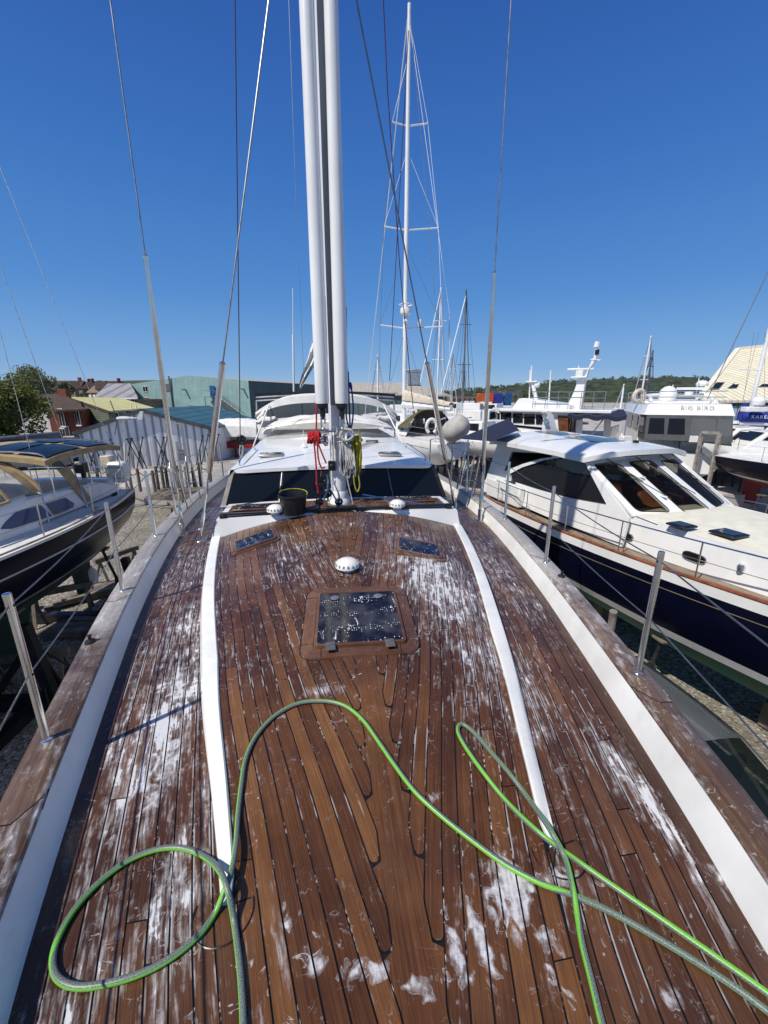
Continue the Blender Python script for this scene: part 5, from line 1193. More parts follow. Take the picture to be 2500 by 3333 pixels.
# ladder standing on the quay
lp = Pd(600, 1590, 19.0); lad = thing('boarding_ladder', 'tall grey aluminium boarding ladder upright beside the left side deck of the big yacht', 'ladder', (lp.x, lp.y, QZ))
rt = (Cw(1, 0, 0)-Cw(0, 0, 0))
for q, h0 in ((-.42, 3.4), (-.05, 2.6), (.28, 3.45)): MB().bar(lp+rt*q+Vector((0,0,QZ-lp.z)), lp+rt*q*.95+Vector((0,0,QZ-lp.z+h0)), .10, .07).build('rail', M['alloy'], lad)
for h in (.4, .8, 1.25, 1.7, 2.1, 2.5): MB().bar(lp+rt*-.05+Vector((0,0,QZ-lp.z+h)), lp+rt*.28+Vector((0,0,QZ-lp.z+h)), .07, .05).build('rung', M['alloy'], lad)
MB().bar(lp+rt*-.42+Vector((0,0,QZ-lp.z+3.4)), lp+rt*.27+Vector((0,0,QZ-lp.z+3.44)), .08, .06).build('top_bar', M['alloy'], lad)
MB().box(lp+rt*.12+Vector((0,0,QZ-lp.z+2.0)), (.3,.03,.5), rz=-YAW).build('sign_plate', M['slate'], lad)
lp = Pd(1545, 1560, 18.2); lad = thing('boarding_ladder', 'steel boarding ladder between the big yacht and the awning of the right motor yacht', 'ladder', (lp.x, lp.y, QZ))
for q in (-.55, -.1, .25): MB().tube([Vector((lp.x, lp.y, QZ))+rt*(q-.25), Vector((lp.x, lp.y, QZ+2.1))+rt*q*.6], .03, 8).build('rail', M['steel'], lad)
for h in (.5, .95, 1.4): MB().tube([Vector((lp.x, lp.y, QZ+h))+rt*-.5, Vector((lp.x, lp.y, QZ+h))+rt*.15], .022, 6).build('rung', M['steel'], lad)
# ------------------------------------------------------------------ buildings, left
def gable(name, label, fl, fr_, back, zb, ze, za, wall, roof, apex=.5, over=.25, group=None, cat='building'):
    """fl, fr_: front corners on the ground; back: vector to the rear"""
    fl = Vector((fl.x, fl.y, zb)); fr_ = Vector((fr_.x, fr_.y, zb)); back = Vector((back.x, back.y, 0)); r = thing(name, label, cat, (fl+fr_)/2, group)
    ap = fl.lerp(fr_, apex); u = (fr_-fl).normalized(); H = Vector((0,0,1)); zl = ze if not isinstance(ze, tuple) else ze[0]; zr = ze if not isinstance(ze, tuple) else ze[1]
    up = lambda p, z: Vector((p.x, p.y, z))
    f = [fl, fr_, up(fr_, zr), up(ap, za), up(fl, zl)]; b = [p+back for p in f]
    MB().add(f+b, [(0,1,2,3,4),(9,8,7,6,5),(1,6,7,2),(5,0,4,9)]).build('wall', wall, r, smooth=False)
    bn = back.normalized()*over
    for (p, z, sg) in ((fl, zl, -1), (fr_, zr, 1)):
        e = up(p, z)+u*sg*over+H*(-over*(za-z)/max(.1, (ap-p).length)+.03); t_ = up(ap, za+.03)
        MB().prism([e-bn, t_-bn, t_+back+bn, e+back+bn], (0,0,.14)).build('roof', roof, r, smooth=False)
    r['_'] = 0; del r['_']; return r
def winbox(r, p, u, w, h, frame, pane, n):
    """window on a wall: p centre, u along the wall, n outward"""
    f = MB(); f.box(p+n*.03, (1,1,1), M=Matrix((u*w, n*.08, Vector((0,0,h)))).transposed()); f = f.build('window', frame, r, smooth=False)
    g = MB()
    for k in (-.25, .25): g.box(p+n*.075+u*w*k, (1,1,1), M=Matrix((u*w*.42, n*.02, Vector((0,0,h*.84)))).transposed())
    g.build('pane', pane, f, smooth=False)
Zq = lambda x, y, D: Pd(x, y, D).z
fwd = (Cw(0,1,0)-Cw(0,0,0))
# ribbed shed
zr_ = Zq(690, 1395, 30.0); Dl = 30.0*(5.6-zr_)/(5.6-Zq(250, 1412, 30.0)); a = Pd(250, 1412, Dl); b = Pd(690, 1395, 30.0); za = Zq(455, 1338, (30+Dl)/2)
bk = fwd*9+rt*.6
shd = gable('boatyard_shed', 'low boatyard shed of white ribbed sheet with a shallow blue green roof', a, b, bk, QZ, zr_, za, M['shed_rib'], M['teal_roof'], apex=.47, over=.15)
m = MB(); t_ = a.lerp(b, .47); m.bar(Vector((a.x, a.y, zr_+.02))-fwd*.17, Vector((t_.x, t_.y, za+.03))-fwd*.17, .05, .22); m.bar(Vector((t_.x, t_.y, za+.03))-fwd*.17, Vector((b.x, b.y, zr_+.02))-fwd*.17, .05, .22); m.bar(Vector((b.x, b.y, QZ))-fwd*.05, Vector((b.x, b.y, zr_))-fwd*.05, .25, .1); m.bar(Vector((a.x, a.y, QZ))-fwd*.05, Vector((a.x, a.y, zr_))-fwd*.05, .25, .1)
m.build('barge_board', M['slate'], shd, smooth=False)
# props leaning on the shed
pr0 = None
for i, x in enumerate((292, 322, 352, 392, 398, 428, 458, 470, 506, 515, 545, 640, 660, 690)):
    p = a.lerp(b, (x-250)/440)-fwd*R.uniform(.5, 1.1); p.z = QZ; ln = R.uniform(-.75, .75); h = R.uniform(1.75, 2.15)
    if pr0 is None:
        pr0 = thing('boat_prop', '', 'boat prop', p); tp = p+rt*.6+Vector((0,0,2.0))+fwd*.3
        MB().tube([p, tp], .032, 6).build('post', M['black_steel'], pr0); MB().tube([p+rt*.55-fwd*.1, p+(tp-p)*.6], .022, 6).build('brace', M['black_steel'], pr0); MB().lathe([(.085,-.03),(.085,.03),(0,.04)], tp, 10, (.3,0,1)).build('pad', M['black_rubber'], pr0); o = pr0
    else: o = dup(pr0, p, R.choice((0, math.pi))*1.0+R.uniform(-.5, .5))
    o['label'] = 'black steel boat prop leaning in the row against the white ribbed shed'; o['group'] = 'boat props along the shed'
# teal hall
D = 75.; f = lambda x, y, d=D: Pd(x, y, d)
L0, R0, AP = f(424, 1251), f(808, 1239, 70), f(615, 1222, 72.6)
hall = thing('teal_hall', 'large pale teal sheet clad boat hall with a shallow gable and outside stair', 'building', (L0.x, L0.y, QZ))
bkv = fwd*36+rt*11; up = lambda p, z: Vector((p.x, p.y, z))
MB().add([up(L0,QZ), up(R0,QZ), R0, AP, L0], [(0,1,2,3,4)]).build('wall', M['teal_sheet'], hall, smooth=False)
MB().add([up(R0,QZ), up(R0,QZ)+bkv, R0+bkv, R0, up(L0,QZ), up(L0,QZ)+bkv, L0+bkv, L0], [(0,1,2,3),(5,4,7,6)]).build('side_wall', M['teal_dark'], hall, smooth=False)
MB().add([R0, R0+bkv, AP+bkv, AP, L0, L0+bkv], [(0,1,2,3),(3,2,5,4)]).build('roof', M['fawn_roof'], hall, smooth=False)
n_ = -(fwd); uu = (R0-L0).normalized(); uu.z = 0; uu.normalize(); nn = Vector((uu.y, -uu.x, 0)); nn = nn if nn.y < 0 else -nn
def onw(x, y):   # point on the teal facade
    d = ray(x, y); k = (L0-O).dot(nn)/d.dot(nn); return O+d*k
for x, y, w, h in ((474,1266,.95,.95),(479,1302,.95,.95)): winbox(hall, onw(x, y), uu, w, h, M['gelcoat'], M['dark_pane'], nn)
for pts in ([(551,1224),(566,1333)], [(424,1250),(436,1266),(446,1290),(452,1312),(468,1318)]): MB().tube([onw(*q)+nn*.15 for q in pts], .14, 6).build('downpipe', M['slate'], hall)
p = onw(693, 1275); MB().box(p+nn*.08, (1,1,1), M=Matrix((uu*.95, nn*.1, Vector((0,0,1.9)))).transposed()).build('door', M['blue_paint'], hall, smooth=False)
m = MB(); t0, t1 = onw(690,1292), onw(792,1352)
m.box(t0+nn*.7+uu*.4, (2.0,1.3,.08)); 
for q in (.5, 1.1): m.bar(t0+nn*q+uu*1.2, t1+nn*q, .08, .25); m.tube([t0+nn*q-uu*.5+Vector((0,0,1.0)), t0+nn*q+uu*1.2+Vector((0,0,1.0)), t1+nn*q+Vector((0,0,1.0))], .04, 5)
for k in range(16): m.box(t0.lerp(t1, k/16)+uu*1.0*(1-k/16)+nn*.8, (.3,.8,.05)); 
for k in range(9): q_ = (t0+uu*1.2).lerp(t1, k/8)+nn*1.1; m.tube([q_, q_+Vector((0,0,1.0))], .03, 5)
for q in (-.6, .9): m.tube([up(t0+nn*1.1+uu*q, QZ), t0+nn*1.1+uu*q], .07, 6)
m.build('outside_stair', M['slate'], hall, smooth=False)
m = MB()
for x, y in ((603,1268),(628,1322),(793,1266)): m.tube([onw(x,y), onw(x,y)+nn*.9], .16, 6)
m.build('wall_vent', M['alloy'], hall)
p = onw(545, 1262); MB().box(p+nn*.02, (1,1,1), M=Matrix((uu*1.0, nn*.05, Vector((0,0,1.2)))).transposed()).build('wall_louvre', M['slate'], hall, smooth=False)
# grey roofed building
D = 66.; q4 = [Pd(303,1299,D), Pd(449,1296,D), Pd(425,1252,D+9), Pd(352,1252,D+9)]
gb = thing('grey_roof_building', 'brown walled building with a pale grey standing seam roof beside the teal hall', 'building', (q4[0].x, q4[0].y, QZ))
MB().prism(q4, (0,0,.2)).build('roof', M['grey_roof'], gb, smooth=False)
w0, w1 = up(q4[0], QZ)+rt*.6, up(q4[1], QZ)-rt*.4; MB().prism([w0+fwd*.5, w1+fwd*.5, w1+fwd*9, w0+fwd*9], (0,0,q4[0].z-QZ-.02)).build('wall', M['brown_wall'], gb, smooth=False)
MB().bar(q4[0]-fwd*.1, q4[1]-fwd*.1, .2, .25).build('gutter', M['gelcoat'], gb); winbox(gb, Pd(425,1305,D+.4), rt, 1.3, .9, M['gelcoat'], M['dark_pane'], -fwd)
# lime roofed building
D = 52.; e0, e1 = Pd(356,1342,D-2), Pd(503,1332,D+1); r0, r1 = Pd(223,1296,D+7), Pd(392,1299,D+9); g0 = Pd(262,1330,D+5)
lb = thing('lime_roof_building', 'olive boarded building under a pale lime green sheet roof', 'building', (e0.x, e0.y, QZ))
MB().prism([e0, e1, r1, r0], (0,0,.18)).build('roof', M['lime_roof'], lb, smooth=False)
gw = up(r0, e0.z-.4)
ee0 = e0+(r0-e0)*.03-Vector((0,0,.05))
MB().add([up(ee0,QZ), ee0, r0-Vector((0,0,.15)), up(r0,QZ)], [(0,1,2,3)]).build('gable_wall', M['olive_clad'], lb, smooth=False)
MB().prism([up(ee0,QZ)+rt*.02, up(e1,QZ), up(r1,QZ), up(r0,QZ)+rt*.3+fwd*.3], (0,0,e0.z-QZ-.15)).build('wall', M['olive_clad'], lb, smooth=False)
MB().bar(e0+Vector((0,0,.0)), r0+Vector((0,0,.0)), .12, .35).build('barge_board', M['tile_dark'], lb)
du = (r0-e0); du.z = 0; du.normalize(); dn = Vector((du.y, -du.x, 0)); dn = dn if dn.y < 0 else -dn
k = .66; p = e0.lerp(r0, k); p.z = Zq(276, 1356, D+3); winbox(lb, p, du, 1.5, 1.9, M['gelcoat'], M['dark_pane'], dn)
for x in (373, 398): winbox(lb, Pd(x,1356,D-1.6+(x-356)*.02), rt, 1.1, 1.0, M['gelcoat'], M['dark_pane'], -fwd)
for x in (428, 444): p = Pd(x, 1330, D); MB().tube([p, p+Vector((0,0,.5))], .08, 6).build('roof_pipe', M['cream'], lb)
# brick house
D = 50.; zE = Zq(225, 1338, D)
bh = gable('brick_house', 'red brick house with a dark tiled roof and tall white windows behind the boatyard', Pd(168,1400,D), Pd(276,1400,D+1), fwd*9-rt*3, QZ, zE, zE+.05, M['brick_red'], M['tile_dark'], apex=.5, over=0)
q4 = [Pd(182,1342,D-.4), Pd(280,1336,D+.6), Pd(212,1288,D+5), Pd(100,1288,D+5)]
MB().prism(q4, (0,0,.2)).build('roof', M['tile_dark'], bh, smooth=False)
p = Pd(214, 1300, D+4.5); MB().box(p, (1.0, .8, 2.6), rz=-YAW).build('chimney', M['brick_red'], bh, smooth=False)
for x, y, h in ((201,1360,2.2),(252,1358,2.1),(220,1415,2.1),(207,1418,1.9)): winbox(bh, Pd(x, y, D-.1+(x-170)*.009), rt, .62, h, M['gelcoat'], M['dark_pane'], -fwd)
# parked dark car on the quay by the house
p = Pd(120, 1452, 27); dup(car, (p.x, p.y, QZ), rad(95), 'dark car on the quay behind the bimini of the left sailing yacht')
# shrink wrapped boat on a red cradle
p = Pd(778, 1450, 33); sw = thing('wrapped_boat', 'boat shrink wrapped in white sheeting on a red cradle behind the shed', 'boat', (p.x, p.y, QZ)); zt_, zm, zb_ = Zq(778,1362,33), Zq(778,1408,33), Zq(778,1437,33)
m = MB(); m.grid(lambda a, b: Vector((p.x, p.y, 0))+rt*((2*a-1)*2.4)+fwd*(-1.2+2.4*min(1, max(0, b*1.6-.3)))+Vector((0,0,(zb_+(zt_-zb_)*min(1, (1.25-abs(2*b-1))*1.1)*(1-.25*abs(2*a-1)**3))+.05*math.sin(a*40)*(.5-abs(b-.5)))), 30, 10); m.build('wrap', M['canvas_white'], sw)
m = MB(); m.box(Vector((p.x, p.y, (zb_+QZ)/2+.4)), (4.4, 1.8, .5), rz=-YAW); 
for q in (-1.9, 0, 1.9): m.box(Vector((p.x, p.y, (zb_+QZ)/2))+rt*q-fwd*.8, (.15,.15,zb_-QZ), rz=-YAW)
m.build('cradle', M['cradle_red'], sw)
# hillside houses
hh = None; k = 0
for i in range(30):
    D = R.uniform(150, 205); x = R.uniform(120, 372); base = Pd(x, R.uniform(1262, 1284), D)
    if hh is None:
        hh = thing('town_house', '', 'house', base)
        MB().prism([base+rt*-4+fwd*-3, base+rt*4+fwd*-3, base+rt*4+fwd*3, base+rt*-4+fwd*3], (0,0,-6)).build('wall', M['brown_wall'], hh, smooth=False)
        m = MB(); m.add([base+rt*-4.3-fwd*3.4, base+rt*4.3-fwd*3.4, base+rt*4.3+Vector((0,0,2.6)), base+rt*-4.3+Vector((0,0,2.6)), base+rt*4.3+fwd*3.4, base+rt*-4.3+fwd*3.4], [(0,1,2,3),(3,2,4,5),(1,4,2),(0,3,5)]); m.build('roof', M['tile_dark'], hh, smooth=False)
        MB().box(base+rt*2.8+Vector((0,0,2.8)), (.9,.9,1.9)).build('chimney', M['brick_red'], hh, smooth=False)
        m = MB(); [m.box(base+rt*q-fwd*3.03+Vector((0,0,-1.2)), (1.1,.1,1.2), rz=-YAW) for q in (-2.2, .4, 2.4)]; m.build('window', M['gelcoat'], hh, smooth=False); o = hh
    else:
        o = dup(hh, base, R.uniform(-.9, .9), None, (R.uniform(.7,1.1),)*3)
        if i % 3 == 0:
            for c in o.children:
                if c.name.startswith('roof'): c.data = c.data.copy(); c.data.materials[0] = M['tile_brown' if i % 2 else 'brown_wall']
    o['label'] = 'small brown roofed house among the rows on the hillside above the boatyard'; o['group'] = 'houses on the hillside'
# ------------------------------------------------------------------ trees
def tree(name, label, base, h, w, lm, n, leaf, lobes, trunk=.3, th=.35, group=None, seed=1, airy=0.):
    rr = random.Random(seed); r = thing(name, label, 'tree', base, group); base = Vector(base); m = MB(); top = base+Vector((0,0,h*.55))
    m.tube([base, base+Vector((.1*w*.1,0,h*.25)), top], [trunk, trunk*.75, trunk*.4], 8); Ls = []
    for k in range(lobes):
        a = rr.uniform(0, 6.28); e = rr.uniform(0, 1); q = math.sqrt(rr.uniform(.05, 1))
        zz = th+(1-th)*e; rad_ = w*.5*q*math.sin(math.pi*min(.97, .16+.8*(e)))**.7
        c = base+Vector((rad_*math.cos(a), rad_*math.sin(a), h*zz*.94)); Ls.append((c, w*rr.uniform(.10,.20)))
        s = base+Vector((0,0,h*rr.uniform(.2,.5))); m.tube([s, s.lerp(c, .5)+Vector((0,0,-.05*h)), c], [trunk*.35, trunk*.2, trunk*.06], 5)
    m.build('trunk', M['bark'], r); cm = MB()
    for i in range(n):
        c, q = Ls[rr.randrange(lobes)]; d = Vector((rr.gauss(0,1), rr.gauss(0,1), rr.gauss(0,.8))).normalized()*q*(rr.uniform(.25,1)**.5)*(1+airy*rr.random())
        p = c+d; u = Vector((rr.gauss(0,1), rr.gauss(0,1), rr.gauss(0,1))).normalized(); v = u.orthogonal().normalized(); s = leaf*rr.uniform(.6,1.3)
        cm.add([p-u*s, p+v*s*.55, p+u*s, p-v*s*.55], [(0,1,2,3)])
    cm.build('crown', lm, r, smooth=False); return r
p = Pd(45, 1440, 43); p.z = QZ; tree('broadleaf_tree', 'large dark leafy tree at the left edge in front of the brick house', p, 6.0, 7.4, M['leaf_dark'], 9000, .15, 60, .3, .22, 'trees left of the boatyard', 3)
p = Pd(-60, 1440, 40); p.z = QZ; tree('broadleaf_tree', 'leafy tree cut by the left edge beside the larger tree', p, 5.6, 6, M['leaf_dark'], 5000, .16, 40, .3, .2, 'trees left of the boatyard', 5)
p = Pd(107, 1275, 112); zt_ = Zq(107, 1200, 112); p.z -= 3; tree('broadleaf_tree', 'tall round pale tree just coming into leaf on the skyline', p, zt_-p.z, 9.2, M['leaf_pale'], 7000, .22, 55, .45, .30, 'trees left of the boatyard', 8, .3)
p = Pd(213, 1285, 140); zt_ = Zq(213, 1243, 140); p.z -= 1; tree('broadleaf_tree', 'small round dark tree standing among the hillside roofs', p, zt_-p.z, 5.2, M['leaf_mid'], 2500, .2, 30, .3, .2, 'trees left of the boatyard', 9)
p = Pd(278, 1300, 90); zt_ = Zq(278, 1279, 90); p.z = zt_-3; tree('broadleaf_tree', 'low green bushy tree just above the lime roof', p, 3, 3.4, M['leaf_dark'], 1500, .16, 20, .2, .15, 'trees left of the boatyard', 10)
# wooded skyline across the river (one mass)
rr = random.Random(4); cm = MB()
for i in range(1500):
    x = rr.uniform(-40, 480); k = min(1, max(0, (x+40)/300)); zc2 = [(-60,2),(20,6),(60,7),(110,12),(150,17),(210,22),(260,24),(330,26),(430,20),(520,10)]
    j = max(q for q in range(9) if zc2[q][0] <= x); zz = zc2[j][1]+(zc2[j+1][1]-zc2[j][1])*(x-zc2[j][0])/(zc2[j+1][0]-zc2[j][0])
    e = rr.random(); d = 560-.22*max(0, x-60)-90*(1-e); c = Cw(x, d, zz*(.25+.75*e)); q = rr.uniform(2.5, 5.5)
    for _ in range(30):
        dd = Vector((rr.gauss(0,1), rr.gauss(0,1), abs(rr.gauss(0,.9)))).normalized()*q*rr.uniform(.6,1); p = c+dd; u = Vector((rr.gauss(0,1), rr.gauss(0,1), rr.gauss(0,1))).normalized(); v = u.orthogonal(); s = rr.uniform(.7,1.4); cm.add([p-u*s, p+v*s*.7, p+u*s, p-v*s*.7], [(0,1,2,3)])
cm.build('woodland', M['leaf_ridge'], None, smooth=False, kind='stuff')
# ------------------------------------------------------------------ buildings, middle and right
D = 72.; e0, e1 = Pd(1120,1284,D), Pd(1500,1282,D); 
ch = thing('low_hall', 'long low hall with a pale corrugated roof and dark green walls beyond the white sloop', 'building', (e0.x, e0.y, QZ))
t0, t1 = Pd(1150,1249,D+10), Pd(1345,1250,D+10); MB().prism([e0, Pd(1470,1291,D), t1, t0], (0,0,.2)).build('roof', M['fawn_roof'], ch, smooth=False)
MB().prism([up(e0,QZ)+fwd*.4, up(Pd(1455,1290,D),QZ)+fwd*.4, up(Pd(1455,1290,D),QZ)+fwd*18, up(e0,QZ)+fwd*18], (0,0,e0.z-QZ-.05)).build('wall', M['teal_dark'], ch, smooth=False)
p = Pd(1347,1232,D+8); m = MB(); m.box(p, (2.2,2,2.2), rz=-YAW); m.box(p+Vector((0,0,1.3)), (2.6,2.2,.5), rz=-YAW); m.box(p-Vector((0,0,1.6)), (1.6,1.6,1.4), rz=-YAW); m.build('roof_vent', M['alloy'], ch, bevel=.05)
D = 120.; a, b = Pd(1470,1308,D), Pd(1625,1308,D)
tb_ = thing('tan_building', 'long sand coloured building with a row of dark openings beyond the masts', 'building', (a.x, a.y, QZ)); MB().prism([up(a,QZ), up(b,QZ), up(b,QZ)+fwd*10, up(a,QZ)+fwd*10], (0,0,Zq(1500,1291,D)-QZ)).build('wall', M['tile_brown'], tb_, smooth=False)
for k in range(9): p = a.lerp(b, .06+k*.105); p.z = Zq(1500,1303,D); MB().box(p-fwd*.05, (.9,.2,1.1), rz=-YAW).build('window', M['dark_interior'], tb_, smooth=False)
# blue travel hoist
D = 62.; hz = thing('boat_hoist', 'blue steel travelling boat hoist beyond the small boats', 'hoist', up(Pd(1640,1340,D), QZ)); zt_ = Zq(1640,1279,D)
for x, dy in ((1585,0),(1650,0),(1612,5),(1684,5)): p = Pd(x,1320,D+dy); MB().bar(up(p,QZ), up(p,zt_), 1.0 if x == 1650 else .6, .7).build('leg', M['blue_paint'] if x < 1660 else M['slate'], hz, smooth=False)
m = MB(); m.bar(up(Pd(1575,1280,D),zt_), up(Pd(1655,1280,D),zt_), .7, .7); m.bar(up(Pd(1605,1280,D+5),zt_), up(Pd(1695,1280,D+5),zt_), .7, .6); m.build('top_beam', M['slate'], hz, smooth=False)
for x, c in ((1565,'orange_paint'),(1592,'red_plastic'),(1620,'blue_canvas')): p = Pd(x,1300,D-1); MB().box(up(p,Zq(x,1298,D)), (1.1,.9,1.5), rz=-YAW).build('winch_box', M[c], hz, bevel=.05)
# cream roofed building, right
D = 44.; e0, e1 = Pd(2268,1312,D), Pd(2700,1308,D); r0, r1 = Pd(2400,1143,D+11), Pd(2720,1108,D+11)
cb = thing('cream_roof_building', 'tall cream sheet roof with skylights over a row of white framed windows', 'building', up(e0,QZ))
sl = (r0-e0); 
MB().prism([e0, e1, r1, r0], (0,0,.25)).build('roof', M['cream_roof'], cb, smooth=False)
MB().bar(e0+Vector((0,0,.2)), r0+Vector((0,0,.2)), .5, .35).build('barge_board', M['cream'], cb, smooth=False); MB().bar(r0+Vector((0,0,.3)), r1+Vector((0,0,.3)), .5, .3).build('ridge', M['cream'], cb, smooth=False)
MB().prism([up(e0,QZ)+fwd*.5+rt*1.2, up(e1,QZ)+fwd*.5, up(e1,QZ)+fwd*14, up(e0,QZ)+fwd*14+rt*1.2], (0,0,e0.z-QZ-.02)).build('wall', M['slate'], cb, smooth=False)
def onroof(x, y):
    nrm = (e1-e0).cross(r0-e0).normalized(); d = ray(x, y); return O+d*((e0-O).dot(nrm)/d.dot(nrm)), nrm
for pts in (((2305,1277),(2333,1278),(2352,1255),(2325,1256)), ((2360,1276),(2389,1276),(2412,1252),(2384,1254)), ((2458,1272),(2500,1272),(2520,1247),(2485,1249))):
    P4 = [onroof(*q)[0] for q in pts]; nr = onroof(*pts[0])[1]; nr = nr if nr.y < 0 else -nr
    f = MB().prism([q+nr*.30 for q in P4], nr*.12).build('skylight', M['slate'], cb, smooth=False); c_ = sum(P4, Vector())/4; MB().prism([c_+(q-c_)*.82+nr*.43 for q in P4], nr*.02).build('pane', M['dark_pane'], f, smooth=False)
for k in range(9):
    x = 2338+k*40; p = Pd(x, 1352, D+.35); zt1, zb1 = Zq(x,1322,D), Zq(x,1385,D); h = zt1-zb1; q = up(p, (zt1+zb1)/2)
    if k == 1: MB().box(q, (1.05,.1,h), rz=-YAW).build('blue_door', mat('pale_blue', (.35,.5,.58), .6), cb, smooth=False); continue
    f = MB()
    for s in (-1, 0, 1): f.box(q+rt*s*.56, (.09,.12,h), rz=-YAW)
    for s in (-.5, 0, .5): f.box(q+Vector((0,0,s*h)), (1.2,.10,.09), rz=-YAW)
    f = f.build('window', M['gelcoat'], cb, smooth=False); MB().box(q+fwd*.03, (1.12,.04,h), rz=-YAW).build('pane', M['dark_pane'], f, smooth=False)
MB().box(up(Pd(2440,1392,D-2),Zq(2440,1392,D-2)), (12,2.4,.35), rz=-YAW).build('balcony', M['slate'], cb, smooth=False)
# ------------------------------------------------------------------ white sloop behind
def cf(xc, D): return Cw(xc, D, 0)
st = cf(3.25, 20.8); hd = (cf(-.32, .95)-cf(0,0)); S = Fr((st.x, st.y), (hd.x, hd.y)); NSl = 1 if S.w(0,1,0).x < S.w(0,0,0).x else -1
sl = thing('sloop', 'white sloop with a very tall white mast, tan sail cover and grey covered dinghy', 'sailing yacht', S.w(6,0,0))
Sst = [(-.6,.9,3.35,2.55),(1,1.45,3.42,1.95),(5,2.1,3.5,1.6),(9,1.9,3.7,1.6),(13,.9,3.95,1.9),(15.5,.06,4.15,2.6)]
SB, SZ, SH, _ = make_hull(S, sl, Sst, [('topsides', M['gelcoat'], None, lambda s, z: 2.15, 7), ('boot_stripe', M['navy_hull'], lambda s, z: 2.15, lambda s, z: 2.05, 1), ('underbody', M['slate'], lambda s, z: 2.05, None, 5)], None, None, nm=2.2, deckmat=M['white_dull'])
MB().prism([S.w(s, -.15, z) for s, z in ((4.5,1.8),(8.5,1.8),(8,QZ+.1),(5,QZ+.1))], S.n*.3).build('keel', M['slate'], sl)
m = MB()
for sd in (-1, 1): m.tube([S.w(s, sd*(SH(s, SZ(s)-.28)+.004), SZ(s)-.28) for s in frange(0,14,.5)], .012, 5)
m.build('cove_line', M['slate'], sl)
m = MB(); m.grid(lambda a, b: S.w(2.6+7.2*a, (2*b-1)*(1.3-.25*a), SZ(5)+.62*(1-abs(2*b-1)**4)*(1-.55*max(0,a-.35))), 14, 12); m.build('coachroof', M['gelcoat'], sl)
for s in (3.6, 5.2, 6.6): MB().box(S.w(s, NSl*1.22, SZ(5)+.33), (.7,.06,.16), rz=S.ang).build('cabin_window', M['dark_pane'], sl)
m = MB(); m.grid(lambda a, b: S.w(2.2+1.6*a, (2*b-1)*1.35, SZ(3)+.45+(1.0-.55*a*a)*(1-abs(2*b-1)**3)), 8, 16); sh_ = m.build('sprayhood', M['olive_canvas'], sl)
for b0, b1 in ((.06,.32),(.35,.65),(.68,.94)): m = MB(); m.grid(lambda a, b: S.w(2.12, (2*(b0+(b1-b0)*b)-1)*1.30, SZ(3)+.45+.1+.75*a*(1-abs(2*(b0+(b1-b0)*b)-1)**3)), 3, 4); m.build('hood_window', M['dark_pane'], sh_)
mp = S.w(6.2, 0, 0); zt_ = Zq(1330, 12, (mp-O).dot(fwd)); mb_ = Vector((mp.x, mp.y, SZ(6)+.4)); mt = Vector((mp.x, mp.y, zt_))
smast = MB().tube([mb_, mb_.lerp(mt,.6), mt], [.135,.125,.09], 12).build('mast', M['mast_white'], sl)
Dm = (mp-O).dot(fwd); tips = []
for y, xl, xr in ((405,1277,1393),(745,1250,1427),(1066,1238,1440)):
    a = Pd(xl, y-8, Dm-.2); b = Pd(xr, y-3, Dm+.2); c = Vector((mp.x, mp.y, (a.z+b.z)/2-.15)); tips.append((a, b)); MB().tube([a, c], .04, 6).build('spreader', M['mast_white'], smast); MB().tube([c, b], .04, 6).build('spreader', M['mast_white'], smast)
m = MB(); chn = [S.w(5.8, NSl*1.9, SZ(6)), S.w(5.8, -NSl*1.9, SZ(6))]
def wires(lst, r, mm, nm='shroud'): 
    m = MB(); [m.tube([a, b], r, 5) for a, b in lst]; m.build(nm, mm, sl)
wires([(mt-Vector((0,0,.5)), tips[0][1])], .014, M['mast_white']); wires([(tips[0][1], tips[1][1])], .014, M['mast_white']); wires([(tips[1][1], tips[2][1])], .014, M['mast_white']); wires([(tips[2][1], chn[1])], .012, M['steel_wire'])
wires([(mt-Vector((0,0,2.0)), tips[0][0])], .014, M['mast_white']); wires([(tips[0][0], tips[1][0])], .012, M['steel_wire']); wires([(tips[1][0], tips[2][0])], .012, M['steel_wire']); wires([(tips[2][0], chn[0])], .012, M['steel_wire'])
hz_ = lambda y: Vector((mp.x, mp.y, Zq(1330, y, Dm)))
for q in (0, 1): wires([(hz_(490), tips[1][q])], .012, M['mast_white']); wires([(hz_(800), tips[2][q])], .010, M['steel_wire']); wires([(hz_(1075), chn[q])], .010, M['steel_wire'])
wires([(mt, S.w(-.5, .3, SZ(0)))], .010, M['steel_wire'], 'backstay'); wires([(mt, S.w(15.2, 0, SZ(15)))], .03, M['mast_white'], 'forestay')
wires([(mt-Vector((0,0,.6)), Pd(1463,1020,Dm-3)), (Pd(1463,1020,Dm-3), Pd(1466,1330,Dm-3))], .012, M['mast_white'], 'topping_lift')
MB().tube([Pd(1463,1040,Dm-3), Pd(1462,1080,Dm-3), Pd(1461,1110,Dm-3)], [.02,.06,.02], 8).build('tensioner', M['steel'], sl)
p = Pd(1321,1010,Dm-.4); m = MB(); m.lathe([(.1,-.3),(.32,-.18),(.34,0),(.3,.12),(0,.16)], p, 14); m.tube([p+Vector((0,0,.3))+Vector((.4*math.cos(k),.4*math.sin(k),0)) for k in range(7)], .03, 5, closed=True); m.ball(p-Vector((0,0,.6)), .16, 8, 6); m.build('radar', M['gelcoat'], smast)
p = Pd(1367,1052,Dm); MB().lathe([(.1,-.2),(.13,.1),(.1,.2),(0,.22)], p, 10).build('radar_reflector', M['gelcoat'], smast)
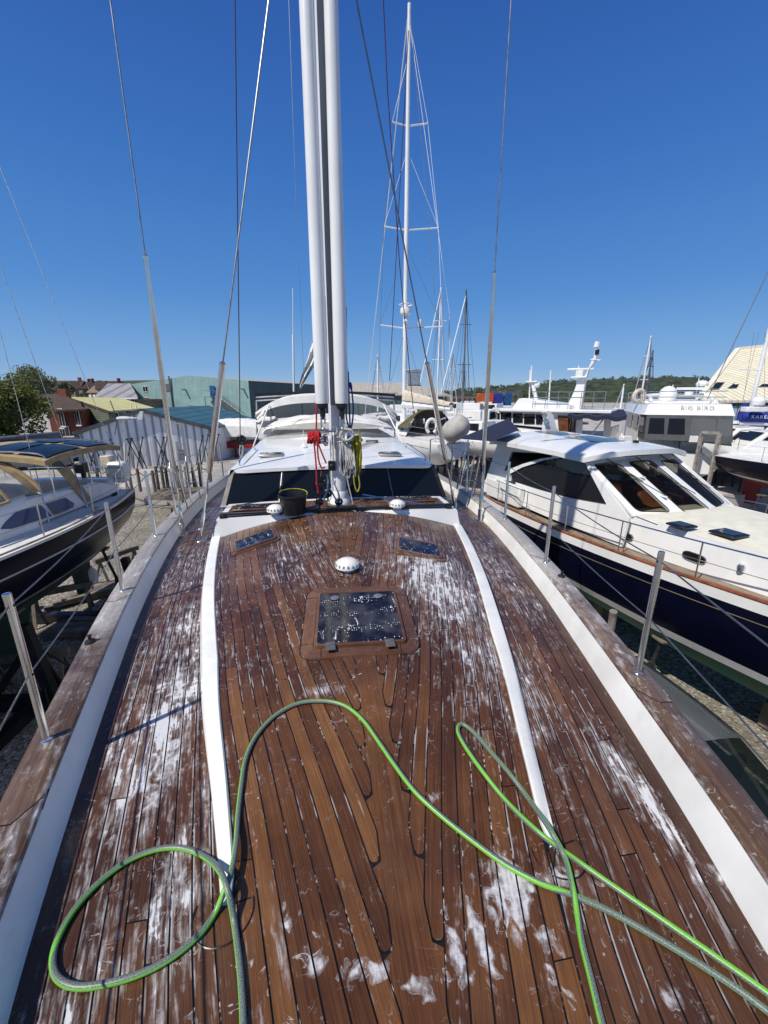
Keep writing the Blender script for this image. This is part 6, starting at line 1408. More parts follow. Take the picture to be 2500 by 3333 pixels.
p = mt; m = MB(); m.tube([p, p+Vector((0,0,1.0))], .02, 5); m.tube([p+Vector((-.35,0,.25)), p+Vector((.3,0,.3))], .015, 5); m.build('masthead_gear', M['slate'], smast)
b0, b1 = Vector((mp.x, mp.y, Zq(1332,1300,Dm))), Pd(1470,1318,Dm-4.6)
m = MB(); m.grid(lambda a, b: b0.lerp(b1, a)+Vector((0,0,(.62-.45*a)*math.sin(b*math.pi)*1.0-.05+.02*math.sin(a*40)))+S.n*(.16*math.cos(b*math.pi)), 20, 10); m.build('sail_cover', M['beige_canvas'], sl)
m = MB(); m.tube([b0-Vector((0,0,.12)), b1-Vector((0,0,.1))], .10, 8); m.tube([b0-Vector((0,0,.32)), b1-Vector((0,0,.22))], [.22,.12], 8); m.build('boom', M['gelcoat'], sl)
p = Pd(1484,1396,19.9); m = MB(); m.grid(lambda a, b: p+rt*(.66*math.sin(b*math.pi)*math.cos(a*2*math.pi)*(1+.02*math.sin(a*40)))+fwd*(.7*math.sin(b*math.pi)*math.sin(a*2*math.pi))+Vector((0,0,.60*math.cos(b*math.pi)+(.10*math.cos(a*6.28)))), 24, 12)
tag(m.build('covered_dinghy', M['grey_canvas']), 'dinghy under a bulging grey canvas cover hung off the stern of the white sloop', 'dinghy')
m = MB(); 
for q in (-.55,.0,.5): m.tube(spline([S.w(.2, q*1.3, SZ(0)), S.w(-.1, q*1.3, SZ(0)+1.0), S.w(-.9, q*1.3, SZ(0)+1.25)], 4), .03, 6)
for h in (.35,.65): m.tube([S.w(2.5, NSl*1.5, SZ(1)+h), S.w(.4, NSl*1.2, SZ(1)+h), S.w(-.3, NSl*.8, SZ(1)+h), S.w(-.3, -NSl*.8, SZ(1)+h), S.w(.4, -NSl*1.2, SZ(1)+h)], .018, 6)
m.build('stern_rail', M['steel'], sl)
p = Pd(1405,1388,21.4); m = MB(); m.tube([p+rt*(.26*math.cos(rad(a)))+Vector((0,0,.36*math.sin(rad(a)))) for a in range(-60, 241, 15)], .085, 8); tag(m.build('lifebuoy', M['canvas_white']), 'white horseshoe lifebuoy on the stern rail of the white sloop', 'lifebuoy')
for sd, lb in ((NSl, 'timber shore under the near side of the white sloop'), (-NSl, 'timber shore under the far side of the white sloop')):
    for s in (2.0, 7.0): tag(MB().tube([S.w(s, sd*2.1, QZ), S.w(s, sd*SH(s, 2.0)*.96, 2.1)], .09, 8).build('timber_prop', M['old_timber']), lb+(', stern end' if s < 4 else ', amidships'), 'timber prop', 'shores under the white sloop')
# ------------------------------------------------------------------ white trawler yacht
a0 = Pd(1850,1420,25.5); a1 = Pd(1590,1400,28.5); T = Fr((a0.x, a0.y), (a1.x-a0.x, a1.y-a0.y)); NT_ = 1 if (T.w(0,1,0)-O).length < (T.w(0,0,0)-O).length else -1
tr_ = thing('trawler_yacht', 'white trawler yacht with square windows, brown aft doors, navy awning and raked white mast', 'motor yacht', T.w(3, -NT_*1.9, 0))
off = -NT_*2.0; T2 = Fr((T.w(-2.2, off, 0).x, T.w(-2.2, off, 0).y), T.h)
Tst = [(0,1.9,3.35,1.3),(4,2.15,3.35,1.0),(8,2.0,3.6,1.0),(11,1.1,4.0,1.2),(13,.06,4.3,1.8)]
make_hull(T2, tr_, Tst, [('topsides', M['gelcoat'], None, lambda s, z: 1.9, 5), ('underbody', M['slate'], lambda s, z: 1.9, None, 4)], None, None, nm=2.6, deckmat=M['white_dull'])
tq = lambda x, y: T.on_t(x, y, 0)
zA, zB2 = tq(1720,1342)[1], tq(1720,1410)[1]; sA, sB = tq(1845,1370)[0], tq(1612,1370)[0]
m = MB(); base_ = [T.w(sA, 0, 3.2), T.w(sB+.9, 0, 3.2), T.w(sB+.2, 0, zA), T.w(sA, 0, zA)]; m.prism(base_, T.n*(-NT_*3.3)); m.build('deckhouse', M['gelcoat'], tr_, smooth=False)
for x0, x1, y0, y1 in ((1603,1617,1341,1367),(1619,1627,1344,1366),(1630,1637,1342,1371),(1638,1665,1343,1373),(1670,1702,1345,1376),(1706,1741,1347,1380),(1745,1770,1348,1381)):
    q = [tq(x0+(4 if x0 == 1603 else 0), y0), tq(x1, y0), tq(x1, y1), tq(x0, y1)]; MB().prism([T.w(s, NT_*.02, z) for s, z in q], T.n*NT_*.02).build('cabin_window', M['dark_pane'], tr_, smooth=False)
q = [tq(1618,1377), tq(1815,1396), tq(1815,1404), tq(1618,1383)]; MB().prism([T.w(s, NT_*.015, z) for s, z in q], T.n*NT_*.02).build('blue_band', M['navy_hull'], tr_, smooth=False)
m = MB(); m.prism([T.w(sA-2.4, NT_*.35, zA+.02), T.w(sB-.4, NT_*.35, zA+.02), T.w(sB+.9, -NT_*1.65, zA+.02), T.w(sB-.4, -NT_*3.7, zA+.02), T.w(sA-2.4, -NT_*3.7, zA+.02)], (0,0,.20)); m.build('boat_deck', M['gelcoat'], tr_, bevel=.05)
fq = [tq(*q_) for q_ in ((1660,1330),(1684,1297),(1700,1296),(1850,1318),(1855,1345))]; m = MB(); m.prism([T.w(s, -NT_*.3, z) for s, z in fq], T.n*(-NT_*2.6)); m.build('flybridge', M['gelcoat'], tr_, bevel=.04)
m = MB(); z0 = tq(1750,1318)[1]
for h in (.45,.8): m.tube([T.w(tq(1730,1300)[0], 0, z0+h), T.w(tq(1970,1300)[0], 0, z0+h)], .025, 6)
for x in (1735,1775,1815,1850,1890,1930,1968): s = tq(x,1310)[0]; m.tube([T.w(s,0,zA+.2), T.w(s,0,z0+.8)], .02, 6)
m.build('boat_deck_rail', M['steel'], tr_)
# raked mast with radar
md = lambda x, y: T.w(T.on_t(x, y, -NT_*1.6)[0], -NT_*1.6, T.on_t(x, y, -NT_*1.6)[1])
P_ = [md(*q_) for q_ in ((1842,1330),(1890,1332),(1905,1240),(1915,1205),(1940,1170),(1938,1172),(1930,1165),(1900,1232),(1875,1235),(1877,1250),(1868,1275))]
m = MB(); m.prism(P_, T.n*(-NT_*.45)); tm = m.build('radar_mast', M['gelcoat'], tr_, bevel=.03)
m = MB(); c = md(1886,1228); m.box(c, (.9,.6,.1), rz=T.ang); m.box(c+Vector((0,0,.22)), (.42,.4,.34), rz=T.ang); m.box(c+Vector((0,0,.48)), (1.5,.14,.12), rz=T.ang+.2); m.build('radar', M['gelcoat'], tm, bevel=.03)
m = MB(); m.tube([md(1936,1172), md(1944,1120)], .09, 8); m.tube([md(1941,1130), md(1945,1112)], [.16,.13], 10); m.tube([md(1922,1170), md(1955,1172)], .03, 6); m.build('masthead_light', M['gelcoat'], tm); MB().tube([md(1942,1155), md(1944,1138)], .13, 8).build('lamp', M['black_plastic'], tm)
for x0, y0, x1, y1 in ((1722,1328,1726,1205),(1785,1330,1793,1205),(1728,1240,1731,1190),(1882,1210,1884,1190)): MB().tube([md(x0,y0), md(x1,y1)], [.05,.035], 6).build('aerial', M['gelcoat'], tr_)
m = MB(); m.tube([md(1752,1332), md(1733,1245)], [.16,.11], 8); m.box(md(1734,1242), (.7,.5,.08), rz=T.ang); m.ball(md(1748,1252), .2, 10, 8); m.build('search_light_mast', M['gelcoat'], tr_)
# aft end: brown doors, pillars, navy awning
qA = [tq(x, y) for x, y in ((1816,1352),(1850,1354),(1850,1420),(1820,1410))]; MB().prism([T.w(s, NT_*.05, z) for s, z in qA], T.n*NT_*.03).build('side_door', M['cabin_wood'], tr_, smooth=False)
MB().prism([T.w(sA-.1, -NT_*.2, 3.3), T.w(sA-.1, -NT_*3.0, 3.3), T.w(sA-.1, -NT_*3.0, zA), T.w(sA-.1, -NT_*.2, zA)], T.h*-.05).build('aft_bulkhead', M['cabin_wood'], tr_, smooth=False)
for t_ in (.9, 1.9): MB().box(T.w(sA-.17, -NT_*t_, zA-.75), (.04,.7,.8), rz=T.ang).build('aft_window', M['dark_pane'], tr_, smooth=False)
for s in (sA-.8, sA-2.3): MB().bar(T.w(s, NT_*.05, 3.3), T.w(s+.1, NT_*.05, zA), .3, .2).build('deck_pillar', M['gelcoat'], tr_, smooth=False)
c0, c1, c2, c3 = Pd(1850,1350,24.6), Pd(2042,1356,22.5), Pd(2030,1335,26), Pd(1868,1334,27.5)
m = MB(); m.grid(lambda a, b: c0.lerp(c1, a).lerp(c3.lerp(c2, a), b)+Vector((0,0,-.12*math.sin(a*9.4)**2*(1-b)+.05)), 24, 6); m.grid(lambda a, b: c0.lerp(c1, a)+Vector((0,0,-.12*math.sin(a*9.4)**2+.05-.22*b)), 24, 2); m.build('awning', M['navy_cloth'], tr_)
m = MB(); m.tube([Pd(1975,1350,24), Pd(1925,1415,24)], .035, 6); m.tube([c1, up(c1,3.2)], .035, 6); m.build('awning_pole', M['steel'], tr_)
MB().box(T2.w(-.02, 0, 3.6), (.1, 3.4, .5), rz=T.ang).build('transom_rail', M['gelcoat'], tr_, bevel=.03)
# ------------------------------------------------------------------ white motor yacht with grey cockpit tent
B0, B1 = Pd(2118,1400,23.0), Pd(2345,1400,21.0); ub = (B1-B0); ub.z = 0; Wb = ub.length; ub.normalize(); hb_ = Vector((-ub.y, ub.x, 0)); hb_ = hb_ if hb_.dot(fwd) > 0 else -hb_
Bc = (B0+B1)/2; G = Fr((Bc.x, Bc.y), (hb_.x-.35*ub.x, hb_.y-.35*ub.y)); 
bb = thing('flybridge_yacht', 'white flybridge motor yacht with a grey cockpit tent and pale lettering on the overhang', 'motor yacht', G.w(4,0,0)); dG = 22.
gs = 1 if G.w(0,1,0).dot(rt) > G.w(0,0,0).dot(rt) else -1; g_ = lambda s, t_, z: G.w(s, gs*t_, z)
gz = lambda y: Zq(2230, y, dG)
make_hull(G, bb, [(-.6,1.8,2.7,1.3),(3,2.1,2.75,1.0),(8,1.9,3.1,1.0),(12,.8,3.6,1.3),(13.5,.05,3.8,2)], [('topsides', M['gelcoat'], None, lambda s, z: 1.7, 5), ('underbody', M['slate'], lambda s, z: 1.7, None, 4)], None, None, nm=2.6, deckmat=M['white_dull'])
zo0, zo1 = gz(1348), gz(1322)
ov = [(-.3,-1.95),(-.3,1.95),(.5,2.1),(7.5,1.95),(7.5,-1.95),(.5,-2.1)]
m = MB(); m.add([g_(s,t_,zo0-.04) for s, t_ in ov]+[g_(s+(.35 if s < 1 else 0),t_*.93,zo1+.12) for s, t_ in ov], [(0,1,2,3,4,5),(11,10,9,8,7,6)]+[(i,(i+1)%6,6+(i+1)%6,6+i) for i in range(6)]); ovh = m.build('flybridge_deck', M['gelcoat'], bb, bevel=.03)
m = MB(); m.prism([g_(s,-1.75,z) for s, z in ((2.0,zo1+.1),(7.3,zo1+.1),(6.6,gz(1300)),(2.2,gz(1308)))], G.n*gs*3.5); m.build('flybridge_coaming', M['gelcoat'], bb, bevel=.05)
m = MB(); m.prism([g_(s,-1.9,z) for s, z in ((1.0,2.7),(8.5,2.9),(7.6,zo0-.04),(1.4,zo0-.04))], G.n*gs*3.8); m.build('saloon', M['gelcoat'], bb, smooth=False)
for s0, s1 in ((1.6,3.4),(3.7,6.0)): MB().prism([g_(s,-1.91,z) for s, z in ((s0,zo0-1.0),(s1-.2,zo0-.95),(s1,zo0-.5),(s1-.5,zo0-.22),(s0+.2,zo0-.22))], G.n*gs*-.02).build('saloon_window', M['dark_pane'], bb, smooth=False)
tn_ = MB(); zt0 = zo0-.05; zt1 = gz(1430)
tn_.add([g_(-.35,-1.85,zt0), g_(-.35,1.85,zt0), g_(-.9,1.9,zt1), g_(-.9,-1.9,zt1), g_(1.4,-1.88,zt0), g_(1.4,-1.9,zt1), g_(1.4,1.88,zt0), g_(1.4,1.9,zt1)], [(0,1,2,3),(4,0,3,5),(1,6,7,2)]); tent = tn_.build('cockpit_tent', M['charcoal_canvas'], bb, smooth=False)
for t0, t1 in ((-1.72,-1.05),(-.85,-.15),(0.15,1.15),(1.25,1.78)):
    zz0, zz1 = zt0-.16, zt0-.95; k0 = lambda z: -.35-.55*(zt0-z)/(zt0-zt1)-.015
    MB().add([g_(k0(zz0),t0,zz0), g_(k0(zz0),t1,zz0), g_(k0(zz1),t1+.03,zz1), g_(k0(zz1),t0-.03,zz1)], [(0,1,2,3)]).build('tent_window', M['vinyl'] if t0 > -.1 else M['dark_pane'], tent, smooth=False)
for s0, s1 in ((.0,.6),(.7,1.3)): MB().add([g_(s0,-1.9,zt0-.15), g_(s1,-1.9,zt0-.15), g_(s1,-1.92,zt0-.95), g_(s0-.25,-1.92,zt0-.95)], [(0,1,2,3)]).build('tent_window', M['dark_pane'], tent, smooth=False)
MB().box(g_(-.98, .25, zt1+.12), (.03,.36,.32), rz=G.ang).build('notice', M['canvas_white'], tent)
# lettering on the overhang
def text(s, p, u, upv, size, m, parent, depth=.004, name='lettering'):
    c = bpy.data.curves.new(name, 'FONT'); c.body = s; c.size = size; c.align_x = 'CENTER'; c.align_y = 'CENTER'; c.extrude = depth; c.space_character = 1.25
    tmp = bpy.data.objects.new('tmp', c); col.objects.link(tmp); dg = bpy.context.evaluated_depsgraph_get(); me = bpy.data.meshes.new_from_object(tmp.evaluated_get(dg)); bpy.data.objects.remove(tmp)
    u = u.normalized(); upv = upv.normalized(); n = u.cross(upv); Mx = Matrix((u, upv, n)).transposed(); mb = MB(); mb.add([Mx@v.co+Vector(p) for v in me.vertices], [tuple(q.vertices) for q in me.polygons]); return mb.build(name, m, parent, smooth=False)
u_ = g_(-.3,1,0)-g_(-.3,-1,0); upv = g_(.05,0,zo1+.12)-g_(-.3,0,zo0-.04); upv = upv.normalized(); nn_ = u_.normalized().cross(upv)
text('BIG BIRD', g_(-.12, .35, (zo0+zo1)/2+.12)+nn_*.03, u_, upv, .30, M['grey_canvas'], ovh, name='lettering')
# flybridge gear
p = g_(2.6,-.5,gz(1283)); m = MB(); m.lathe([(.2,-.45),(.42,-.35),(.46,0),(.40,.25),(.22,.42),(0,.48)], p, 16); m.build('satellite_dome', M['gelcoat'], bb)
m = MB(); m.lathe([(.06,-1.0),(.06,-.1),(.30,-.08),(.32,.05),(.22,.2),(0,.26)], g_(3.6,1.3,gz(1247)), 14); m.box(g_(3.0,.6,gz(1262)), (.25,1.3,.14), rz=G.ang); m.lathe([(.22,-.2),(.22,.0),(0,.05)], g_(3.0,.6,gz(1272)), 12); m.build('radar_gear', M['gelcoat'], bb)
m = MB(); m.tube(spline([g_(1.0,-1.5,zo1+.1), g_(1.9,-1.45,gz(1292)), g_(3.0,-1.2,gz(1286)), g_(3.2,1.4,gz(1286)), g_(2.6,1.7,gz(1300)), g_(2.0,1.75,zo1+.1)], 6), .10, 8); m.build('radar_arch', M['gelcoat'], bb)
p = g_(2.4,-1.95,gz(1290)); m = MB(); m.tube([p+rt*(.30*math.cos(rad(a)))+Vector((0,0,.34*math.sin(rad(a)))) for a in range(-70, 251, 15)], .12, 8); tag(m.build('lifebuoy', M['beige_canvas']), 'cream horseshoe lifebuoy on the flybridge rail of the white motor yacht with the tent', 'lifebuoy')
m = MB()
for h in (.35,.65): m.tube([g_(7.5,-1.8,zo1+.1+h), g_(1.2,-1.9,zo1+.1+h), g_(.6,-1.7,zo1+.1+h), g_(.6,1.7,zo1+.1+h)], .022, 6)
for s in (1.2,2.4,3.6,4.8,6,7.2): m.tube([g_(s,-1.85,zo1+.1), g_(s,-1.88,zo1+.75)], .02, 6)
m.build('flybridge_rail', M['steel'], bb)
for y, t_ in ((1240,1.0),(1262,-.2)): p = g_(3.2,t_,gz(1290)); MB().tube([p, up(p, gz(y-15))], .03, 6).build('aerial', M['gelcoat'], bb)
# ------------------------------------------------------------------ navy and red sailing yacht on the right
n0, n1 = Pd(2326,1482,19.6), Pd(2500,1506,17.4); N = Fr(((n0.x), (n0.y)), (n1.x-n0.x, n1.y-n0.y)); nd = -1 if (N.w(0,1,0)-O).length < (N.w(0,0,0)-O).length else 1
N2 = Fr(N.w(0, nd*1.75, 0), N.h)
ny = thing('sailing_yacht', 'navy sailing yacht with a red bottom lying behind the bow of the right motor yacht', 'sailing yacht', N2.w(5,0,0))
zd_ = n0.z
NBf, NZ, NH, _ = make_hull(N2, ny, [(-.3,1.55,zd_+.0,zd_-.9),(1.5,1.75,zd_,zd_-1.35),(5,1.9,zd_+.02,zd_-1.7),(9,1.2,zd_+.25,zd_-1.6),(11.5,.05,zd_+.45,zd_-.9)], [('rail', M['gelcoat'], None, lambda s, z: z-.04, 1), ('topsides', M['navy_hull'], lambda s, z: z-.04, lambda s, z: zd_-.80-.02*s, 5), ('boot_stripe', M['white_dull'], lambda s, z: zd_-.80-.02*s, lambda s, z: zd_-.90-.02*s, 1), ('underbody', M['red_bottom'], lambda s, z: zd_-.90-.02*s, None, 5)], None, None, nm=2.2, deckmat=M['white_dull'])
MB().prism([N2.w(s, -.14, z) for s, z in ((3.2,zd_-1.3),(7,zd_-1.3),(6.2,.2),(4.0,.2))], N2.n*.28).build('keel', M['red_bottom'], ny); MB().prism([N2.w(s, -.05, z) for s, z in ((.3,zd_-.8),(1.2,zd_-1.0),(1.0,zd_-2.3),(.5,zd_-2.3))], N2.n*.1).build('rudder', M['red_bottom'], ny)
m = MB(); m.grid(lambda a, b: N2.w(3.0+4.5*a, (2*b-1)*1.1, zd_+.42*(1-abs(2*b-1)**4)*(1-.5*a)), 10, 10); m.build('coachroof', M['gelcoat'], ny)
pr_ = [(s, -nd*(NBf(s)-.06), NZ(s)) for s in frange(0,10.5,.5)]
m = MB(); m.tube([N2.w(s, t_, z+.6) for s, t_, z in pr_], .006, 5); [m.tube([N2.w(s, t_, z), N2.w(s, t_, z+.62)], .014, 6) for s, t_, z in pr_[::4]]; m.build('guard_wire', M['steel'], ny)
stand('boat_stand', N2.w(2.2, -nd*1.5, 1.4), N2.w(2.2, -nd*2.0, 0), 'black tripod stand under the stern of the navy and red yacht', 'stands under the red bottomed yacht')
# the yacht behind it: blue sail cover, mast leaning out of frame
V0 = Pd(2425,1440,25); V1 = Pd(2640,1452,23); V = Fr((V0.x, V0.y), (V1.x-V0.x, V1.y-V0.y))
vy = thing('sailing_yacht', 'sailing yacht with bright blue lettered boom cover in front of the cream roofed building', 'sailing yacht', V.w(2,0,0)); dV = 25.
make_hull(V, vy, [(-5,1.2,2.75,1.6),(-1,1.7,2.8,1.3),(3,1.6,2.9,1.3),(6,.05,3.2,2)], [('topsides', M['navy_hull'], None, lambda s, z: 1.9, 4), ('underbody', M['slate'], lambda s, z: 1.9, None, 4)], None, None, deckmat=M['gelcoat'])
mbs, mtp = Pd(2420,1430,dV), Pd(2500,950,dV); mtp = Vector((mbs.x, mbs.y, mtp.z+2)); MB().tube([mbs, mtp], [.11,.08], 10).build('mast', M['mast_white'], vy)
MB().tube([Pd(2428,1312,dV-.05), Pd(2420,1345,dV-.05), Pd(2416,1368,dV-.05)], [.16,.27,.30], 12).build('mast_cover', M['blue_canvas'], vy)
bp0, bp1 = Pd(2412,1356,dV-.1), Pd(2700,1362,dV-1.5); m = MB(); m.tube([bp0, bp0.lerp(bp1,.5), bp1], [.30,.26,.2], 14); bc = m.build('boom_cover', M['blue_canvas'], vy)
bu = (bp1-bp0).normalized(); bn_ = bu.cross(Vector((0,0,1))); bn_ = bn_ if bn_.dot(fwd) < 0 else -bn_
pt = Pd(2466,1356,dV-.5); text('KARELIA', bp0+bu*((pt-bp0).dot(bu)+.25)+bn_*.275, bu if bu.dot(rt) > 0 else -bu, Vector((0,0,1)), .26, M['gelcoat'], bc, depth=.02)
m = MB(); m.tube([bp0-Vector((0,0,.38)), bp1-Vector((0,0,.38))], .11, 8); m.build('boom', M['gelcoat'], vy)
m = MB(); m.tube([Pd(2404,1203,dV), Pd(2484,1204,dV)], .03, 5); m.build('spreader', M['mast_white'], vy)
fs0_ = Pd(2302,1300,dV-2); MB().tube([fs0_, fs0_.lerp(Pd(2500,885,dV-1),1.3)], .022, 5).build('forestay', M['slate'], vy)
for x0, y0, x1, y1 in ((2420,1300,2455,1080),(2395,1400,2470,1080),(2488,1400,2490,1080)): MB().tube([Pd(x0,y0,dV), Pd(x1,y1,dV)], .008, 5).build('shroud', M['steel_wire'], vy)
m = MB(); m.lathe([(.3,-.2),(.34,-.05),(.34,.1),(.2,.25),(0,.3)], Pd(2468,1308,dV-1), 14); m.box(Pd(2455,1332,dV-1), (1.2,.5,.28), rz=-YAW); m.build('radar', M['gelcoat'], vy, bevel=.04)
MB().box(up(Pd(2450,1445,dV-1),2.95), (5.5,1.6,.35), rz=V.ang).build('coachroof', M['gelcoat'], vy, bevel=.08)
p = Pd(2347,1447,21.5); tag(MB().ball(p, .3, 10, 8, (.8,.5,1.3)).build('lifejacket_bag', M['yellow_plastic']), 'yellow sack hanging on the rails beyond the hardtop of the right motor yacht', 'sack')
p = Pd(2385,1434,22.5); tag(MB().ball(p, .16, 10, 8, (.9,.6,1.5)).build('fender', M['red_plastic']), 'orange red fender hanging among the far boats right of the yellow sack', 'fender')
# gallows frame on the far pontoon
g0, g1 = Pd(2272,1470,20.5), Pd(2326,1485,19.8); gl = thing('timber_gantry', 'grey timber gantry standing between the right motor yacht and the white tent yacht', 'gantry', up(g0,QZ))
for q, yy in ((g0,1408),(g1,1406)): MB().bar(up(q,QZ), up(q,Zq(2300,yy,20.2)), .13, .13).build('post', M['grey_timber'], gl, smooth=False)
MB().bar(up(g0,Zq(2300,1409,20.2)), up(g1,Zq(2300,1407,20.2)), .14, .12).build('cross_beam', M['grey_timber'], gl, smooth=False)
# ------------------------------------------------------------------ crowd of small boats further off
sb = None
spots = [(1298,1362,34,.2),(1310,1392,30,.3),(1335,1345,48,0),(1495,1345,40,.5),(1540,1352,36,-.3),(1575,1335,50,.2),(1520,1330,58,0),(1600,1348,44,.6),(1560,1395,27,-.2),(1590,1420,25,.2),(1545,1430,23,.5),(1470,1336,52,.2),(1640,1345,52,-.1),
         (2360,1428,29,1.5),(2410,1432,31,1.7),(2450,1425,30,1.5),(2490,1436,27,1.6),(2380,1455,23,1.5),(2440,1462,22,1.6),(2490,1465,20.5,1.6),(2350,1408,36,1.4),(2480,1410,36,1.5)]
for i, (x, y, D, a) in enumerate(spots):
    p = Pd(x, y, D); zz = p.z; p.z = 0
    if sb is None:
        q = Vector((p.x, p.y, zz)); sb = thing('small_boat', '', 'motor boat', q); F2 = Fr((q.x, q.y), (fwd.x, fwd.y))
        make_hull(F2, sb, [(-2.6,1.05,zz,zz-.9),(0,1.15,zz+.05,zz-1),(2,.8,zz+.2,zz-.8),(3.2,.05,zz+.35,zz-.2)], [('hull', M['gelcoat'], None, None, 4)], None, None, deckmat=M['white_dull'])
        m = MB(); m.prism([F2.w(s, -.75, z) for s, z in ((-.9,zz),(1.6,zz+.1),(1.1,zz+.55),(.5,zz+1.05),(-.9,zz+1.1))], F2.n*1.5); cbn = m.build('cabin', M['gelcoat'], sb, bevel=.05)
        for t_ in (-.76,.74): MB().prism([F2.w(s, t_, z) for s, z in ((-.7,zz+.55),(.75,zz+.6),(.4,zz+.95),(-.7,zz+.98))], F2.n*.02).build('cabin_window', M['dark_pane'], sb, smooth=False)
        MB().prism([F2.w(s, -.55, z) for s, z in ((1.13,zz+.6),(.6,zz+1.0),(.64,zz+1.02),(1.17,zz+.62))], F2.n*1.1).build('windscreen', M['dark_pane'], sb, smooth=False)
        m = MB(); [m.tube([F2.w(s, t_, zz+.1), F2.w(s, t_, zz+.6)], .02, 5) for s in (-2.4,-1.6,1.9) for t_ in (-.85,.85)]; m.tube([F2.w(-2.4,-.85,zz+.6), F2.w(-2.4,.85,zz+.6)], .02, 5); m.build('rail', M['steel'], sb)
        for s_ in (-1.8, 1.3): MB().tube([F2.w(s_, -.84, zz-3.0), F2.w(s_, -.6, zz-.6), F2.w(s_, -.3, zz-1.0), F2.w(s_, .3, zz-1.0), F2.w(s_, .6, zz-.6), F2.w(s_, .84, zz-3.0)], .05, 6).build('stand', M['black_steel'], sb)
        MB().box(F2.w(-2.75,0,zz+.15), (.35,.3,.5), rz=F2.ang).build('outboard', M['slate'], sb, bevel=.06); o = sb
    else: o = dup(sb, (p.x, p.y, zz), a+R.uniform(-.3,.3), None, R.uniform(.85,1.15))
    o['label'] = ('small white cabin boat crowded among others between the white sloop and the trawler yacht' if x < 2000 else 'small white cabin boat moored in the pack below the cream roofed building'); o['group'] = 'small white motor boats'
# masts of yachts lying further off
fy = None
for i, (x, yt_, yb, D, dark) in enumerate(((1432,935,1330,58,0),(1478,1150,1340,60,0),(1240,1155,1330,70,0),(1518,942,1335,42,1),(2100,1093,1310,60,0),(2113,1140,1312,62,1),(1512,1165,1345,66,1),(1890,1235,1300,75,0),(2040,1250,1300,90,0))):
    b = Pd(x-(10 if x < 2000 else 16), yb, D); t_ = Pd(x, yt_, D); b.z = 3.2; r = thing('distant_yacht', '', 'sailing yacht', (b.x, b.y, QZ)); t_ = Vector((b.x, b.y, t_.z)) if not (x == 1518) else t_
    mm = M['slate'] if dark else M['mast_white']; F3 = Fr((b.x, b.y), (fwd.x*.9+rt.x*.3, fwd.y*.9+rt.y*.3)); zz = b.z
    MB().tube([b, t_], [D*.0022, D*.0017], 8).build('mast', mm, r)
    make_hull(F3, r, [(-4.5,1.2,zz-.4,zz-1.8),(0,1.6,zz-.35,zz-2),(4,.9,zz-.2,zz-1.8),(6,.05,zz,zz-1)], [('hull', M['navy_hull'] if dark else M['gelcoat'], None, None, 4)], None, None, deckmat=M['white_dull'])
    h = t_.z-b.z
    for q in (.45,.75): c = b.lerp(t_, q); MB().tube([c-rt*h*.055, c+rt*h*.055], D*.0008, 5).build('spreader', mm, r)
    MB().tube([b+Vector((0,0,.8)), b+Vector((0,0,.75))+rt*3.2], .16, 6).build('boom', M['navy_cloth'] if dark else M['beige_canvas'], r)
    MB().tube([t_, F3.w(-4.6,0,zz-.3)], D*.0005, 4).build('backstay', M['steel_wire'], r); MB().tube([t_, F3.w(5.8,0,zz)], D*.0010, 5).build('forestay', M['mast_white'] if not dark else M['slate'], r)
    for q in (-1.5, 1.5): MB().tube([t_, F3.w(0,q,zz-.3)], D*.0004, 4).build('shroud', M['steel_wire'], r)
    LB_ = ['white masted yacht far off, just right of the tall white sloop mast', 'short white mast far off between the sloop and the hoist', 'thin white mast far off left of the sloop mast, over the low hall', 'yacht with a dark raked mast and white furled forestay beyond the sloop', 'white masted yacht far off before the wooded ridge, taller of a close pair', 'grey masted yacht far off before the wooded ridge, shorter of a close pair', 'thin dark mast far off right of the dark raked mast', 'far white mast showing behind the raked mast of the trawler yacht', 'far white mast showing between the trawler yacht and the tent yacht']
    r['label'] = LB_[i]; r['group'] = 'yachts lying far off'
    if x == 1518: MB().tube([t_-Vector((0,0,.5)), Pd(1436,1280,D-4)], .045, 6).build('furled_sail', M['mast_white'], r)
    if x == 1432: MB().tube([t_-Vector((0,0,.3)), Pd(1368,1245,D-4)], .05, 6).build('furled_sail', M['mast_white'], r)
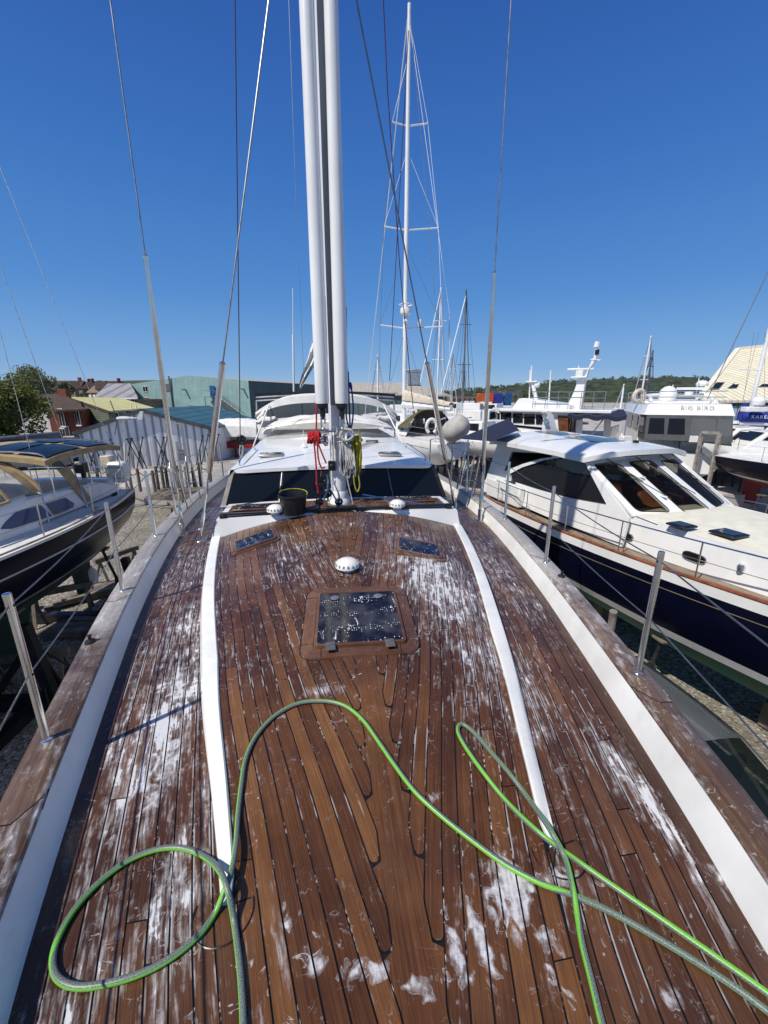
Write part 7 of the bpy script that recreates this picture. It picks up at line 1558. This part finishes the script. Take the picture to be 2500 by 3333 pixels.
# ------------------------------------------------------------------ light
SUNEL, SAZ = rad(52), Vector((-.84, -.545, 0)).normalized()
sd_ = (SAZ*math.cos(SUNEL)+Vector((0, 0, math.sin(SUNEL))))
L_ = bpy.data.lights.new('sun', 'SUN'); L_.energy = 4.5; L_.angle = rad(.5); L_.color = (1, .94, .84)
lo = bpy.data.objects.new('sun', L_); col.objects.link(lo); lo.rotation_euler = sd_.to_track_quat('Z', 'Y').to_euler(); lo.location = (-10, -10, 30)
w = bpy.data.worlds.new('World'); sc.world = w; w.use_nodes = True; nt = w.node_tree; bg = nt.nodes['Background']
sk = nt.nodes.new('ShaderNodeTexSky'); sk.sky_type = 'NISHITA'; sk.sun_disc = False; sk.sun_elevation = SUNEL
sk.sun_rotation = math.atan2(SAZ.x, SAZ.y); sk.air_density = 1.0; sk.dust_density = .1; sk.ozone_density = 3.5; sk.altitude = 0
tc = nt.nodes.new('ShaderNodeTexCoord'); sx = nt.nodes.new('ShaderNodeSeparateXYZ'); nt.links.new(tc.outputs['Generated'], sx.inputs[0])
rp = nt.nodes.new('ShaderNodeValToRGB'); nt.links.new(sx.outputs[2], rp.inputs[0]); e = rp.color_ramp.elements
K = 1/.11
while len(e) < 6: e.new(.5)
for q, (p_, c_) in zip(e, [(0, (.32,.48,.70)), (.06, (.18,.38,.70)), (.20, (.075,.255,.63)), (.40, (.038,.165,.53)), (.60, (.020,.098,.40)), (1, (.13,.165,.25))]): q.position = p_; q.color = tuple(v*K for v in c_)+(1,)
mx = nt.nodes.new('ShaderNodeMix'); mx.data_type = 'RGBA'; mx.inputs[0].default_value = .88; nt.links.new(sk.outputs[0], mx.inputs[6]); nt.links.new(rp.outputs[0], mx.inputs[7]); nt.links.new(mx.outputs[2], bg.inputs[0]); bg.inputs[1].default_value = .11
sc.view_settings.view_transform = 'Standard'; sc.view_settings.look = 'None'; sc.view_settings.exposure = 0; sc.view_settings.gamma = 1
sc.cycles.max_bounces = 6; sc.cycles.transparent_max_bounces = 10; sc.cycles.use_denoising = True
